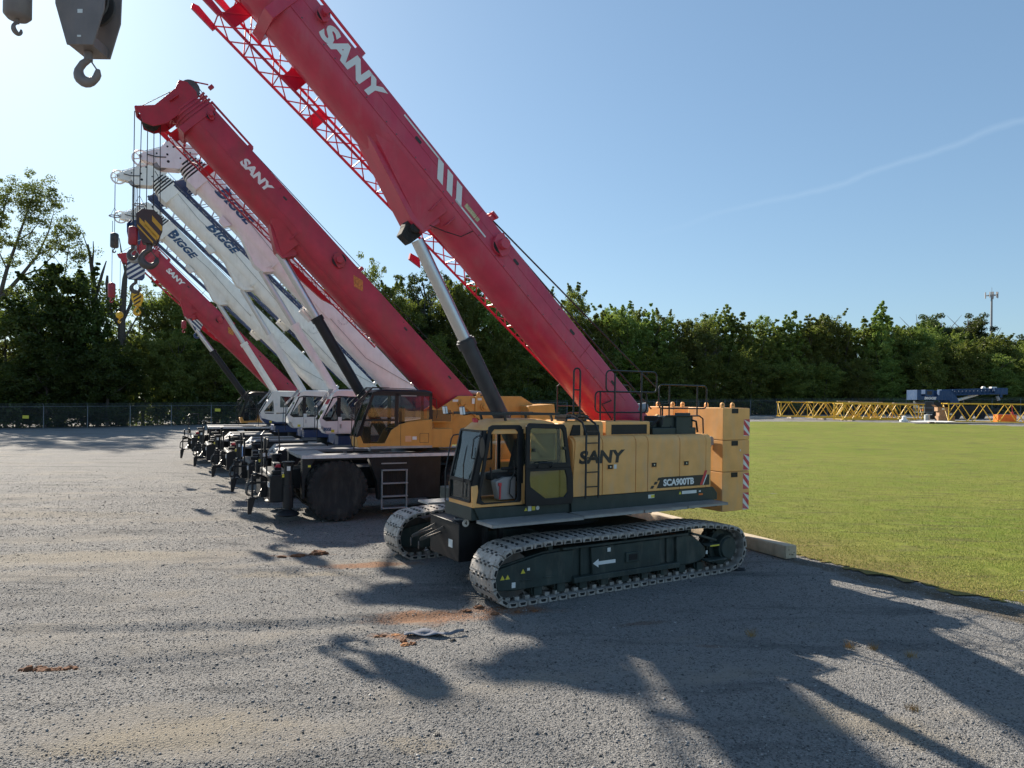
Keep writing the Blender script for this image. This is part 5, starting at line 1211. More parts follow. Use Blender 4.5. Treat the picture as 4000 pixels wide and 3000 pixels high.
def rt_sany(name, loc, label, el, foot, reach, body, cabkind, sany_txt, far=False):
    r = empty(name, (*loc, 0), R(205), label, 'mobile crane')
    carrier(r)
    # turret side plates
    mb = MB()
    prof = [(-1.9, 2.22), (-3.2, 2.30), (-3.35, 3.35), (-4.15, 3.86), (-6.5, 3.88), (-6.95, 3.62), (-6.9, 2.9), (-6.2, 2.22)]
    for a, b_ in ((.62, .70), (-.70, -.62)): mb.prism(prof, a, b_)
    mb.box(-6.0, -6.4, -.62, .62, 2.22, 3.3); mb.box(-3.3, -6.4, -.62, .62, 2.22, 2.40)
    tr = mb.build('turret', body, r, bevel=.015)
    mb = MB(); mb.prism([(-3.05, 2.9), (-3.9, 3.05), (-4.4, 3.45), (-4.9, 3.05), (-6.3, 3.0), (-6.3, 3.08), (-4.95, 3.15), (-4.42, 3.58), (-3.85, 3.15), (-3.05, 3.0)], .70, .78); mb.prism([(-4.75, 2.3), (-4.75, 3.85), (-4.82, 3.85), (-4.82, 2.3)], .70, .76); mb.build('turret_rib', body, tr, bevel=.008)
    for x, z, r_ in ((-4.25, 3.62, .12), (-5.10, 3.50, .15)):
        mb = MB(); mb.cyl((x, .70, z), (x, .76, z), r_, n=24); mb.cyl((x, .76, z), (x, .84, z), r_ * .6, n=18); mb.build('pivot_pin', body, tr, bevel=.008)
    mb = MB(); mb.box(-3.95, -4.15, .70, .705, 3.66, 3.74); mb.box(-4.62, -4.72, .765, .77, 3.60, 3.78); mb.box(-4.85, -5.0, .705, .71, 3.72, 3.80); mb.split('small_sticker', STK_W, tr)
    mb = MB(); lug(mb, -4.9, .66, 3.86, .12, .14); lug(mb, -3.25, .66, 3.38, .12, .12); mb.split('lifting_eye', body, tr)
    mb = MB(); mb.box(-2.92, -3.62, .95, 1.60, 2.20, 2.80); hb = mb.build('tool_box', body, r, bevel=.02)
    mb = MB(); mb.box(-3.05, -3.80, .72, 1.10, 2.98, 3.42)
    for k in range(11): mb.box(-3.12, -3.72, 1.10, 1.115, 3.03 + k * .033, 3.045 + k * .033)
    gr = mb.build('air_intake', body, r, bevel=.01)
    mb = MB(); mb.box(-3.10, -3.74, 1.101, 1.106, 3.02, 3.39); mb.build('intake_grille', LET_K, gr)
    mb = MB(); mb.prism([(-6.6, 2.35), (-6.45, 3.55), (-7.45, 3.62), (-7.5, 3.2), (-7.3, 2.35)], .2, 1.40); mb.prism([(-6.6, 2.35), (-6.45, 3.55), (-7.45, 3.62), (-7.5, 3.2), (-7.3, 2.35)], -1.40, -.2); mb.build('counterweight', body if not far else BLK, r, bevel=.02)
    mb = MB(); mb.cyl((-5.3, -.45, 3.2), (-5.3, .45, 3.2), .3, n=24); mb.build('winch', STEEL, r)
    mb = MB(); mb.cyl((-4.6, .2, 4.0), (-5.2, .5, 3.95), .07, n=12); mb.build('grab_bar', GRY2, tr)
    cb, xm = cab_generic(r, 'dark', body, body, BLK, -.62, -2.93, .70, 1.62, 2.24, 4.03, 0)
    mb = MB(); mb.box(-.95, -2.93, 1.56, 1.66, 2.20, 2.27); mb.build('sill_step', GRY2, r)
    mb = MB(); mb.box(-2.05, -2.25, 1.633, 1.636, 2.40, 2.58); mb.build('orange_sticker', paint('pale_orange_sticker', (.72, .40, .22), .5, var=.1), cb)
    mb = MB(); mb.box(-2.28, -2.42, 1.633, 1.636, 2.46, 2.56); mb.build('small_sticker', STK_W, cb)
    mb = MB(); ring_frame(mb, rrect(-2.82, -2.52, 2.36, 2.66, .02), rrect(-2.81, -2.53, 2.37, 2.65, .02), 1.632, 1.637); mb.box(-1.895, -1.905, 1.632, 1.635, 2.26, 3.03); mb.build('panel_seam', LET_K, cb)
    mb = MB(); mb.box(-1.9, -2.4, 1.61, 1.64, 3.82, 3.85); mb.build('rain_strip', CONS, cb)
    # boom
    B = Boom(foot[0], foot[1], el); rd = RED2
    L1 = reach
    mb = MB(); mb.loft([B.ring(-.8, PROF_R), B.ring(.9, PROF_R), B.ring(L1, PROF_R)]); bo = mb.build('boom', rd, r, smooth=50)
    mb = MB(); mb.T = B.mat()
    mb.box(L1 - .18, L1 + .02, -.53, .53, -1.18, .02)
    mb.prism([(8.3, -1.1), (7.6, -1.52), (7.3, -1.52), (7.1, -1.15), (7.3, -.95), (8.2, -.9)], -.30, .30)
    mb.hexa([(8.4, .10, -1.12), (8.4, .42, -.98), (7.35, .30, -1.50), (7.35, .10, -1.50), (8.2, .1, -.8), (8.2, .498, -.8), (7.3, .498, -.9), (7.3, .1, -.9)])
    mb.box(7.55, 7.58, .30, .51, -1.0, -.6); mb.box(2.8, 7.5, .50, .508, -.90, -.885); mb.box(2.78, 2.80, .5, .508, -1.0, -.70); mb.box(7.5, 11.6, .498, .506, -.63, -.61)
    mb.box(5.44, 5.56, .25, .45, 0, .14)
    mb.build('boom_stiffener', rd, bo)
    mb = MB(); mb.T = B.mat(); mb.tube([(10.25, .3, 0), (10.25, .3, .13), (L1 + .1, .3, .13)], .035, 8); mb.box(10.2, 10.36, .2, .42, 0, .1); mb.build('rope_guide_rail', rd, bo)
    for s_, t_, r_ in ((6.15, -.32, .20), (L1 - .25, -.24, .11)):
        mb = MB(); mb.T = B.mat(); mb.cyl((s_, .49, t_), (s_, .57, t_), r_, n=28); mb.prism([(s_ + r_ * 1.2, t_ + .04), (s_ + r_ * .8, t_ + r_), (s_ - r_ * .9, t_ + r_ * .55), (s_ - r_ * 1.2, t_ - .05), (s_ - r_ * .8, t_ - r_), (s_ + r_ * .9, t_ - r_ * .5)], .57, .61); mb.cyl((s_, .60, t_), (s_, .73, t_), r_ * .56, n=24); kn = mb.build('boom_pin', rd, bo, bevel=.01)
        mb = MB(); mb.T = B.mat(); mb.lathe([(.555, r_ * .85), (.555, r_ * 1.08), (.58, r_ * 1.08), (.58, r_ * .85)], (s_, 0, t_), 'y', 28); mb.build('pin_seal', BLK, kn)
    mb = MB(); mb.T = B.mat()
    for s_, t_ in ((8.55, -.25), (3.15, -.2), (.95, -.2)): mb.prism([(s_ + x, t_ + z) for x, z in rrect(-.075, .075, -.03, .03, .029)], .497, .5045)
    for s_, t_ in ((8.85, -.15), (3.35, -.1)): mb.cyl((s_, .497, t_), (s_, .504, t_), .018, n=10)
    mb.split('inspection_hole', LET_K, bo)
    mb = MB(); mb.T = B.mat(); text_on(mb, 'SANY', (sany_txt[0], .506, sany_txt[2]), (-(sany_txt[0] - sany_txt[1]), 0, 0), (-.02, 0, sany_txt[3]), .05); mb.build('lettering', LET_W, bo, smooth=0)
    # worn yellow lozenge sticker
    mb = MB(); mb.T = B.mat(); c0 = 5.25 if not far else 5.3; mb.add([(c0 + .28, .5065, -.28), (c0 - .05, .5065, -.18), (c0 - .30, .5065, -.42), (c0 + .0, .5065, -.52)], [(0, 1, 2, 3)]); mb.build('lozenge_sticker', paint('faded_ochre_sticker', (.48, .17, .03), .5, var=.4, scale=14), bo)
    mb = MB(); mb.T = B.mat(); lug(mb, 0, 0, 0, .1, .1); mb.T = Matrix.Identity(4)
    # nested sections, each lip a little smaller
    for i_ in range(4):
        pr = shrink(PROF_R, .035 + .035 * i_, -.58); pl_ = shrink(PROF_R, .015 + .035 * i_, -.58); a = L1 + .02 + .11 * i_
        mb = MB(); mb.loft([B.ring(a - .05, pr), B.ring(a + .11, pr)]); mb.loft([B.ring(a + .05, pl_), B.ring(a + .10, pl_)])
        mb.T = B.mat(); mb.bar((a + .07, .12, .0), (a + .10, .12, .20), .05, .06); mb.bar((a + .07, -.12, .0), (a + .10, -.12, .20), .05, .06)
        mb.build('telescopic_section', rd, bo, smooth=50)
    a = L1 + .42
    mb = MB(); mb.T = B.mat()
    for y in (-.33, .33):
        mb.prism([(a - .1, -.16), (a + .1, -.02), (a + .45, -.03), (a + .62, -.16), (a + .50, -.42), (a + .46, -1.2), (a + .72, -1.62), (a + .66, -1.70), (a + .50, -1.68), (a + .30, -1.80), (a + .05, -1.66), (a - .1, -1.3)], y - .025, y + .025)
    mb.box(a - .1, a + .12, -.33, .33, -1.2, -.2); mb.box(a + .1, a + .40, -.33, .33, -1.1, -1.06); mb.cyl((a + .68, -.36, -1.64), (a + .68, .36, -1.64), .05); mb.bar((a + .30, .36, -.5), (a + .3, .36, -.8), .2, .04)
    hd = mb.build('boom_head', REDD, bo, bevel=.01)
    for y in (-.22, -.08, .08, .22):
        mb = MB(); mb.T = B.mat(); mb.lathe([(-.03, .21), (-.03, .235), (-.01, .19), (.01, .19), (.03, .235), (.03, .21)], (a + .30, y, -1.52), 'y', 20); mb.build('head_sheave', STEEL, hd)
    mb = MB(); mb.T = B.mat(); mb.lathe([(-.12, .2), (-.12, .27), (-.10, .24), (.10, .24), (.12, .27), (.12, .2)], (a + .33, 0, -.04), 'y', 24); mb.build('top_sheave', STEEL, hd)
    mb = MB(); mb.T = B.mat(); mb.bar((a + .42, .1, .2), (a + .1, .25, .42), .03); mb.box(a - .05, a + .05, .2, .3, .36, .50); mb.build('anemometer', REDD, hd)
    rope_run(r, [[B.p(a + .45, .21, .1), B.p(L1 - .2, .06, .16), B.p(2.6, .22, .16), B.p(-.6, .34, .14)], [B.p(a + .45, .21, -.1), B.p(L1 - .2, .03, -.16), B.p(1.6, .10, -.16), B.p(-.6, .12, -.14)]])
    rope_run(r, [[B.p(a + .50, .16, .0), B.p(a + .74, -1.5, 0)]])
    lattice(None, B, bo, JRED2, JRED2, L1 + .35, 3.2, -.58, -1.15, -1.28, -1.0, -.85, -.6, 15, .026, .012, plates=((L1 + .3, L1, 'near'), (L1 - .9, L1 - 1.15, 'far')))
    mb = MB(); mb.T = B.mat()
    for y in (-.58, -1.17): mb.prism([(L1 + .3, -1.34), (L1 + .75, -1.36), (L1 + .8, -1.28), (L1 + .7, -1.22), (L1 + .3, -1.22)], y - .03, y + .03)
    mb.prism([(7.4, -1.20), (7.0, -1.36), (5.6, -1.25), (5.2, -1.1), (6.8, -1.12)], -1.1, -.95)
    mb.split('jib_fork', JRED2, bo)
    # ram
    top = Vector(B.p(7.50, -1.44, 0)); ft = Vector((-2.0, 0, 2.25)); d_ = ft - top
    t_ = .325; j_ = top + d_ * t_
    mb = MB(); mb.cyl(j_, ft, .17, n=28); mb.cyl(j_ - d_.normalized() * .02, j_ + d_.normalized() * .14, .20, n=28); cy = mb.build('luffing_cylinder', BLK, r)
    mb = MB(); mb.cyl(top, j_, .125, n=28); mb.build('cylinder_rod', CHR, cy)
    return r, B

def rt_white(name, loc, label, el, foot, reach, bodymat, cablow, logo, blue_cab=False, k=0):
    r = empty(name, (*loc, 0), R(205), label, 'mobile crane')
    carrier(r, True, k)
    mb = MB()
    prof = [(-1.2, 1.95), (-1.3, 2.40), (-2.5, 2.6), (-3.8, 3.9), (-5.0, 4.15), (-5.9, 3.9), (-6.1, 2.6), (-5.8, 1.95)]
    for a, b_ in ((.56, .63), (-.63, -.56)): mb.prism(prof, a, b_)
    mb.box(-1.25, -5.8, -.6, 1.35, 1.95, 2.30); mb.build('turret', NAVY, r, bevel=.02)
    mb = MB(); mb.box(-5.9, -6.8, -1.35, 1.35, 2.0, 3.1); mb.build('counterweight', NAVY, r, bevel=.03)
    mb = MB(); mb.box(-2.4, -4.6, .65, 1.35, 2.3, 3.0); mb.build('side_cabinet', bodymat, r, bevel=.03)
    cb, xm = cab_generic(r, 'light', bodymat, cablow, bodymat, -.60, -2.35, .60, 1.50, 2.38, 4.06, 0)
    if blue_cab:
        mb = MB(); mb.prism([(-.66, 2.95), (-.62, 3.0), (-2.35, 3.0), (-2.35, 2.95)], 1.47, 1.51); mb.prism([(-1.18, 2.98), (-1.10, 3.9), (-1.46, 3.9), (-1.46, 2.98)], 1.47, 1.512); mb.prism([(-1.44, 2.98), (-1.44, 3.22), (-2.35, 3.22), (-2.35, 2.98)], 1.47, 1.512); mb.build('cab_band', bodymat, cb)
        mb = MB(); mb.box(-1.62, -1.80, 1.513, 1.516, 3.02, 3.18); mb.box(-1.55, -1.72, 1.505, 1.508, 2.66, 2.9); mb.mat(1); mb.box(-1.92, -2.05, 1.505, 1.508, 2.78, 2.9); mb.split('small_sticker', [STK_W, STK_Y], cb)
    else:
        # dark rounded band behind the door glass, logo ring
        mb = MB(); mb.box(-1.16, -1.30, 1.495, 1.510, 2.90, 3.76); ring_frame(mb, [(-.62, 2.96), (-.76, 2.86), (-2.24, 2.90), (-2.24, 3.78), (-1.2, 3.82), (-.98, 3.76)], [(-.68, 2.99), (-.78, 2.92), (-2.20, 2.95), (-2.20, 3.73), (-1.2, 3.77), (-1.02, 3.72)], 1.505, 1.512); mb.build('window_surround', BLK, cb)
        mb = MB(); mb.box(-1.20, -1.21, 1.50, 1.506, 2.42, 2.86); mb.build('panel_seam', LET_K, cb)
        mb = MB(); mb.box(-1.27, -1.33, 1.50, 1.53, 2.60, 2.76); mb.build('door_handle', CHR, cb)
        for z in (2.55, 2.62, 2.69, 2.76): pass
    ring_c = (-1.95 if blue_cab else -1.72, 1.518, 3.10 if blue_cab else 3.02)
    mb = MB(); mb.tube([(ring_c[0] + math.cos(R(a)) * .095, ring_c[1], ring_c[2] + math.sin(R(a)) * .095) for a in range(20, 340, 16)], .012, 6); mb.bar((ring_c[0] + .03, ring_c[1], ring_c[2] + .05), (ring_c[0] - .0, ring_c[1], ring_c[2] - .06), .022); mb.bar((ring_c[0] - .01, ring_c[1], ring_c[2] - .01), (ring_c[0] - .08, ring_c[1], ring_c[2] - .02), .018)
    mb.build('ring_emblem', LET_B if blue_cab else CONS, cb)
    mb = MB(); mb.box(-1.2, -1.34, 1.512 - (.0), 1.515, 2.86 if not blue_cab else 3.3, 3.02 if not blue_cab else 3.42); mb.mat(1); mb.box(-.95, -1.07, 1.502, 1.505, 2.44, 2.54); mb.split('small_sticker', [STK_W, STK_Y], cb)
    B = Boom(foot[0], foot[1], el); L1 = reach
    mb = MB(); mb.loft([B.ring(-.3, PROF_W), B.ring(4.5, [(y, t * 1.0) for y, t in PROF_W]), B.ring(L1, PROF_W)]); bo = mb.build('boom', bodymat, r, smooth=50)
    mb = MB(); mb.T = B.mat()
    mb.box(L1 - .45, L1, -.47, .47, -.96, .02)
    mb.prism([(8.6, -.9), (7.55, -1.28), (7.15, -1.22), (6.9, -.9), (7.1, -.7), (8.5, -.7)], -.30, .30)
    mb.hexa([(8.9, .10, -.92), (8.9, .36, -.84), (7.2, .26, -1.2), (7.2, .10, -1.2), (8.6, .10, -.5), (8.6, .438, -.5), (7.1, .438, -.6), (7.1, .1, -.6)])
    mb.box(7.05, 7.08, .26, .45, -.92, -.45)
    mb.prism([(9.55, -.90), (9.5, -1.12), (9.2, -1.14), (9.1, -.90)], .15, .40)
    mb.box(.05, .2, .3, .44, -.02, .10); mb.box(2.6, 2.7, .3, .44, -.02, .12)
    mb.split('boom_stiffener', bodymat, bo, bevel=.01)
    mb = MB(); mb.T = B.mat(); mb.prism([(6.0, -.35), (5.8, -.18), (4.9, -.30), (4.2, -.55), (4.3, -.68), (5.7, -.62)], .43, .47); mb.cyl((5.9, .43, -.36), (5.9, .52, -.36), .16, n=24); mb.build('hose_reel_guard', bodymat, bo, bevel=.008)
    mb = MB(); mb.T = B.mat(); mb.tube([(12.0, .445, -.30), (10.5, .452, -.45), (8.8, .455, -.34), (7.5, .455, -.45), (6.3, .455, -.52), (5.2, .455, -.60), (3.5, .455, -.62), (2.2, .455, -.66), (1.0, .455, -.30), (.2, .45, -.05)], .009, 6); mb.build('side_cable', paint('grey_cable', (.25, .25, .24), .6), bo)
    # angle scale
    mb = MB(); mb.T = B.mat(); c = (3.9, -.25)
    for a in range(200, 345, 18): mb.bar((c[0] + math.cos(R(a - el)) * .17, .442, c[1] + math.sin(R(a - el)) * .17), (c[0] + math.cos(R(a - el)) * .23, .442, c[1] + math.sin(R(a - el)) * .23), .012, .006)
    mb.bar((c[0], .442, c[1]), (c[0] + math.cos(R(90 - el)) * .10, .442, c[1] + math.sin(R(90 - el)) * .10), .012, .006); mb.build('angle_scale', LET_K, bo)
    if logo:
        mb = MB(); mb.T = B.mat(); s_a, s_b, t0, t1 = logo
        text_on(mb, 'B', (s_a, .4465, t0 - .02), (-(s_a - s_b) * .24, 0, 0), (-.14, 0, (t1 - t0) * 1.18), .05, 0)
        rest = s_a - (s_a - s_b) * .27
        text_on(mb, 'IGGE', (rest, .4465, t0), (-(rest - s_b), 0, 0), (-.12, 0, (t1 - t0) * .86), .05, 0)
        w_ = (s_a - s_b)
        # slab serifs
        for f, h in ((.0, 1.18), (.30, .86)):
            for q in (0, 1):
                x_ = s_a - w_ * f - (.14 * q); z_ = (t0 if q == 0 else t0 + (t1 - t0) * h - .04)
                mb.add([(x_ + .05, .4467, z_), (x_ - .12, .4467, z_), (x_ - .12, .4467, z_ + .045), (x_ + .05, .4467, z_ + .045)], [(0, 1, 2, 3)])
        mb.build('lettering', LET_B, bo, smooth=0)
    for i_ in range(5):
        pr = shrink(PROF_W, .03 + .028 * i_, -.47); pl_ = shrink(PROF_W, .005 + .028 * i_, -.47); a = L1 + .115 * i_
        mb = MB(); mb.loft([B.ring(a - .05, pr), B.ring(a + .12, pr)]); mb.mat(1); mb.loft([B.ring(a + .005, [(y * 1.015, t * 1.01) for y, t in pr]), B.ring(a + .065, [(y * 1.015, t * 1.01) for y, t in pr])]); mb.mat(0); mb.loft([B.ring(a + .07, pl_), B.ring(a + .11, pl_)])
        mb.build('telescopic_section', [bodymat, BLK], bo, smooth=50)
    a = L1 + .5
    mb = MB(); mb.T = B.mat()
    for y in (-.27, .27):
        mb.prism([(a - .05, .02), (a + .30, .04), (a + .75, -.12), (a + .92, -.45), (a + .85, -.90), (a + .65, -1.25), (a + .35, -1.30), (a - .05, -.85)], y - .02, y + .02)
    mb.prism([(a + .5, -.85), (a + .9, -.85), (a + 1.05, -1.25), (a + 1.12, -1.52), (a + .98, -1.62), (a + .6, -1.35)], .14, .20)
    mb.prism([(a + .5, -.85), (a + .9, -.85), (a + 1.05, -1.25), (a + 1.12, -1.52), (a + .98, -1.62), (a + .6, -1.35)], -.20, -.14)
    mb.box(a + .05, a + .15, -.27, .27, -.8, .0)
    hd = mb.build('boom_head', bodymat, bo, bevel=.008)
    mb = MB(); mb.T = B.mat()
    for s_, t_, r_ in ((a + .15, -.15, .03), (a + .45, -.12, .05), (a + .62, -.45, .035), (a + .75, -.6, .035), (a + .55, -.8, .04), (a + .35, -.95, .05), (a + .2, -.55, .03), (a + .78, -1.05, .03)): mb.cyl((s_, .29, t_), (s_, .296, t_), r_, n=10)
    mb.split('head_bolt', BLK, hd)
    mb = MB(); mb.T = B.mat(); mb.tube([(a + .5, .3, -.9), (a + .7, .31, -1.15), (a + .95, .22, -1.3)], .018, 6); mb.tube([(a - .3, .42, -.3), (a - .1, .40, -.5), (a + .1, .30, -.35), (a + .3, .30, -.3)], .014, 6); mb.split('head_hose', BLK, hd)
    mb = MB(); mb.T = B.mat()
    for y in (-.16, -.05, .05, .16): mb.lathe([(-.02, .20), (-.02, .24), (0, .20), (.02, .24), (.02, .20)], (a + .55, y, -1.15), 'y', 20)
    mb.build('head_sheave', GRY2, hd)
    c = (a + 1.02, -1.52); mb = MB(); mb.T = B.mat()
    mb.tube([(c[0] + math.cos(R(q)) * .27, 0, c[1] + math.sin(R(q)) * .27) for q in range(0, 360, 15)], .035, 8, True)
    for q in range(0, 360, 60): mb.bar((c[0], 0, c[1]), (c[0] + math.cos(R(q)) * .27, 0, c[1] + math.sin(R(q)) * .27), .05, .03)
    mb.cyl((c[0], -.2, c[1]), (c[0], .2, c[1]), .06, n=14); mb.build('aux_sheave', bodymat, hd)
    rope_run(r, [[B.p(a + 1.15, -1.28, 0), B.p(a + .6, .10, .05), B.p(L1, .08, .12), B.p(1.0, .12, .12)]])
    lattice(None, B, bo, NAVY, paint('pale_bracing', (.30, .34, .40), .5, var=.1), L1 + .4, 1.2, -.60, -1.05, -1.12, -.78, -.45, -.35, 18, .052, .016, plates=((L1 + .35, L1 - .3, 'near'), (L1 + .4, L1 + .1, 'far'), (L1 + .35, L1 - .2, 'low')))
    mb = MB(); mb.T = B.mat(); mb.box(4.6, 5.1, -1.22, -.45, -.95, -.5); mb.box(4.65, 5.2, -1.15, -.5, -1.05, -.95); mb.cyl((5.2, -1.1, -.9), (5.2, -.5, -.9), .06); mb.build('jib_clamp', bodymat, bo, bevel=.02)
    top = Vector(B.p(7.25, -1.20, 0)); ft = Vector((-2.4, 0, 2.35)); d_ = ft - top; j_ = top + d_ * .32
    mb = MB(); mb.cyl(j_, ft, .165, n=28); mb.cyl(j_ - d_.normalized() * .02, j_ + d_.normalized() * .14, .195, n=28); cy = mb.build('luffing_cylinder', bodymat, r)
    mb = MB(); mb.cyl(top, j_, .11, n=28); mb.build('cylinder_rod', CHR, cy)
    return r, B

RT = {}
RT[1] = rt_sany('rough_terrain_crane', (-5.867, 22.795), 'big red boomed crane on black tyres with tan and black cab, next behind the crawler', 45.0, (-4.72, 3.95), 11.8, YEL2, 'dark', (10.12, 8.98, -.56, .28))
RT[2] = rt_white('rough_terrain_crane', (-8.27, 27.6), 'pinkish white crane between the large red wheeled crane and the middle white crane', 45.1, (-4.5, 4.24), 11.2, WHT2, WHT2, (10.3, 8.8, -.50, -.12), k=2)
RT[3] = rt_white('rough_terrain_crane', (-10.95, 32.3), 'white crane with all white cab, middle one of the three white boomed cranes', 44.2, (-4.73, 4.34), 12.25, WHT, WHT, (10.1, 8.6, -.46, -.08), k=1)
RT[4] = rt_white('rough_terrain_crane', (-13.7, 36.7), 'white boomed crane whose cab is dark blue below the windows', 44.4, (-4.60, 4.22), 11.6, WHT, NAVY, (11.25, 9.65, -.60, -.20), blue_cab=True, k=3)
RT[5] = rt_sany('rough_terrain_crane', (-16.5, 41.3), 'red boomed crane with small orange and black cab, farthest left in the row', 44.8, (-4.05, 4.02), 11.0, YEL2, 'dark', (9.95, 8.8, -.50, .28), far=True)
for q in RT.values(): q[0]['group'] = 'wheeled cranes parked in a row'
mb = MB(); text_on(mb, 'BIGGE', (-.67, 1.52, 2.50), (-.28, -.0, 0), (0, 0, .12), .05); mb.build('lettering', LET_B, RT[2][0], smooth=0)

# ------------------------------------------------------------------ hooks hanging from the boom tips
def hook_shape(mb, c, s, bar=.05, ax='x', full=1.0):
    """crane hook, centre of the bowl at c, bowl radius s"""
    path = [(0, s * 2.0), (0, s * 1.35), (-s * .55, s * .95)] + [(math.cos(R(a)) * s, math.sin(R(a)) * s) for a in range(150, 365, 18)] + [(s * 1.02, s * .35)]
    rad = [bar * .8, bar * .9, bar] + [bar * (1 + .55 * math.sin(math.pi * min(1, i / 9))) for i in range(12)] + [bar * .55]
    pts = [(c[0] + (u if ax == 'x' else 0), c[1] + (u if ax == 'y' else 0), c[2] + v) for u, v in path]
    mb.tube(pts, rad[:len(pts)], 10)
def hook_block(name, label, parent_loc, rz, z_top, z_bot, width, thick, body, stripes, hook_r, hookmat, rope_top, ropes, stripe_mats=None, group='hooks hanging from the boom tips', shape='hex', rope_spread=.2):
    """sheave block: two cheek plates, sheaves between them, stripes on the cheeks, hook below, hoist ropes above"""
    r = empty(name, (parent_loc[0], parent_loc[1], 0), rz, label, 'crane hook', group)
    h = z_top - z_bot; w = width / 2
    if shape == 'hex':
        out = [(-w * .55, z_top), (w * .35, z_top), (w, z_top - h * .22), (w * .97, z_top - h * .55), (w * .55, z_bot), (-w * .50, z_bot), (-w * .98, z_top - h * .50), (-w, z_top - h * .15)]
    else:
        out = [(-w * .75, z_top), (w * .5, z_top), (w, z_top - h * .12), (w * .95, z_bot + h * .12), (w * .7, z_bot), (-w * .8, z_bot), (-w, z_bot + h * .2), (-w * .95, z_top - h * .15)]
    mb = MB()
    for y in (-thick / 2, thick / 2 - .03): mb.prism(out, y, y + .03)
    mb.box(-w * .47, w * .47, -thick / 2 + .004, thick / 2 - .004, z_bot + .006, z_bot + h * .14); mb.box(-w * .35, w * .35, -thick / 2 + .004, thick / 2 - .004, z_top - h * .1, z_top - h * .04)
    bk = mb.build('cheek_plates', body, r, bevel=.008)
    mb = MB()
    for y in np.linspace(-thick / 2 + .06, thick / 2 - .06, 3): mb.lathe([(-.025, w * .6), (-.025, w * .78), (0, w * .7), (.025, w * .78), (.025, w * .6)], (0, y, z_top - h * .36), 'y', 24)
    mb.build('block_sheaves', STEEL, bk)
    mb = MB(); mb.cyl((0, thick / 2, z_top - h * .36), (0, thick / 2 + .02, z_top - h * .36), w * .16, n=20); mb.build('axle_cap', body, bk)
    for side in (1, -1):
        if not stripes: break
        y = side * (thick / 2 + .003); mb = MB()
        def clip(poly):
            # keep the parallelogram inside the plate outline by sampling its convex intersection
            import itertools
            res = poly
            n = len(out)
            area = sum(out[i][0] * out[(i + 1) % n][1] - out[(i + 1) % n][0] * out[i][1] for i in range(n)); sg = 1 if area > 0 else -1
            for i in range(n):
                (ax_, az_), (bx_, bz_) = out[i], out[(i + 1) % n]; new = []
                def ins(p): return sg * ((bx_ - ax_) * (p[1] - az_) - (bz_ - az_) * (p[0] - ax_)) >= 0
                for j in range(len(res)):
                    p, q = res[j], res[(j + 1) % len(res)]
                    if ins(p): new.append(p)
                    if ins(p) != ins(q):
                        d1 = (bx_ - ax_) * (p[1] - az_) - (bz_ - az_) * (p[0] - ax_); d2 = (bx_ - ax_) * (q[1] - az_) - (bz_ - az_) * (q[0] - ax_)
                        t = d1 / (d1 - d2); new.append((p[0] + (q[0] - p[0]) * t, p[1] + (q[1] - p[1]) * t))
                res = new
                if not res: return []
            return res
        kind, lst = stripes
        for (zc, th, slope, u0, u1) in lst:
            zc = z_bot + zc * h; th *= h
            poly = clip([(u0 * w, zc + slope * u0 * w), (u1 * w, zc + slope * u1 * w), (u1 * w, zc + slope * u1 * w + th), (u0 * w, zc + slope * u0 * w + th)])
            if len(poly) >= 3: mb.add([(x, y, z) for x, z in poly], [tuple(range(len(poly)))])
        if mb.v: mb.build('stripe', kind, bk, smooth=0)
    mb = MB(); mb.cyl((0, 0, z_bot), (0, 0, z_bot - hook_r * .9), hook_r * .42, n=14); hook_shape(mb, (0, 0, z_bot - hook_r * 2.15), hook_r, hook_r * .38); hk = mb.build('hook', hookmat, r, smooth=60)
    mb = MB(); mb.bar((hook_r * .25, 0, z_bot - hook_r * .9), (hook_r * .95, 0, z_bot - hook_r * 1.9), hook_r * .13); mb.build('safety_latch', hookmat, hk)
    n = ropes
    for i in range(n):
        u = -rope_spread + 2 * rope_spread * i / max(1, n - 1)
        mb = MB(); mb.tube([(u, 0, z_top - h * .2), (u * .9, 0, rope_top)], .013, 6); mb.build('rope', ROPE, r)
    return r
def wpos(k, x, y=0):
    o = {0: (1.03, 16.4, 211.5), 1: (-5.867, 22.795, 205), 2: (-8.27, 27.6, 205), 3: (-10.95, 32.3, 205), 4: (-13.7, 36.7, 205), 5: (-16.5, 41.3, 205)}[k]
    a = R(o[2]); return (o[0] + x * math.cos(a) - y * math.sin(a), o[1] + x * math.sin(a) + y * math.cos(a))
GRAYB = paint('weathered_grey_block', (.20, .17, .16), .5, var=.12, dirt=(.3, .24, .2), dirt_amt=.4)
H180 = R(211.5 + 180)
h0 = hook_block('hook_block', 'large grey hook block hanging at the upper left corner, wide hook below', wpos(0, 9.35), R(0), 10.6, 9.30, .80, .50, GRAYB, None, .155, GRAYB, 13.2, 4)
mb = MB(); mb.box(-.03, .05, -.256, -.252, 9.80, 9.86); mb.box(-.03, .03, -.256, -.252, 9.42, 9.45); mb.split('white_mark', STK_W, h0)
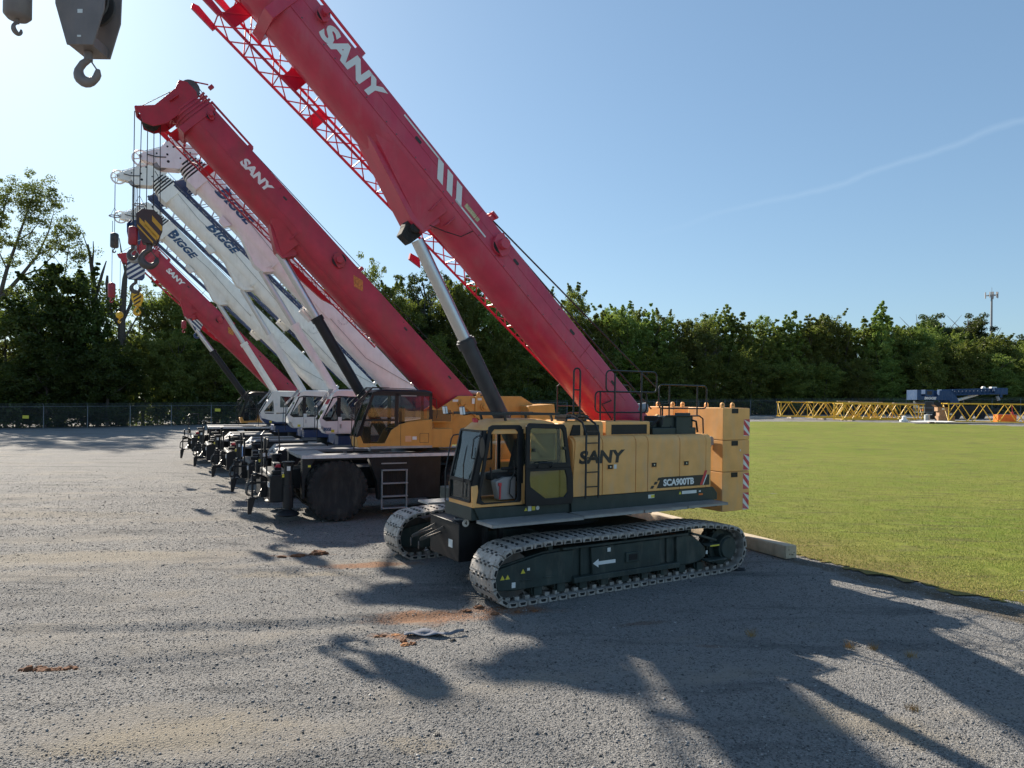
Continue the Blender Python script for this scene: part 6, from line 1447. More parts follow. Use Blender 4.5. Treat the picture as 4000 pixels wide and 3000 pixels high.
def ball_hook(name, label, loc, z_top, z_bot, rad, body, hook_r, hookmat, rope_top, shape='cyl', rz=0.0):
    r = empty(name, (loc[0], loc[1], 0), rz, label, 'crane hook', 'hooks hanging from the boom tips')
    h = z_top - z_bot; mb = MB()
    if shape == 'cyl': prof = [(z_bot, rad * .75), (z_bot + h * .07, rad), (z_bot + h * .93, rad), (z_top, rad * .8), (z_top + h * .06, rad * .3)]
    else: prof = [(z_bot + h * (.5 - .5 * math.cos(t)), rad * max(.12, math.sin(t))) for t in [math.pi * i / 12 for i in range(13)]]
    mb.lathe(prof, (0, 0, 0), 'z', 28); mb.build('ball', body, r, smooth=50)
    mb = MB(); mb.cyl((0, 0, z_bot + .02), (0, 0, z_bot - hook_r), hook_r * .42, n=12); hook_shape(mb, (0, 0, z_bot - hook_r * 2.2), hook_r, hook_r * .36); mb.build('hook', hookmat, r, smooth=60)
    mb = MB(); mb.tube([(0, 0, z_top), (0, 0, rope_top)], .012, 6); mb.build('rope', ROPE, r)
    return r
ball_hook('hook_ball', 'grey ball hook with narrow hook, farthest up in the left corner', wpos(0, 10.3), 10.35, 9.56, .19, GRAYB, .07, GRAYB, 14.3, rz=R(80))
REDB = paint('hook_red_paint', (.34, .035, .05), .45, var=.15, dirt=(.12, .03, .03), dirt_amt=.4)
hook_block('hook_block', 'black hook block with ochre diagonal stripes hanging from the large red boom', wpos(1, 5.2), R(25), 9.10, 8.12, .68, .34, paint('black_brown_block', (.045, .028, .026), .45, var=.2, dirt=(.1, .05, .04), dirt_amt=.4),
           (paint('ochre_stripe', (.60, .33, .03), .5, var=.12), [(.30, .15, -1.1, -.75, .55), (.38, .17, -1.1, -.35, 1.0), (.74, .17, -1.1, .2, 1.0), (.12, .06, -1.1, -.9, .3)]), .20, STEEL, 11.75, 4, rope_spread=.27)
ball_hook('hook_ball', 'red cylinder hook just left of the black and ochre block', wpos(1, 5.62, .05), 8.56, 8.05, .125, REDB, .12, STEEL, 11.9)
hook_block('hook_block', 'dark navy hook block half hidden behind the black and ochre block', wpos(3, 5.58), R(60), 11.10, 10.10, .52, .30, NAVY, (STK_W, [(.1, .03, .6, -1, 1)]), .22, GRY2, 12.9, 4, rope_spread=.12)
ball_hook('hook_ball', 'dark grey cylinder hook hanging from the spoked wheel of the middle white boom', wpos(3, 6.32), 10.48, 9.88, .16, STEEL, .06, STEEL, 12.9)
hook_block('hook_block', 'navy and white striped hook block hanging from the lowest white boom', wpos(4, 5.15), R(28), 10.52, 9.36, .80, .34, NAVY, (STK_W, [(.02, .10, .75, -1, 1), (.24, .11, .75, -1, 1), (.46, .11, .75, -1, 1), (.68, .11, .75, -1, 1), (.90, .06, .75, -1, 1)]), .19, STEEL, 12.3, 4, shape='box', rope_spread=.1)
ball_hook('hook_ball', 'dull red cylinder hook in front of the bare dead trunks', wpos(4, 6.17), 9.10, 8.42, .165, REDB, .07, REDB, 12.1)
hook_block('hook_block', 'yellow hook block with black slashes below the striped navy block', wpos(5, 4.75), R(28), 9.45, 8.68, .60, .26, HYEL, (LET_K, [(.15, .13, .8, -.5, .5), (.42, .15, .8, -.6, .6), (.72, .13, .8, -.7, .3)]), .15, HYEL, 10.6, 2, rope_spread=.08)
ball_hook('hook_ball', 'small yellow ball hook on a red swivel, lowest at left', wpos(5, 5.6), 8.32, 7.92, .19, HYEL, .07, HYEL, 11.1, 'ball')
ball_hook('hook_ball', 'small red cylinder hook under the farthest red boom', wpos(5, 2.40), 7.98, 7.56, .13, REDB, .07, REDB, 9.3)
hook_block('hook_block', 'small navy and white hook block under the farthest red boom', wpos(5, 1.70), R(28), 8.10, 7.48, .56, .24, NAVY, (STK_W, [(.1, .18, -1.0, -1, 1), (.5, .18, -1.0, -1, 1), (.85, .15, -1.0, -1, 1)]), .13, NAVY, 8.9, 2, rope_spread=.06)
for k, x, z in ((2, 5.59, 10.5), (3, 6.33, 11.2)):
    p = wpos(k, x); r = empty('anti_block_weight', (p[0], p[1], 0), 0, 'thin ring weight hanging on a line at the ' + ('upper' if k == 2 else 'middle') + ' white boom tip', 'ring weight', 'ring weights on thin lines')
    mb = MB(); mb.tube([(math.cos(R(a)) * .20, math.sin(R(a)) * .20, z) for a in range(0, 360, 20)], .022, 6, True); mb.build('ring', GRY2, r)
    mb = MB(); mb.tube([(0.18, 0, z), (0, 0, z + .35), (0, 0, z + 1.3)], .008, 5); mb.tube([(-.18, 0, z), (0, 0, z + .35)], .008, 5); mb.build('line', ROPE, r)
# ------------------------------------------------------------------ trees
def leafmat(name, c0, c1, trans=.45, tint=(.20, .28, .03)):
    m = bpy.data.materials.new(name); m.use_nodes = True; nt = m.node_tree; N, L = nt.nodes, nt.links
    N.remove(N['Principled BSDF'])
    ge = N.new('ShaderNodeNewGeometry'); oi = N.new('ShaderNodeObjectInfo'); tc = N.new('ShaderNodeTexCoord')
    nz = N.new('ShaderNodeTexNoise'); nz.inputs['Scale'].default_value = .45; nz.inputs['Detail'].default_value = 3; L.new(tc.outputs['Object'], nz.inputs[0])
    a = N.new('ShaderNodeMath'); a.operation = 'MULTIPLY_ADD'; L.new(ge.outputs['Random Per Island'], a.inputs[0]); a.inputs[1].default_value = .5
    b_ = N.new('ShaderNodeMapRange'); b_.inputs[1].default_value = .3; b_.inputs[2].default_value = .7; b_.inputs[3].default_value = -.1; b_.inputs[4].default_value = .55; L.new(nz.outputs[0], b_.inputs[0]); L.new(b_.outputs[0], a.inputs[2])
    mx = N.new('ShaderNodeMixRGB'); L.new(a.outputs[0], mx.inputs[0]); mx.inputs[1].default_value = (*c0, 1); mx.inputs[2].default_value = (*c1, 1)
    hs = N.new('ShaderNodeHueSaturation'); L.new(mx.outputs[0], hs.inputs['Color'])
    mr = N.new('ShaderNodeMapRange'); mr.inputs[3].default_value = .455; mr.inputs[4].default_value = .515; L.new(oi.outputs['Random'], mr.inputs[0]); L.new(mr.outputs[0], hs.inputs['Hue'])
    mr2 = N.new('ShaderNodeMapRange'); mr2.inputs[3].default_value = .65; mr2.inputs[4].default_value = 1.6; L.new(oi.outputs['Random'], mr2.inputs[0]); L.new(mr2.outputs[0], hs.inputs['Value'])
    df = N.new('ShaderNodeBsdfDiffuse'); L.new(hs.outputs[0], df.inputs[0])
    tr = N.new('ShaderNodeBsdfTranslucent'); tm = N.new('ShaderNodeMixRGB'); tm.inputs[0].default_value = .5; L.new(hs.outputs[0], tm.inputs[1]); tm.inputs[2].default_value = (*tint, 1); L.new(tm.outputs[0], tr.inputs[0])
    gl = N.new('ShaderNodeBsdfGlossy'); gl.inputs['Roughness'].default_value = .45; gl.inputs[0].default_value = (.35, .38, .35, 1)
    m1 = N.new('ShaderNodeMixShader'); m1.inputs[0].default_value = trans; L.new(df.outputs[0], m1.inputs[1]); L.new(tr.outputs[0], m1.inputs[2])
    m2 = N.new('ShaderNodeMixShader'); m2.inputs[0].default_value = .06; L.new(m1.outputs[0], m2.inputs[1]); L.new(gl.outputs[0], m2.inputs[2])
    L.new(m2.outputs[0], N['Material Output'].inputs[0])
    return m
LEAF = {'m': leafmat('leaf_mid_green', (.070, .115, .026), (.240, .285, .066)),
        'c': leafmat('leaf_bright_green', (.085, .145, .030), (.290, .345, .078)),
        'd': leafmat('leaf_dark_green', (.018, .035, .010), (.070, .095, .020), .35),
        's': leafmat('leaf_olive', (.055, .075, .022), (.180, .175, .045), .40),
        'o': leafmat('leaf_dull_dark', (.025, .042, .018), (.075, .090, .032), .25),
        'w': leafmat('leaf_yellow_green', (.080, .130, .015), (.160, .190, .030), .4)}
BARK = paint('grey_bark', (.105, .090, .075), .9, var=.3, scale=8, bump=.6, bump_scale=12)
BARKD = paint('bare_dead_wood', (.085, .072, .060), .9, var=.3, scale=8, bump=.6, bump_scale=12)
def leaf_cloud(centres, radii, per, size, rng, flat=.75):
    """quads scattered through clumps; centres Nx3, radii N"""
    n = len(centres); k = per
    d = rng.normal(size=(n, k, 3)); d /= np.linalg.norm(d, axis=2, keepdims=True)
    r = rng.random((n, k, 1)) ** .45
    p = centres[:, None] + d * r * radii[:, None, None] * np.array([1, 1, flat])
    p = p.reshape(-1, 3); m_ = len(p)
    u = rng.normal(size=(m_, 3)); u /= np.linalg.norm(u, axis=1, keepdims=True)
    w = rng.normal(size=(m_, 3)); w -= (w * u).sum(1, keepdims=True) * u; w /= np.linalg.norm(w, axis=1, keepdims=True)
    s = size * rng.uniform(.55, 1.25, (m_, 1)); u *= s; w *= s * .62
    q = np.stack([p - u, p - w * .9, p + u, p + w], 1).reshape(-1, 3)
    return q, np.arange(m_ * 4).reshape(-1, 4)
def crown_mesh(kind, seed, H=14.0):
    """unit-ish crown for a tree of height H"""
    rng = np.random.default_rng(seed); C = []; Rr = []
    if kind == 'c':      # narrow, several pointed leaders
        tops = [(0, 0, H)] + [(rng.uniform(-1.7, 1.7), rng.uniform(-1.5, 1.5), H * rng.uniform(.78, .97)) for _ in range(4)]
        for tx, ty, tz in tops:
            for i in range(70):
                z = tz * (.12 + .88 * rng.random() ** .65); k = (1 - z / tz); rad = .22 + 2.7 * k ** .62 * min(1, z / 1.5 + .2)
                a = rng.uniform(0, 6.28); q = rad * rng.random() ** .5
                C.append((tx * (.4 + .6 * z / tz) + math.cos(a) * q, ty * (.4 + .6 * z / tz) + math.sin(a) * q, z)); Rr.append(.16 + .8 * k)
        per, size = 62, .125
    elif kind in 'md':
        lob = [(rng.uniform(-2.2, 2.2), rng.uniform(-2.0, 2.0), H * rng.uniform(.40, .86), rng.uniform(1.5, 2.6)) for _ in range(9)] + [(0, 0, H * .84, 1.9), (rng.uniform(-.8, .8), 0, H * .93, .9), (0, 0, H * .5, 2.9), (0, 0, H * .25, 2.9), (1.6, 0, H * .2, 2.0), (-1.7, .3, H * .22, 2.0)]
        for lx, ly, lz, lr in lob:
            for i in range(int(6 + 4.5 * lr * lr)):
                d = rng.normal(size=3); d /= np.linalg.norm(d); q = lr * rng.uniform(.55, 1.0)
                C.append((lx + d[0] * q, ly + d[1] * q, max(.4, lz + d[2] * q * 1.05))); Rr.append(rng.uniform(.35, 1.1))
            for i in range(3):   # leading shoots break the outline
                d = rng.normal(size=3); d /= np.linalg.norm(d); d[2] = abs(d[2]) + .3
                for t_ in (1.0, 1.15, 1.3): C.append((lx + d[0] * lr * t_ * .9, ly + d[1] * lr * t_ * .9, lz + d[2] * lr * t_)); Rr.append(.30 - .6 * (t_ - 1))
        per, size = (70, .125) if kind == 'm' else (85, .14)
    elif kind in 'so':   # open crown on visible limbs
        for _ in range(15 if kind == 's' else 22):
            a = rng.uniform(0, 6.28); q = rng.uniform(.4, 3.0 if kind == 's' else 4.2); lz = H * (rng.uniform(.45, .97) if kind == 's' else rng.uniform(.5, .93)) * (1 - .02 * q * q)
            for i in range(9):
                d = rng.normal(size=3); C.append((math.cos(a) * q + d[0] * .8, math.sin(a) * q + d[1] * .8, lz + d[2] * .65)); Rr.append(rng.uniform(.3, .9))
        per, size = (70, .115) if kind == 's' else (110, .14)
    else:                # 'w' soft drooping yellow green
        for i in range(260):
            z = H * (.1 + .9 * rng.random()); k = math.sin(math.pi * min(.97, z / H) ** 1.3) ** .6; a = rng.uniform(0, 6.28); q = 2.6 * k * rng.random() ** .5
            C.append((math.cos(a) * q, math.sin(a) * q, z)); Rr.append(rng.uniform(.35, .7))
        per, size = 55, .13
    return leaf_cloud(np.array(C), np.array(Rr), per, size, rng)
def limb_mesh(kind, seed, H=14.0):
    rng = random.Random(seed); mb = MB(); lean = rng.uniform(-.4, .4)
    mb.tube([(0, 0, -.3), (lean * .3, 0, H * .25), (lean * .7, .1, H * .55), (lean, 0, H * .88)], [.22, .18, .12, .04], 7)
    n = 13 if kind in 'so' else 8
    for i in range(n):
        z = H * rng.uniform(.25, .8); a = rng.uniform(0, 6.28); l = rng.uniform(1.4, 3.2); c = (lean * z / H, 0, z)
        p1 = (c[0] + math.cos(a) * l * .5, math.sin(a) * l * .5, z + l * .45); p2 = (c[0] + math.cos(a) * l, math.sin(a) * l, z + l * 1.0)
        mb.tube([c, p1, p2], [.08, .05, .015], 5)
    return mb
protos = {}
for kind, nv in (('c', 3), ('m', 4), ('d', 2), ('s', 2), ('o', 1), ('w', 1)):
    for v in range(nv):
        q, f = crown_mesh(kind, 11 + v * 7 + ord(kind)); co = np_mesh('crown', q, f, LEAF[kind], smooth=False)
        tr = limb_mesh(kind, v + ord(kind)).build('trunk', BARK)
        root = empty('tree'); co.parent = root; tr.parent = root; protos.setdefault(kind, []).append(root)
TREES = [(-62.8, 88, 15.1, 's'), (-62.4, 92, 18.3, 's'), (-54.7, 86, 19.1, 'd'), (-52.6, 87, 14.0, 'd'), (-51.0, 90, 12.5, 's'), (-49.8, 94, 16.5, 's'), (-47.6, 95, 18.0, 's'), (-45.4, 96, 17.4, 'm'), (-42.6, 96, 16.0, 'm'), (-40.6, 98, 16.6, 'm'), (-37.5, 98, 17.0, 'm'), (-35.0, 100, 17.9, 'm'), (-32.0, 102, 19.3, 'm'), (-28.9, 104, 20.4, 'm'), (-26.0, 106, 22.2, 'm'), (-24.2, 112, 26.3, 's'), (-20.6, 110, 21.7, 'm'), (-17.8, 112, 20.8, 'm'), (-14.5, 118, 23.7, 'o'), (-9.9, 114, 21.1, 'm'), (-6.3, 116, 20.1, 'm'), (-2.1, 116, 19.7, 'm'), (1.7, 118, 19.5, 'm'), (5.6, 120, 19.8, 'm'), (10.9, 126, 21.1, 'm'), (15.2, 124, 21.1, 'c'), (20.4, 126, 20.0, 'm'), (24.9, 128, 18.9, 'c'), (27.7, 126, 19.0, 'c'), (31.1, 127, 18.1, 'm'), (34.1, 126, 19.3, 's'), (38.3, 128, 18.4, 'c'), (41.2, 127, 18.2, 'c'), (44.1, 126, 17.2, 'c'), (47.5, 128, 18.0, 'c'), (50.8, 128, 17.4, 'c'), (53.1, 127, 16.8, 'c'), (56.8, 128, 16.7, 'm'), (60.0, 128, 16.8, 'c'), (62.7, 127, 17.4, 'c'), (65.4, 126, 18.5, 'c'), (69.7, 128, 16.6, 'm'), (72.2, 126, 16.1, 'm'), (77.1, 128, 14.9, 'm'), (79.5, 126, 14.2, 'm'), (84.5, 128, 13.9, 'm'), (86.8, 126, 13.7, 'm'), (91.9, 128, 13.0, 'm'), (94.0, 165, 22.3, 'o'), (101.8, 168, 23.4, 'o'), (106.0, 166, 22.3, 'o'), (114.6, 170, 20.1, 'o'), (121.4, 170, 18.7, 'o'),
 (-66, 84, 10, 'd'), (-61.5, 83, 8.5, 'd'), (-57.1, 82, 7.4, 'd'), (-53.8, 82, 10.1, 'd'), (-47.3, 83, 10.1, 'd'), (-50.2, 84, 9.0, 'd'), (-45.7, 88, 10.5, 'm'), (-42.2, 90, 11.6, 'm'), (-38.5, 92, 10.5, 'm'), (-34.6, 94, 10.3, 'm'), (-30.7, 98, 11.3, 'm'), (-26.1, 102, 11.9, 'm'), (-21, 105, 12.5, 'm'), (-16.5, 108, 12.5, 'm'), (-11.9, 110, 12.9, 'm'), (-6.9, 112, 12.3, 'm'), (-2, 114, 12.5, 'm'), (2.5, 116, 12.5, 'm'), (6.5, 118, 12.5, 'm'), (10.0, 120, 12.8, 'm'), (15, 120.5, 12, 'm'), (20.1, 121, 12.0, 'w'), (23.1, 121, 11.5, 'w'), (28.6, 122, 11.1, 'm'), (34.8, 122, 10.2, 'm'), (40.9, 122, 11.9, 'm'), (47.5, 122, 10.1, 'm'), (53.7, 122, 9.6, 'm'), (59.4, 122, 10.5, 'm'), (65.1, 122, 9.6, 'm'), (70.7, 121, 11.7, 'm'), (76.8, 121, 12.0, 'm'), (82.9, 121, 11.1, 'm'), (88.1, 121, 10.2, 'm'), (95, 123, 12, 'm'), (99, 128, 13, 'm'),
 (13, 130, 19.5, 'm'), (17.8, 130, 19.0, 'm'), (22.6, 131, 18.8, 'm'), (26.3, 131, 18.2, 'm'), (29.5, 131, 17.8, 'c'), (36.4, 131, 17.8, 'm'), (42.8, 131, 17.2, 'm'), (46.0, 131, 17.0, 'm'), (49.3, 131, 16.8, 'm'), (55.0, 131, 16.3, 'm'), (58.5, 131, 16.0, 'c'), (61.5, 131, 16.2, 'm'), (67.5, 131, 16.8, 'm'), (71, 131, 15.6, 'c'), (75, 131, 15.2, 'm'), (82, 131, 13.9, 'm'), (89, 131, 13.5, 'm'), (3.5, 121, 19, 'm'), (-4.2, 119, 19.6, 'm'), (-8, 118, 20, 'm')]
TL = {'c': ('bright green pointed tree in the wood beyond the right hand fence', 'pointed green trees beyond the field'),
      'w': ('soft yellow green drooping tree at the foot of the wood, behind the hoist ropes', 'soft yellow green trees'),
      'o': ('dull dark round topped tree rising behind the wood near the mast', 'dark round topped trees')}
rngt = random.Random(5); first = {}
for X, Y, H, k in TREES:
    vs = protos[k]; vi = rngt.randrange(len(vs)); pr = vs[vi]
    used = first.get((k, vi)); 
    if not used: r = pr; first[(k, vi)] = True
    else: r = copy_tree(pr)
    wid = .80 + .25 * min(H, 20) / 14 if k not in 'o' else 1.7
    if k == 'd' and H > 15: wid = 1.55
    r.location = (X, Y, gz(X, Y) - .1); r.rotation_euler = (0, 0, rngt.uniform(0, 6.28)); r.scale = (wid * rngt.uniform(.95, 1.15), wid * rngt.uniform(.95, 1.15), H / 14.0 * rngt.uniform(.90, 1.08))
    if k in TL: lab, grp = TL[k]
    elif k == 's': lab, grp = ('sparse olive tree with thin crown in the wood left of the cranes', 'sparse trees at left') if X < -40 else ('open crowned tree standing tallest behind the booms', 'open crowned trees behind the booms') if X < 0 else ('thin twiggy tree poking above the wood behind the field', 'twiggy tree')
    elif k == 'd': lab, grp = ('large dark dense tree behind the left fence', 'large dark trees at left') if H > 15 else ('low dark bushy tree along the left fence', 'low dark trees at left')
    elif X < -22: lab, grp = ('leafy green tree behind the boom tips and hooks', 'trees behind the boom tips') if H > 13 else ('short leafy tree at the fence behind the parked wheeled cranes', 'short trees behind the cranes')
    elif X < 14: lab, grp = ('green tree seen between the two big red booms', 'trees between the red booms') if H > 14 else ('short bushy tree in the shade behind the crawler crane', 'short trees behind the crawler')
    else: lab, grp = ('rounded green tree in the wood beyond the right hand fence', 'rounded green trees beyond the field') if H > 12.4 else ('short bushy tree on the shaded edge of the wood beyond the field', 'short trees at the wood edge')
    tag(r, lab, 'tree', grp)
for vs in protos.values():
    for r in vs:
        if 'label' not in r.keys(): r.location = (130 + rngt.uniform(0, 20), 150, 2); tag(r, 'rounded green tree in the wood beyond the right hand fence', 'tree', 'rounded green trees beyond the field')
# the wood behind, seen only as one dark mass
rng = np.random.default_rng(9); C = []
for i in range(3600):
    t = rng.random(); X = -120 + 290 * t; base = 104 + .16 * (X + 60) if X < 40 else 120 + .12 * X * .5
    Y = max(98, base) + 8 + rng.uniform(0, 16); C.append((X, Y, gz(X, Y) + rng.uniform(0, 12.5 if X < 55 else 10.0)))
q, f = leaf_cloud(np.array(C), np.full(len(C), 1.7), 34, .36, rng)
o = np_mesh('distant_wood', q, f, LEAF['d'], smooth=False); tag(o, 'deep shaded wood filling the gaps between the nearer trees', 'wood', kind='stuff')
# ragged undergrowth along the fences
C = []
for i in range(1500):
    t = rng.random(); X = -85 + 190 * t
    Y = (74 + (X + 85) * .12 if X < -55 else 79 + (X + 55) * .47 if X < 30 else 119 + (X - 30) * .03) + rng.uniform(.5, 4.5)
    C.append((X, Y + 1.5, gz(X, Y) + rng.uniform(0, 1.0) ** 1.5 * 4.2))
q, f = leaf_cloud(np.array(C), np.full(len(C), .9), 42, .20, rng)
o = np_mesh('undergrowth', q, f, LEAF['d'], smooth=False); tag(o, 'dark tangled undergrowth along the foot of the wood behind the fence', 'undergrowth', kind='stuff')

# tall open tree at the left edge with rising limbs
def limb_tree(name, label, loc, limbs, clumps, leafm, per, size, seed, group=None):
    r = empty(name, loc, 0, label, 'tree', group)
    mb = MB()
    for pts, rad in limbs: mb.tube(pts, rad, 8)
    mb.build('trunk', BARK if leafm else BARKD, r)
    if leafm:
        rg = np.random.default_rng(seed); C = []; Rr = []
        for x, y, z, s, n in clumps:
            for i in range(n):
                d = rg.normal(size=3) * s * .72; C.append((x + d[0], y + d[1], z + d[2] * .8)); Rr.append(rg.uniform(.35, 1.0))
        q, f = leaf_cloud(np.array(C), np.array(Rr), per, size, rg); np_mesh('crown', q, f, leafm, r, smooth=False)
    return r
# coordinates in metres from the trunk foot; x to the right, z up
limbs = [([(0, 0, 0), (1.0, 0, 6), (2.6, 0, 11), (4.6, 0, 15), (7.0, .4, 18.2), (9.2, .2, 20.8), (10.6, 0, 23.6), (11.2, 0, 26.0)], [.55, .45, .36, .28, .20, .13, .08, .03]),
         ([(4.6, 0, 15), (5.4, .3, 19), (6.6, .3, 22.5), (8.0, 0, 26), (9.0, 0, 29)], [.26, .20, .15, .09, .03]),
         ([(2.6, 0, 11), (2.8, .2, 16), (3.9, 0, 20), (4.6, 0, 24), (5.6, 0, 28)], [.3, .22, .16, .1, .04]),
         ([(9.2, .2, 20.8), (11.0, 0, 21.6), (12.9, 0, 21.4), (14.2, 0, 20.6)], [.1, .07, .04, .015]),
         ([(7.0, .4, 18.2), (9.5, 0, 19.0), (11.5, 0, 21.0), (13.2, 0, 22.8)], [.12, .08, .05, .02]),
         ([(6.6, .3, 22.5), (8.5, 0, 23.5), (9.8, 0, 25.2)], [.1, .06, .02]), ([(3.9, 0, 20), (2.4, 0, 24), (1.5, 0, 27)], [.12, .08, .03]), ([(1.0, 0, 6), (-.5, 0, 12), (-1, 0, 20), (0, 0, 26)], [.3, .22, .14, .04]),
         ([(5.4, .3, 19), (4.2, 0, 22), (4.5, 0, 25)], [.09, .06, .02])]
clumps = [(9.0, 0, 28.6, 1.7, 15), (7.6, 0, 27.4, 1.5, 12), (10.2, 0, 27.0, 1.2, 9), (8.4, .2, 25.2, 1.4, 9), (5.6, 0, 28.2, 1.5, 10), (4.2, 0, 26.4, 1.7, 13), (2.0, 0, 27.5, 1.8, 12), (.5, 0, 25.5, 1.8, 12), (5.0, 0, 24.0, 1.2, 6), (6.4, 0, 22.2, 1.2, 7), (11.2, 0, 25.0, 1.3, 9), (12.6, 0, 24.2, 1.1, 6), (12.9, 0, 22.6, 1.2, 8), (13.8, 0, 21.2, .9, 6), (14.6, 0, 20.4, .6, 3), (11.6, 0, 21.6, .9, 5), (8.6, 0, 22.0, 1.0, 6), (9.5, 0, 20.4, .9, 4), (3.4, 0, 22.6, 1.2, 7), (3.6, 0, 18.6, 1.1, 6), (1.5, 0, 21.5, 1.4, 8), (6.0, 0, 19.6, .9, 4), (.3, 0, 18.0, 1.3, 7), (4.6, 0, 15.0, 1.2, 7), (7.0, 0, 16.2, 1.0, 6), (2.2, 0, 13.0, 1.5, 8), (5.0, 0, 12.6, 1.2, 8), (7.8, 0, 13.6, 1.0, 5)]
limb_tree('tall_tree', 'tallest tree at the left edge with bare rising limbs and tufted crown', (-67.0, 86, -.2), limbs, [(x, y, z, s_, int(n_ * 2.2)) for x, y, z, s_, n_ in clumps], LEAF['s'], 60, .125, 4)
# young thin tree left of the snags
limb_tree('young_tree', 'thin young tree with sparse twiggy top left of the dead trunks', (-56.5, 88, 0), [([(0, 0, 0), (.3, 0, 10), (.8, 0, 18), (1.5, 0, 23.5)], [.2, .14, .08, .02])] + [([(.3 + .05 * i, 0, 12 + i * .9), (.3 + (1 if i % 2 else -1) * 1.5, .1, 14.5 + i * .9)], [.05, .012]) for i in range(9)],
          [(.9 + (1 if i % 2 else -1) * 1.0, 0, 14.5 + i * .9, .8, 3) for i in range(9)], LEAF['s'], 22, .13, 8)
# bare dead trunks
def snag(label, loc, limbs): return limb_tree('dead_trunk', label, loc, limbs, [], None, 0, 0, 0, 'bare dead trunks at left')
snag('bare dead trunk with forked broken top, left one of the pair', (-51.4, 87.3, 0), [([(.4, 0, 0), (.4, 0, 8), (.1, 0, 14), (-.4, 0, 19), (-1.0, 0, 22.2)], [.5, .45, .38, .26, .10]), ([(.0, 0, 15.5), (.8, 0, 18.6), (1.3, 0, 20.2)], [.22, .16, .06]), ([(-.3, 0, 15), (-1.4, 0, 17.2), (-1.9, 0, 18.4)], [.12, .08, .03]), ([(-.5, 0, 19.4), (-.3, 0, 21.3), (-.35, 0, 22.6)], [.16, .1, .04]), ([(-.9, 0, 21.4), (-1.7, 0, 23.6)], [.09, .03])])
snag('bare dead trunk with three stubby forks, right one of the pair', (-48.2, 87.3, 0), [([(0, 0, 0), (.1, 0, 8), (.1, 0, 13), (.4, 0, 18), (.7, 0, 19.8)], [.55, .5, .42, .30, .18]), ([(.1, 0, 12), (-1.4, 0, 14), (-1.8, 0, 17.5), (-1.75, 0, 18.4)], [.34, .28, .2, .12]), ([(.1, 0, 12.5), (1.2, 0, 15), (1.4, 0, 17.4)], [.22, .18, .10]), ([(.5, 0, 18.6), (-.1, 0, 21.5), (-.35, 0, 23.0)], [.14, .09, .04]), ([(.1, 0, 10), (2.0, 0, 13.4), (2.6, 0, 13.8)], [.14, .08, .03])])
# open crowned tree behind the red booms
limb_tree('spreading_tree', 'open spreading tree with visible limbs, just left of the large chrome ram', (-15.0, 122, 1), [([(0, 0, 0), (.2, 0, 12), (.5, 0, 18)], [.4, .3, .2])] + [([(.3, 0, 14 + i * .6), (.3 + math.cos(i * 1.3) * 1.6, math.sin(i * 1.3), 18 + i * .6), (.3 + math.cos(i * 1.3) * 3.4, math.sin(i * 1.3) * 1.5, 20.6 + (i % 3))], [.16, .1, .03]) for i in range(9)],
          [(.3 + math.cos(i * 1.3) * 3.3, math.sin(i * 1.3) * 1.5, 21.0 + (i % 3) * 1.0, 1.1, 8) for i in range(9)] + [(0, 0, 24.2, 1.2, 9), (-5.2, 0, 23.2, .9, 5), (1.5, 0, 23.6, 1.0, 6)], LEAF['o'], 60, .16, 21)

# ------------------------------------------------------------------ chain link fence with posts
m = bpy.data.materials.new('chain_link_wire'); m.use_nodes = True; nt = m.node_tree; N, L = nt.nodes, nt.links
pb = N['Principled BSDF']; pb.inputs['Base Color'].default_value = (.10, .11, .115, 1); pb.inputs['Roughness'].default_value = .6; pb.inputs['Metallic'].default_value = .3
tc = N.new('ShaderNodeTexCoord'); sx = N.new('ShaderNodeSeparateXYZ'); L.new(tc.outputs['Object'], sx.inputs[0])
def fm(op, a, b_=None):
    x = N.new('ShaderNodeMath'); x.operation = op
    for k, q in enumerate((a, b_)):
        if q is None: continue
        if isinstance(q, (int, float)): x.inputs[k].default_value = q
        else: L.new(q, x.inputs[k])
    return x.outputs[0]
hz = fm('ADD', fm('MULTIPLY', sx.outputs[0], .9), fm('MULTIPLY', sx.outputs[1], .45))
w1 = fm('FRACT', fm('MULTIPLY', fm('ADD', hz, sx.outputs[2]), 14)); w2 = fm('FRACT', fm('MULTIPLY', fm('SUBTRACT', hz, sx.outputs[2]), 14))
wire = fm('MAXIMUM', fm('LESS_THAN', w1, .09), fm('LESS_THAN', w2, .09))
tr = N.new('ShaderNodeBsdfTransparent'); mx = N.new('ShaderNodeMixShader'); L.new(wire, mx.inputs[0]); L.new(tr.outputs[0], mx.inputs[1]); L.new(pb.outputs[0], mx.inputs[2]); L.new(mx.outputs[0], N['Material Output'].inputs[0])
LINK = m
FH = 2.45
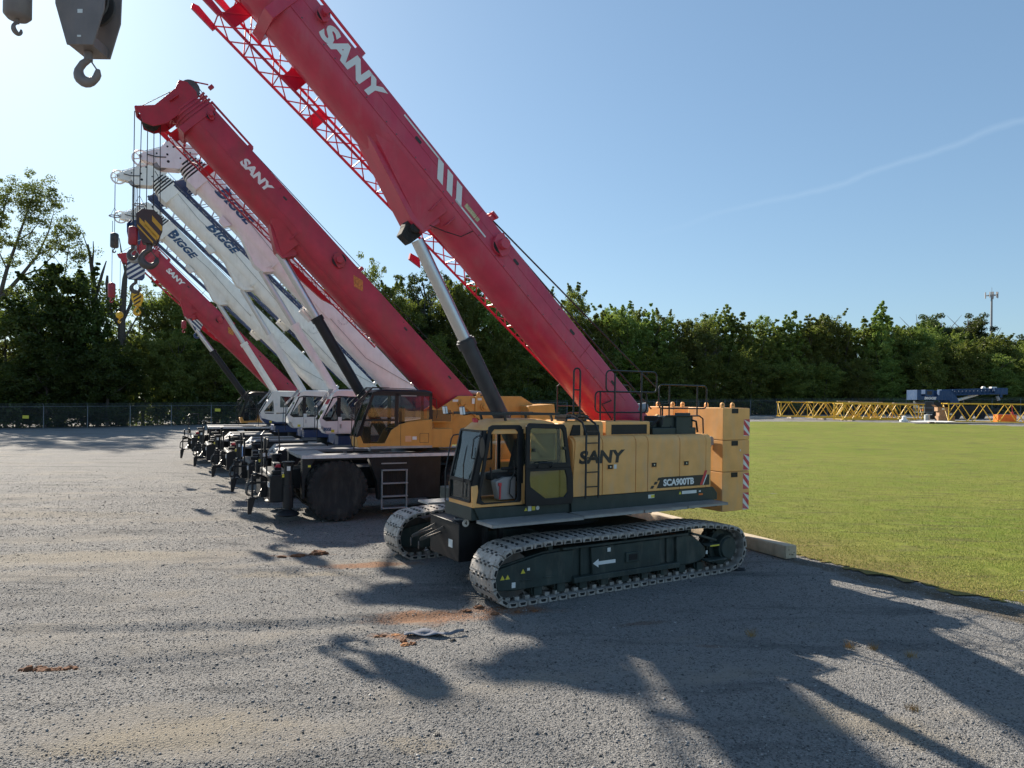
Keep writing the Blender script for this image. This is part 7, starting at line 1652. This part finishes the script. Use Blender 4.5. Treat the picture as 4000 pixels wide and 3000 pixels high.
def fence(name, pts, step, label):
    r = empty(name, (pts[0][0], pts[0][1], 0), 0, label, 'fence'); ox, oy = pts[0]
    P_ = []
    for (a, b_), (c, d_) in zip(pts, pts[1:]):
        n = max(1, round(math.hypot(c - a, d_ - b_) / step)); P_ += [(a + (c - a) * i / n, b_ + (d_ - b_) * i / n) for i in range(n)]
    P_.append(pts[-1]); P3 = [(x - ox, y - oy, gz(x, y)) for x, y in P_]
    mb = MB(); vs = []; fs = []
    for i, (x, y, z) in enumerate(P3): vs += [(x, y, z + .02), (x, y, z + FH)]
    for i in range(len(P3) - 1): fs.append((2 * i, 2 * i + 2, 2 * i + 3, 2 * i + 1))
    mb.add(vs, fs); mb.build('mesh_fabric', LINK, r, smooth=0, fix=False)
    mb = MB(); mb.tube([(x, y, z + FH) for x, y, z in P3], .022, 6); mb.build('top_rail', GALV, r)
    mb = MB()
    for h in (.12, .22, .32): mb.tube([(x, y - .06 - h * .3, z + FH + h) for x, y, z in P3], .006, 4)
    mb.split('barbed_wire', GALV, r)
    for i, (x, y, z) in enumerate(P3):
        mb = MB(); mb.cyl((x, y, z - .1), (x, y, z + FH + .03), .042, n=10); mb.bar((x, y, z + FH), (x, y - .17, z + FH + .36), .03); mb.build('post', GALV, r)
    return r
fence('chain_link_fence', [(-92, 71.5), (-55, 76), (-31, 84), (4, 101), (8, 103)], 4.1, 'grey chain link fence with barbed wire top along the left and behind the cranes')
fence('chain_link_fence', [(10, 104), (30, 114), (60, 116.5), (112, 117)], 4.6, 'grey chain link fence beyond the grass field on the right')
for X, Y, z, lab in ((-52.3, 76.5, 1.35, 'small yellow sign on the fence at far left'), (-34.3, 82.9, 1.9, 'small yellow sign on the fence above the farthest crane front')):
    mb = MB(); mb.box(-.30, .30, -.01, .01, -.17, .17); mb.box(-.22, .22, -.014, -.010, .02, .05); mb.box(-.22, .22, -.014, -.010, -.08, -.05)
    o = mb.build('fence_sign', STK_Y); o.location = (X, Y - .12, gz(X, Y) + z); o.rotation_euler = (0, 0, R(14)); tag(o, lab, 'sign')

# ------------------------------------------------------------------ things along the field
mb = MB(); mb.T = Matrix.Translation((6.75, 17.2, 0)) @ Matrix.Rotation(math.atan2(4.1 + .3, -2.0 - .1), 4, 'Z')
rg = random.Random(2); rings = []
for i in range(15):
    x = -.08 + 9.2 * i / 14; j = lambda: rg.uniform(-.008, .008)
    rings.append([(x, -.17 + j(), .01), (x, .17 + j(), .01), (x, .18 + j(), .10), (x, .18 + j(), .28), (x, .15 + j(), .325), (x, -.15 + j(), .325), (x, -.18 + j(), .28), (x, -.18 + j(), .10)])
mb.loft(rings)
o = mb.build('timber_beam', BEAM, bevel=.012); tag(o, 'long pale squared timber lying along the gravel edge behind the crawler', 'beam')
mb = MB()
rg = random.Random(4)
o2 = MB(); 
for i in range(5):
    x, z = rg.uniform(-.1, .1), rg.uniform(.08, .26); a = Matrix.Translation((6.75, 17.2, 0)) @ Matrix.Rotation(math.atan2(4.4, -2.1), 4, 'Z'); o2.T = a; o2.cyl((-.084, x, z), (-.088, x, z), .014, n=8)
bh = o2.split('bolt_hole', LET_K); 
for b_ in bh: b_.parent = o
# yellow lattice boom sections lying on timbers
def lattice_section(name, label, a, b_, w, h, bays, zg, short=''):
    ax, ay = a; bx, by = b_; Ln = math.hypot(bx - ax, by - ay); r = empty(name, (ax, ay, zg), math.atan2(by - ay, bx - ax), label, 'boom section', 'yellow lattice boom sections lying on the ground')
    for y in (0, w):
        for z in (.05, h): mb = MB(); mb.cyl((0, y, z), (Ln, y, z), .075, n=10); mb.build('chord', LYEL, r)
    br = MB()
    for i in range(bays):
        x0, x1 = Ln * i / bays, Ln * (i + 1) / bays; xm = (x0 + x1) / 2
        for y in (0, w): br.tube([(x0, y, .05), (xm, y, h), (x1, y, .05)], .052, 6)
        for z in (.05, h): br.tube([(x0, 0, z), (xm, w, z), (x1, 0, z)], .028, 6)
    br.build('lacing', LYEL, r)
    for x in (0, Ln):
        mb = MB(); mb.tube([(x, 0, .05), (x, w, .05), (x, w, h), (x, 0, h)], .05, 6, True); mb.tube([(x, 0, .05), (x, w, h)], .035, 6)
        for y in (0, w):
            for z in (.05, h): mb.box(x - .18, x + .18, y - .05, y + .05, z - .07, z + .07)
        mb.build('end_frame', LYEL, r)
    for x in (Ln * .12, Ln * .85):
        mb = MB(); mb.box(x - .15, x + .15, -.3, w + .3, -.22, -.015); o = mb.build('timber_block', TIMB); o.location = r.location; o.rotation_euler = r.rotation_euler; tag(o, 'timber block under the ' + ('left' if x < Ln / 2 else 'right') + ' end of the ' + short + ' yellow lattice section', 'timber', 'timber blocks under the lattice sections')
    return r
lattice_section('lattice_boom_section', 'yellow lattice section, farthest back of the left heap', (36.2, 95.5), (48.0, 93.8), 1.9, 1.95, 5, 1.98, 'farthest back')
lattice_section('lattice_boom_section', 'yellow lattice section in the middle of the left heap', (38.6, 90.8), (50.0, 91.4), 1.7, 2.0, 4, 1.95, 'middle')
lattice_section('lattice_boom_section', 'yellow lattice section at the front of the left heap, its end frame nearest the grass', (40.6, 86.8), (50.2, 88.3), 1.9, 1.95, 4, 1.85, 'front left')
lattice_section('lattice_boom_section', 'yellow lattice section running out of frame at the right', (49.6, 80.6), (64.5, 77.4), 1.7, 2.1, 6, 1.88, 'right hand')
lattice_section('lattice_boom_section', 'yellow lattice section partly behind the front one of the left heap', (42.4, 92.6), (52.6, 90.8), 1.5, 1.9, 4, 1.95, 'half hidden')
for i, (x, y, l, rz, z, lab) in enumerate(((39.5, 94.9, 4.0, -8, 4.02, 'pale plank lying on top of the lattice heap at its left end'), (46.0, 92.3, 4.4, 2, 4.06, 'pale plank lying on top of the middle of the lattice heap'), (50.5, 90.4, 4.2, 8, 3.98, 'pale plank lying on top of the lattice heap at its right end'), (43.2, 91.4, 2.6, -4, 4.12, 'short pale plank at the highest point of the lattice heap'))):
    mb = MB(); mb.box(-l / 2, l / 2, -.15, .15, -.035, .035); mb.box(-l / 2 + .1, l / 2 - .3, .17, .42, -.03, .03); o = mb.build('plank', TIMB, bevel=.005); o.location = (x, y, z); o.rotation_euler = (0, 0, R(rz)); tag(o, lab, 'plank', 'planks on the lattice heap')
# concrete kerb block at the far edge of the field
for i, (x, y, l, lab) in enumerate(((34.0, 97, 3.6, 'grey concrete block lying at the far field edge beside the counterweight'),)):
    mb = MB(); mb.prism_x([(-.3, 0), (.3, 0), (.25, .34), (-.25, .34)], -l / 2, l / 2); o = mb.build('concrete_block', CONC, bevel=.02); o.location = (x, y, gz(x, y) + .02); o.rotation_euler = (0, 0, R(4)); tag(o, lab, 'concrete block')
# yard surface beyond the field is the same gravel sheet; timber mats near the right lattice
mb = MB()
for k in range(6): mb.box(0, 9.5, k * .32, k * .32 + .29, 0, .12 + .004 * (k % 3))
o = mb.build('timber_mat', TIMB, bevel=.01); o.location = (43.6 + 3.2, 78.4, gz(50, 78) + .04); o.rotation_euler = (0, 0, R(-6)); tag(o, 'flat timber mat at the grass edge in front of the cardboard boxes', 'timber mat')
mb = MB(); mb.add([(0, 0, 0), (1.8, .1, .04), (3.6, -.1, .02), (5.0, .3, .10), (4.8, 1.4, .12), (2.6, 1.5, .14), (.4, 1.2, .03)], [(0, 1, 6), (1, 5, 6), (1, 2, 5), (2, 4, 5), (2, 3, 4)])
o = mb.build('white_sheet', LET_W); o.location = (44.4, 78.6, gz(46, 78) + .22); tag(o, 'crumpled white sheet lying on the timber mat by the boxes', 'sheet')
# orange box
mb = MB(); mb.box(0, 2.0, 0, 1.0, 0, .78); mb.box(-.03, 2.03, -.03, 1.03, .78, .84); o = mb.build('orange_bin', ORNG, bevel=.02); o.location = (55.9, 81.6, gz(56, 82) - .02); o.rotation_euler = (0, 0, R(-6)); tag(o, 'bright orange box behind the right hand lattice section', 'box')
# cardboard boxes stacked beside the blue crane
for i, (x, y, z, w, d_, h, lab, fl) in enumerate(((49.4, 82.2, 0, 1.0, .9, .62, 'brown cardboard box, bottom of the left stack', 0), (49.5, 82.2, .63, .9, .85, .55, 'brown cardboard box in the middle of the left stack', 0), (49.3, 82.2, 1.19, 1.15, .9, .50, 'brown cardboard box with open flaps, top of the left stack', 1), (50.6, 82.6, 0, .9, .8, .62, 'brown cardboard box, bottom of the right stack', 0), (50.65, 82.6, .63, .8, .75, .42, 'dark cardboard box with a pale label, top of the right stack', 0))):
    mb = MB(); mb.box(0, w, 0, d_, 0, h); 
    r = mb.build('cardboard_box', CARD if i != 4 else paint('dark_cardboard', (.10, .07, .05), .85, var=.1), bevel=.01); r.location = (x, y, gz(x, y) + .05 + z); r.rotation_euler = (0, 0, R(-8)); tag(r, lab, 'cardboard box', 'cardboard boxes by the blue crane')
    if fl:
        for a, b_ in (((0, 0, h), (-.35, 0, h + .25)), ((w, 0, h), (w + .30, 0, h - .28))):
            f_ = MB(); f_.hexa([(a[0], 0, a[2]), (a[0], d_, a[2]), (a[0] + .01, d_, a[2]), (a[0] + .01, 0, a[2]), (b_[0], 0, b_[2]), (b_[0], d_, b_[2]), (b_[0] + .01, d_, b_[2]), (b_[0] + .01, 0, b_[2])]); f_.build('flap', CARD, r)
        f_ = MB(); f_.hexa([(0, 0, h), (w, 0, h), (w, .01, h), (0, .01, h), (.05, -.25, h + .02), (w + .1, -.25, h + .0), (w + .1, -.24, h + .0), (.05, -.24, h + .02)]); f_.build('flap', CARD, r)
        f_ = MB(); f_.box(.45, .8, -.005, 0, .2, .38); f_.build('label_sheet', STK_W, r)
    if i == 4: f_ = MB(); f_.box(.25, .55, -.005, 0, .1, .3); f_.build('label_sheet', STK_W, r)
# white drums / jugs
mb = MB(); mb.lathe([(0, .28), (.02, .30), (.75, .30), (.78, .26), (.80, .1)], (0, 0, 0), 'z', 20); mb.cyl((0, 0, .78), (.0, 0, .86), .07); o = mb.build('grey_drum', paint('pale_grey_drum', (.45, .47, .46), .6)); o.location = (48.9, 83.6, gz(49, 84) + .02); tag(o, 'pale grey drum left of the cardboard boxes', 'drum')
mb = MB(); mb.lathe([(0, .3), (.25, .33), (.45, .2), (.62, .24), (.70, .1)], (0, 0, 0), 'z', 16); mb.box(-.45, .35, -.2, .2, 0, .25); o = mb.build('white_bag', LET_W, smooth=60); o.location = (45.6, 82.5, gz(46, 83) + .02); tag(o, 'small white bag on the gravel under the blue crane', 'bag')

# ------------------------------------------------------------------ blue truck crane beyond the field
zb = gz(56, 92); r = empty('truck_crane', (52.6, 92.2, zb), R(0), 'steel blue truck crane with lowered boom beyond the field at right', 'truck crane')
mb = MB(); mb.box(.9, 10.8, .1, 2.6, .95, 1.45); mb.box(1.2, 3.6, -.1, 2.7, 1.45, 2.2); mb.box(4.2, 9.5, .2, 2.5, 1.45, 1.75); mb.build('chassis', BLK, r, bevel=.03)
mb = MB(); mb.box(.95, 2.1, -.15, 2.6, .72, 2.32); k_ = mb.build('carrier_cab', paint('slate_cab_paint', (.07, .09, .10), .45, var=.1), r, bevel=.05)
mb = MB(); mb.box(1.05, 1.95, -.17, -.155, 1.55, 2.2); mb.box(1.05, 1.95, -.17, -.155, .95, 1.35); mb.split('cab_window', LET_K, k_)
for x in (2.2, 5.2, 6.8, 8.4):
    mb = MB(); mb.lathe([(-.2, .3), (-.2, .56), (-.14, .62), (.14, .62), (.2, .56), (.2, .3)], (x, .25, .60), 'y', 28); mb.lathe([(-.22, .05), (-.22, .16), (-.12, .28), (-.1, .3)], (x, .25, .60), 'y', 20); mb.build('wheel', RUB, r)
mb = MB(); mb.prism([(.0, 2.45), (.0, 3.75), (.55, 3.75), (.55, 2.95), (2.9, 2.95), (2.9, 3.72), (4.2, 3.75), (5.2, 2.9), (5.6, 1.9), (4.6, 1.75), (4.2, 2.45)], .0, .25); mb.prism([(.0, 2.45), (.0, 3.75), (.55, 3.75), (.55, 2.95), (2.9, 2.95), (2.9, 3.72), (4.2, 3.75), (5.2, 2.9), (5.6, 1.9), (4.6, 1.75), (4.2, 2.45)], 2.2, 2.45)
mb.box(.0, .55, .25, 2.2, 2.45, 3.75); mb.box(.55, 4.2, .25, 2.2, 2.45, 2.8); u_ = mb.build('superstructure', BLUE, r, bevel=.02)
mb = MB(); mb.box(1.1, 2.2, .05, 1.2, 2.95, 3.78); c_ = mb.build('operator_cab', BLUE, u_, bevel=.03)
mb = MB(); mb.box(1.32, 1.95, .03, .045, 3.15, 3.6); mb.build('cab_window', LET_K, c_)
mb = MB(); text_on(mb, 'BIGGE', (.95, -.012, 2.52), (1.5, 0, 0), (.06, 0, .34), .05); mb.build('lettering', LET_W, u_, smooth=0)
mb = MB(); text_on(mb, 'BIGGE', (1.15, -.17, .50), (.75, 0, 0), (.03, 0, .15), .05); mb.build('lettering', LET_W, k_, smooth=0)
mb = MB(); mb.hexa([(3.6, .7, 3.0), (3.6, 1.7, 3.0), (3.6, 1.7, 3.85), (3.6, .7, 3.85), (11.2, .8, 3.35), (11.2, 1.6, 3.35), (11.2, 1.6, 4.15), (11.2, .8, 4.15)]); b2 = mb.build('boom', BLUE, r, bevel=.02)
br = MB()
for i in range(13):
    x0, x1 = 4.9 + i * .5, 4.9 + (i + 1) * .5; z0, z1 = 3.15 + i * .022, 3.75 + i * .022
    br.tube([(x0, .35, z0), ((x0 + x1) / 2, .35, z1), (x1, .35, z0)], .035, 5)
br.tube([(4.8, .35, 3.12), (11.6, .35, 3.45)], .07, 6); br.tube([(4.8, .35, 3.78), (11.6, .35, 4.08)], .08, 6); br.build('lattice_jib', BLUE, b2)
mb = MB(); mb.box(10.3, 12.0, .3, 1.9, 3.30, 4.15); mb.box(11.0, 11.3, .3, .5, 2.9, 3.3); mb.build('boom_head', BLUE, b2, bevel=.03)
mb = MB(); mb.cyl((9.3, .9, 4.1), (9.3, 1.2, 4.1), .25, n=16); mb.box(10.2, 10.9, .8, 1.3, 4.1, 4.30); mb.build('boom_fitting', WHT, b2)
mb = MB(); mb.cyl((5.4, 1.2, 2.3), (8.6, 1.2, 3.3), .20, n=16); mb.build('luffing_cylinder', WHT, r)
mb = MB(); mb.cyl((10.8, .6, 3.1), (11.05, .6, 2.55), .18, n=12); mb.build('hook', GRY2, r)
mb = MB(); mb.box(.6, .85, -.2, -.1, 1.05, 1.25); mb.box(3.0, 3.3, -.2, -.1, 1.05, 1.25); mb.split('side_marker', STK_O, r)
mb = MB(); mb.cyl((11.2, .6, 1.0), (11.2, .6, 1.55), .16, n=14); mb.cyl((11.2, .6, 1.55), (11.15, .6, 2.6), .02, n=6)
r2 = mb.build('red_canister', STK_R); r2.location = (50.2, 86.5, gz(61, 87) - .6); tag(r2, 'small red canister hanging behind the right hand lattice section', 'canister')

# ------------------------------------------------------------------ mast on the skyline
r = empty('phone_mast', (175.2, 260, 2.0), 0, 'thin grey telephone mast above the trees on the right skyline', 'mast')
mb = MB(); mb.cyl((0, 0, 0), (0, 0, 43.6), .55, .30, n=14); mb.cyl((0, 0, 43.6), (0, 0, 45.2), .06); mb.build('pole', GALV, r)
mb = MB(); mb.tube([(math.cos(R(a)) * 1.9, math.sin(R(a)) * 1.9, 42.3) for a in range(0, 360, 60)], .09, 6, True)
for a in range(0, 360, 60): mb.bar((0, 0, 42.3), (math.cos(R(a)) * 1.9, math.sin(R(a)) * 1.9, 42.3), .12)
mb.build('antenna_frame', GALV, r)
for i, (x, y) in enumerate(((-2.3, 0), (-1.5, -1.2), (-.6, -1.7), (.7, -1.6), (1.4, -1.2), (2.2, 0), (1.4, 1.4), (-1.4, 1.4))):
    mb = MB(); mb.box(x - .16, x + .16, y - .12, y + .12, 41.1 + .2 * (i % 2), 43.4); mb.build('antenna_panel', CONS, r, bevel=.03)

# ------------------------------------------------------------------ clods, rag and scraps on the gravel
def clod(x, y, s, mat, lab, cat='clod', grp='clay clods on the gravel', seed=0, n=1, flat=.55, spread=.1):
    rg = np.random.default_rng(seed + int(abs(x * 100))); bm = bmesh.new()
    for k in range(n):
        geom = bmesh.ops.create_icosphere(bm, subdivisions=3, radius=1)
        off = Vector((0, 0, 0)) if n == 1 else Vector((rg.uniform(-1, 1) * spread, rg.uniform(-.35, .35) * spread, 0))
        ss = s * rg.uniform(.6, 1.1) if n > 1 else s; sx_, sy_ = rg.uniform(.8, 1.5), rg.uniform(.7, 1.1); sd = rg.uniform(0, 50)
        for v in geom['verts']:
            d = v.co.normalized(); k_ = 1 + .55 * noise.noise(d * 1.6 + Vector((sd, 0, 0))) + .25 * noise.noise(d * 4 + Vector((sd, 3, 0)))
            v.co = Vector((d.x * ss * sx_ * k_, d.y * ss * sy_ * k_, max(-.2 * ss, d.z * ss * flat * k_))) + off
    me = bpy.data.meshes.new('clod'); bm.to_mesh(me); bm.free(); me.materials.append(mat)
    o = bpy.data.objects.new('clay_clod', me); COL.objects.link(o); o.location = (x, y, relief(x, y) + .01); return tag(o, lab, cat, grp)
for k, (x, y, s) in enumerate(((-6.58, 9.70, .10), (-6.43, 9.76, .085), (-6.32, 9.68, .09), (-6.20, 9.77, .08), (-6.06, 9.80, .085))):
    clod(x, y, s, CLAYD, ['brown clod, leftmost of the row of five at far left', 'second brown clod from the left in the far left row', 'middle clod of the far left row', 'fourth clod in the far left row', 'rightmost clod of the far left row'][k], seed=k)
clod(-4.55, 16.85, .15, CLAYD, 'largest red brown clod in front of the near tyre shadow', seed=3); clod(-4.95, 16.6, .10, CLAYD, 'red brown clod left of the largest one by the tyre shadow', seed=4); clod(-5.3, 16.5, .07, CLAYD, 'smallest red brown clod by the tyre shadow', seed=5)
clod(-2.02, 11.18, .055, CLAYD, 'small dark clod left of the grey rag', seed=6); clod(-1.80, 11.28, .07, CLAY, 'flat orange clod left of the grey rag', seed=7, flat=.3)
clod(-1.63, 10.98, .06, CLAYD, 'red clod just under the left end of the rag', seed=8); clod(-1.58, 10.82, .07, CLAY, 'orange clod nearest the camera below the rag', seed=9, flat=.35); clod(-1.47, 10.86, .05, CLAYD, 'small clod right of the nearest orange one', seed=10)
clod(-.88, 11.05, .045, LET_K, 'small black lump right of the rag', 'lump', 'black lumps', seed=11); clod(-.79, 7.93, .035, LET_K, 'small black scrap near the bottom edge', 'scrap', 'black scraps', seed=12)
clod(-.25, 12.40, .06, CLAYD, 'dark clod by the toe of the near track', seed=13); clod(5.15, 15.9, .10, BLK, 'black lump on the gravel behind the rear of the near track', 'lump', 'black lumps', seed=15)
for k, (x, y, s) in enumerate(((.15, 12.55, .05), (.45, 12.62, .045), (-.55, 12.75, .07), (-.75, 12.55, .05))): clod(x, y, s, CLAYD, 'crumbly clay lump beside the toe of the near track', seed=20 + k, grp='crumbly clay lumps at the track toe')
bm = bmesh.new(); nx_, ny_ = 26, 9; vs = []
for j in range(ny_):
    for i in range(nx_):
        u, v = i / (nx_ - 1), j / (ny_ - 1); wv = (.25 + .75 * math.sin(math.pi * min(1, u * 1.3 + .05)) ** .7) * (1 - .6 * u)
        x = -.38 + .95 * u; y = (v - .5) * .30 * wv + .05 * math.sin(u * 7); z = .03 + .045 * abs(noise.noise(Vector((u * 5, v * 3, 1)))) * 2.0 * math.sin(math.pi * v) + .02 * math.sin(u * 14 + v * 3)
        vs.append(bm.verts.new((x, y, max(.008, z))))
for j in range(ny_ - 1):
    for i in range(nx_ - 1): bm.faces.new((vs[j * nx_ + i], vs[j * nx_ + i + 1], vs[(j + 1) * nx_ + i + 1], vs[(j + 1) * nx_ + i]))
me = bpy.data.meshes.new('rag'); bm.to_mesh(me); bm.free(); me.materials.append(RAG); me.polygons.foreach_set('use_smooth', [True] * len(me.polygons))
o = bpy.data.objects.new('crumpled_rag', me); COL.objects.link(o); o.location = (-1.28, 11.25, .01); o.rotation_euler = (0, 0, R(8)); sm = o.modifiers.new('thick', 'SOLIDIFY'); sm.thickness = .006
tag(o, 'crumpled grey rag lying on the gravel in front of the near track', 'rag')
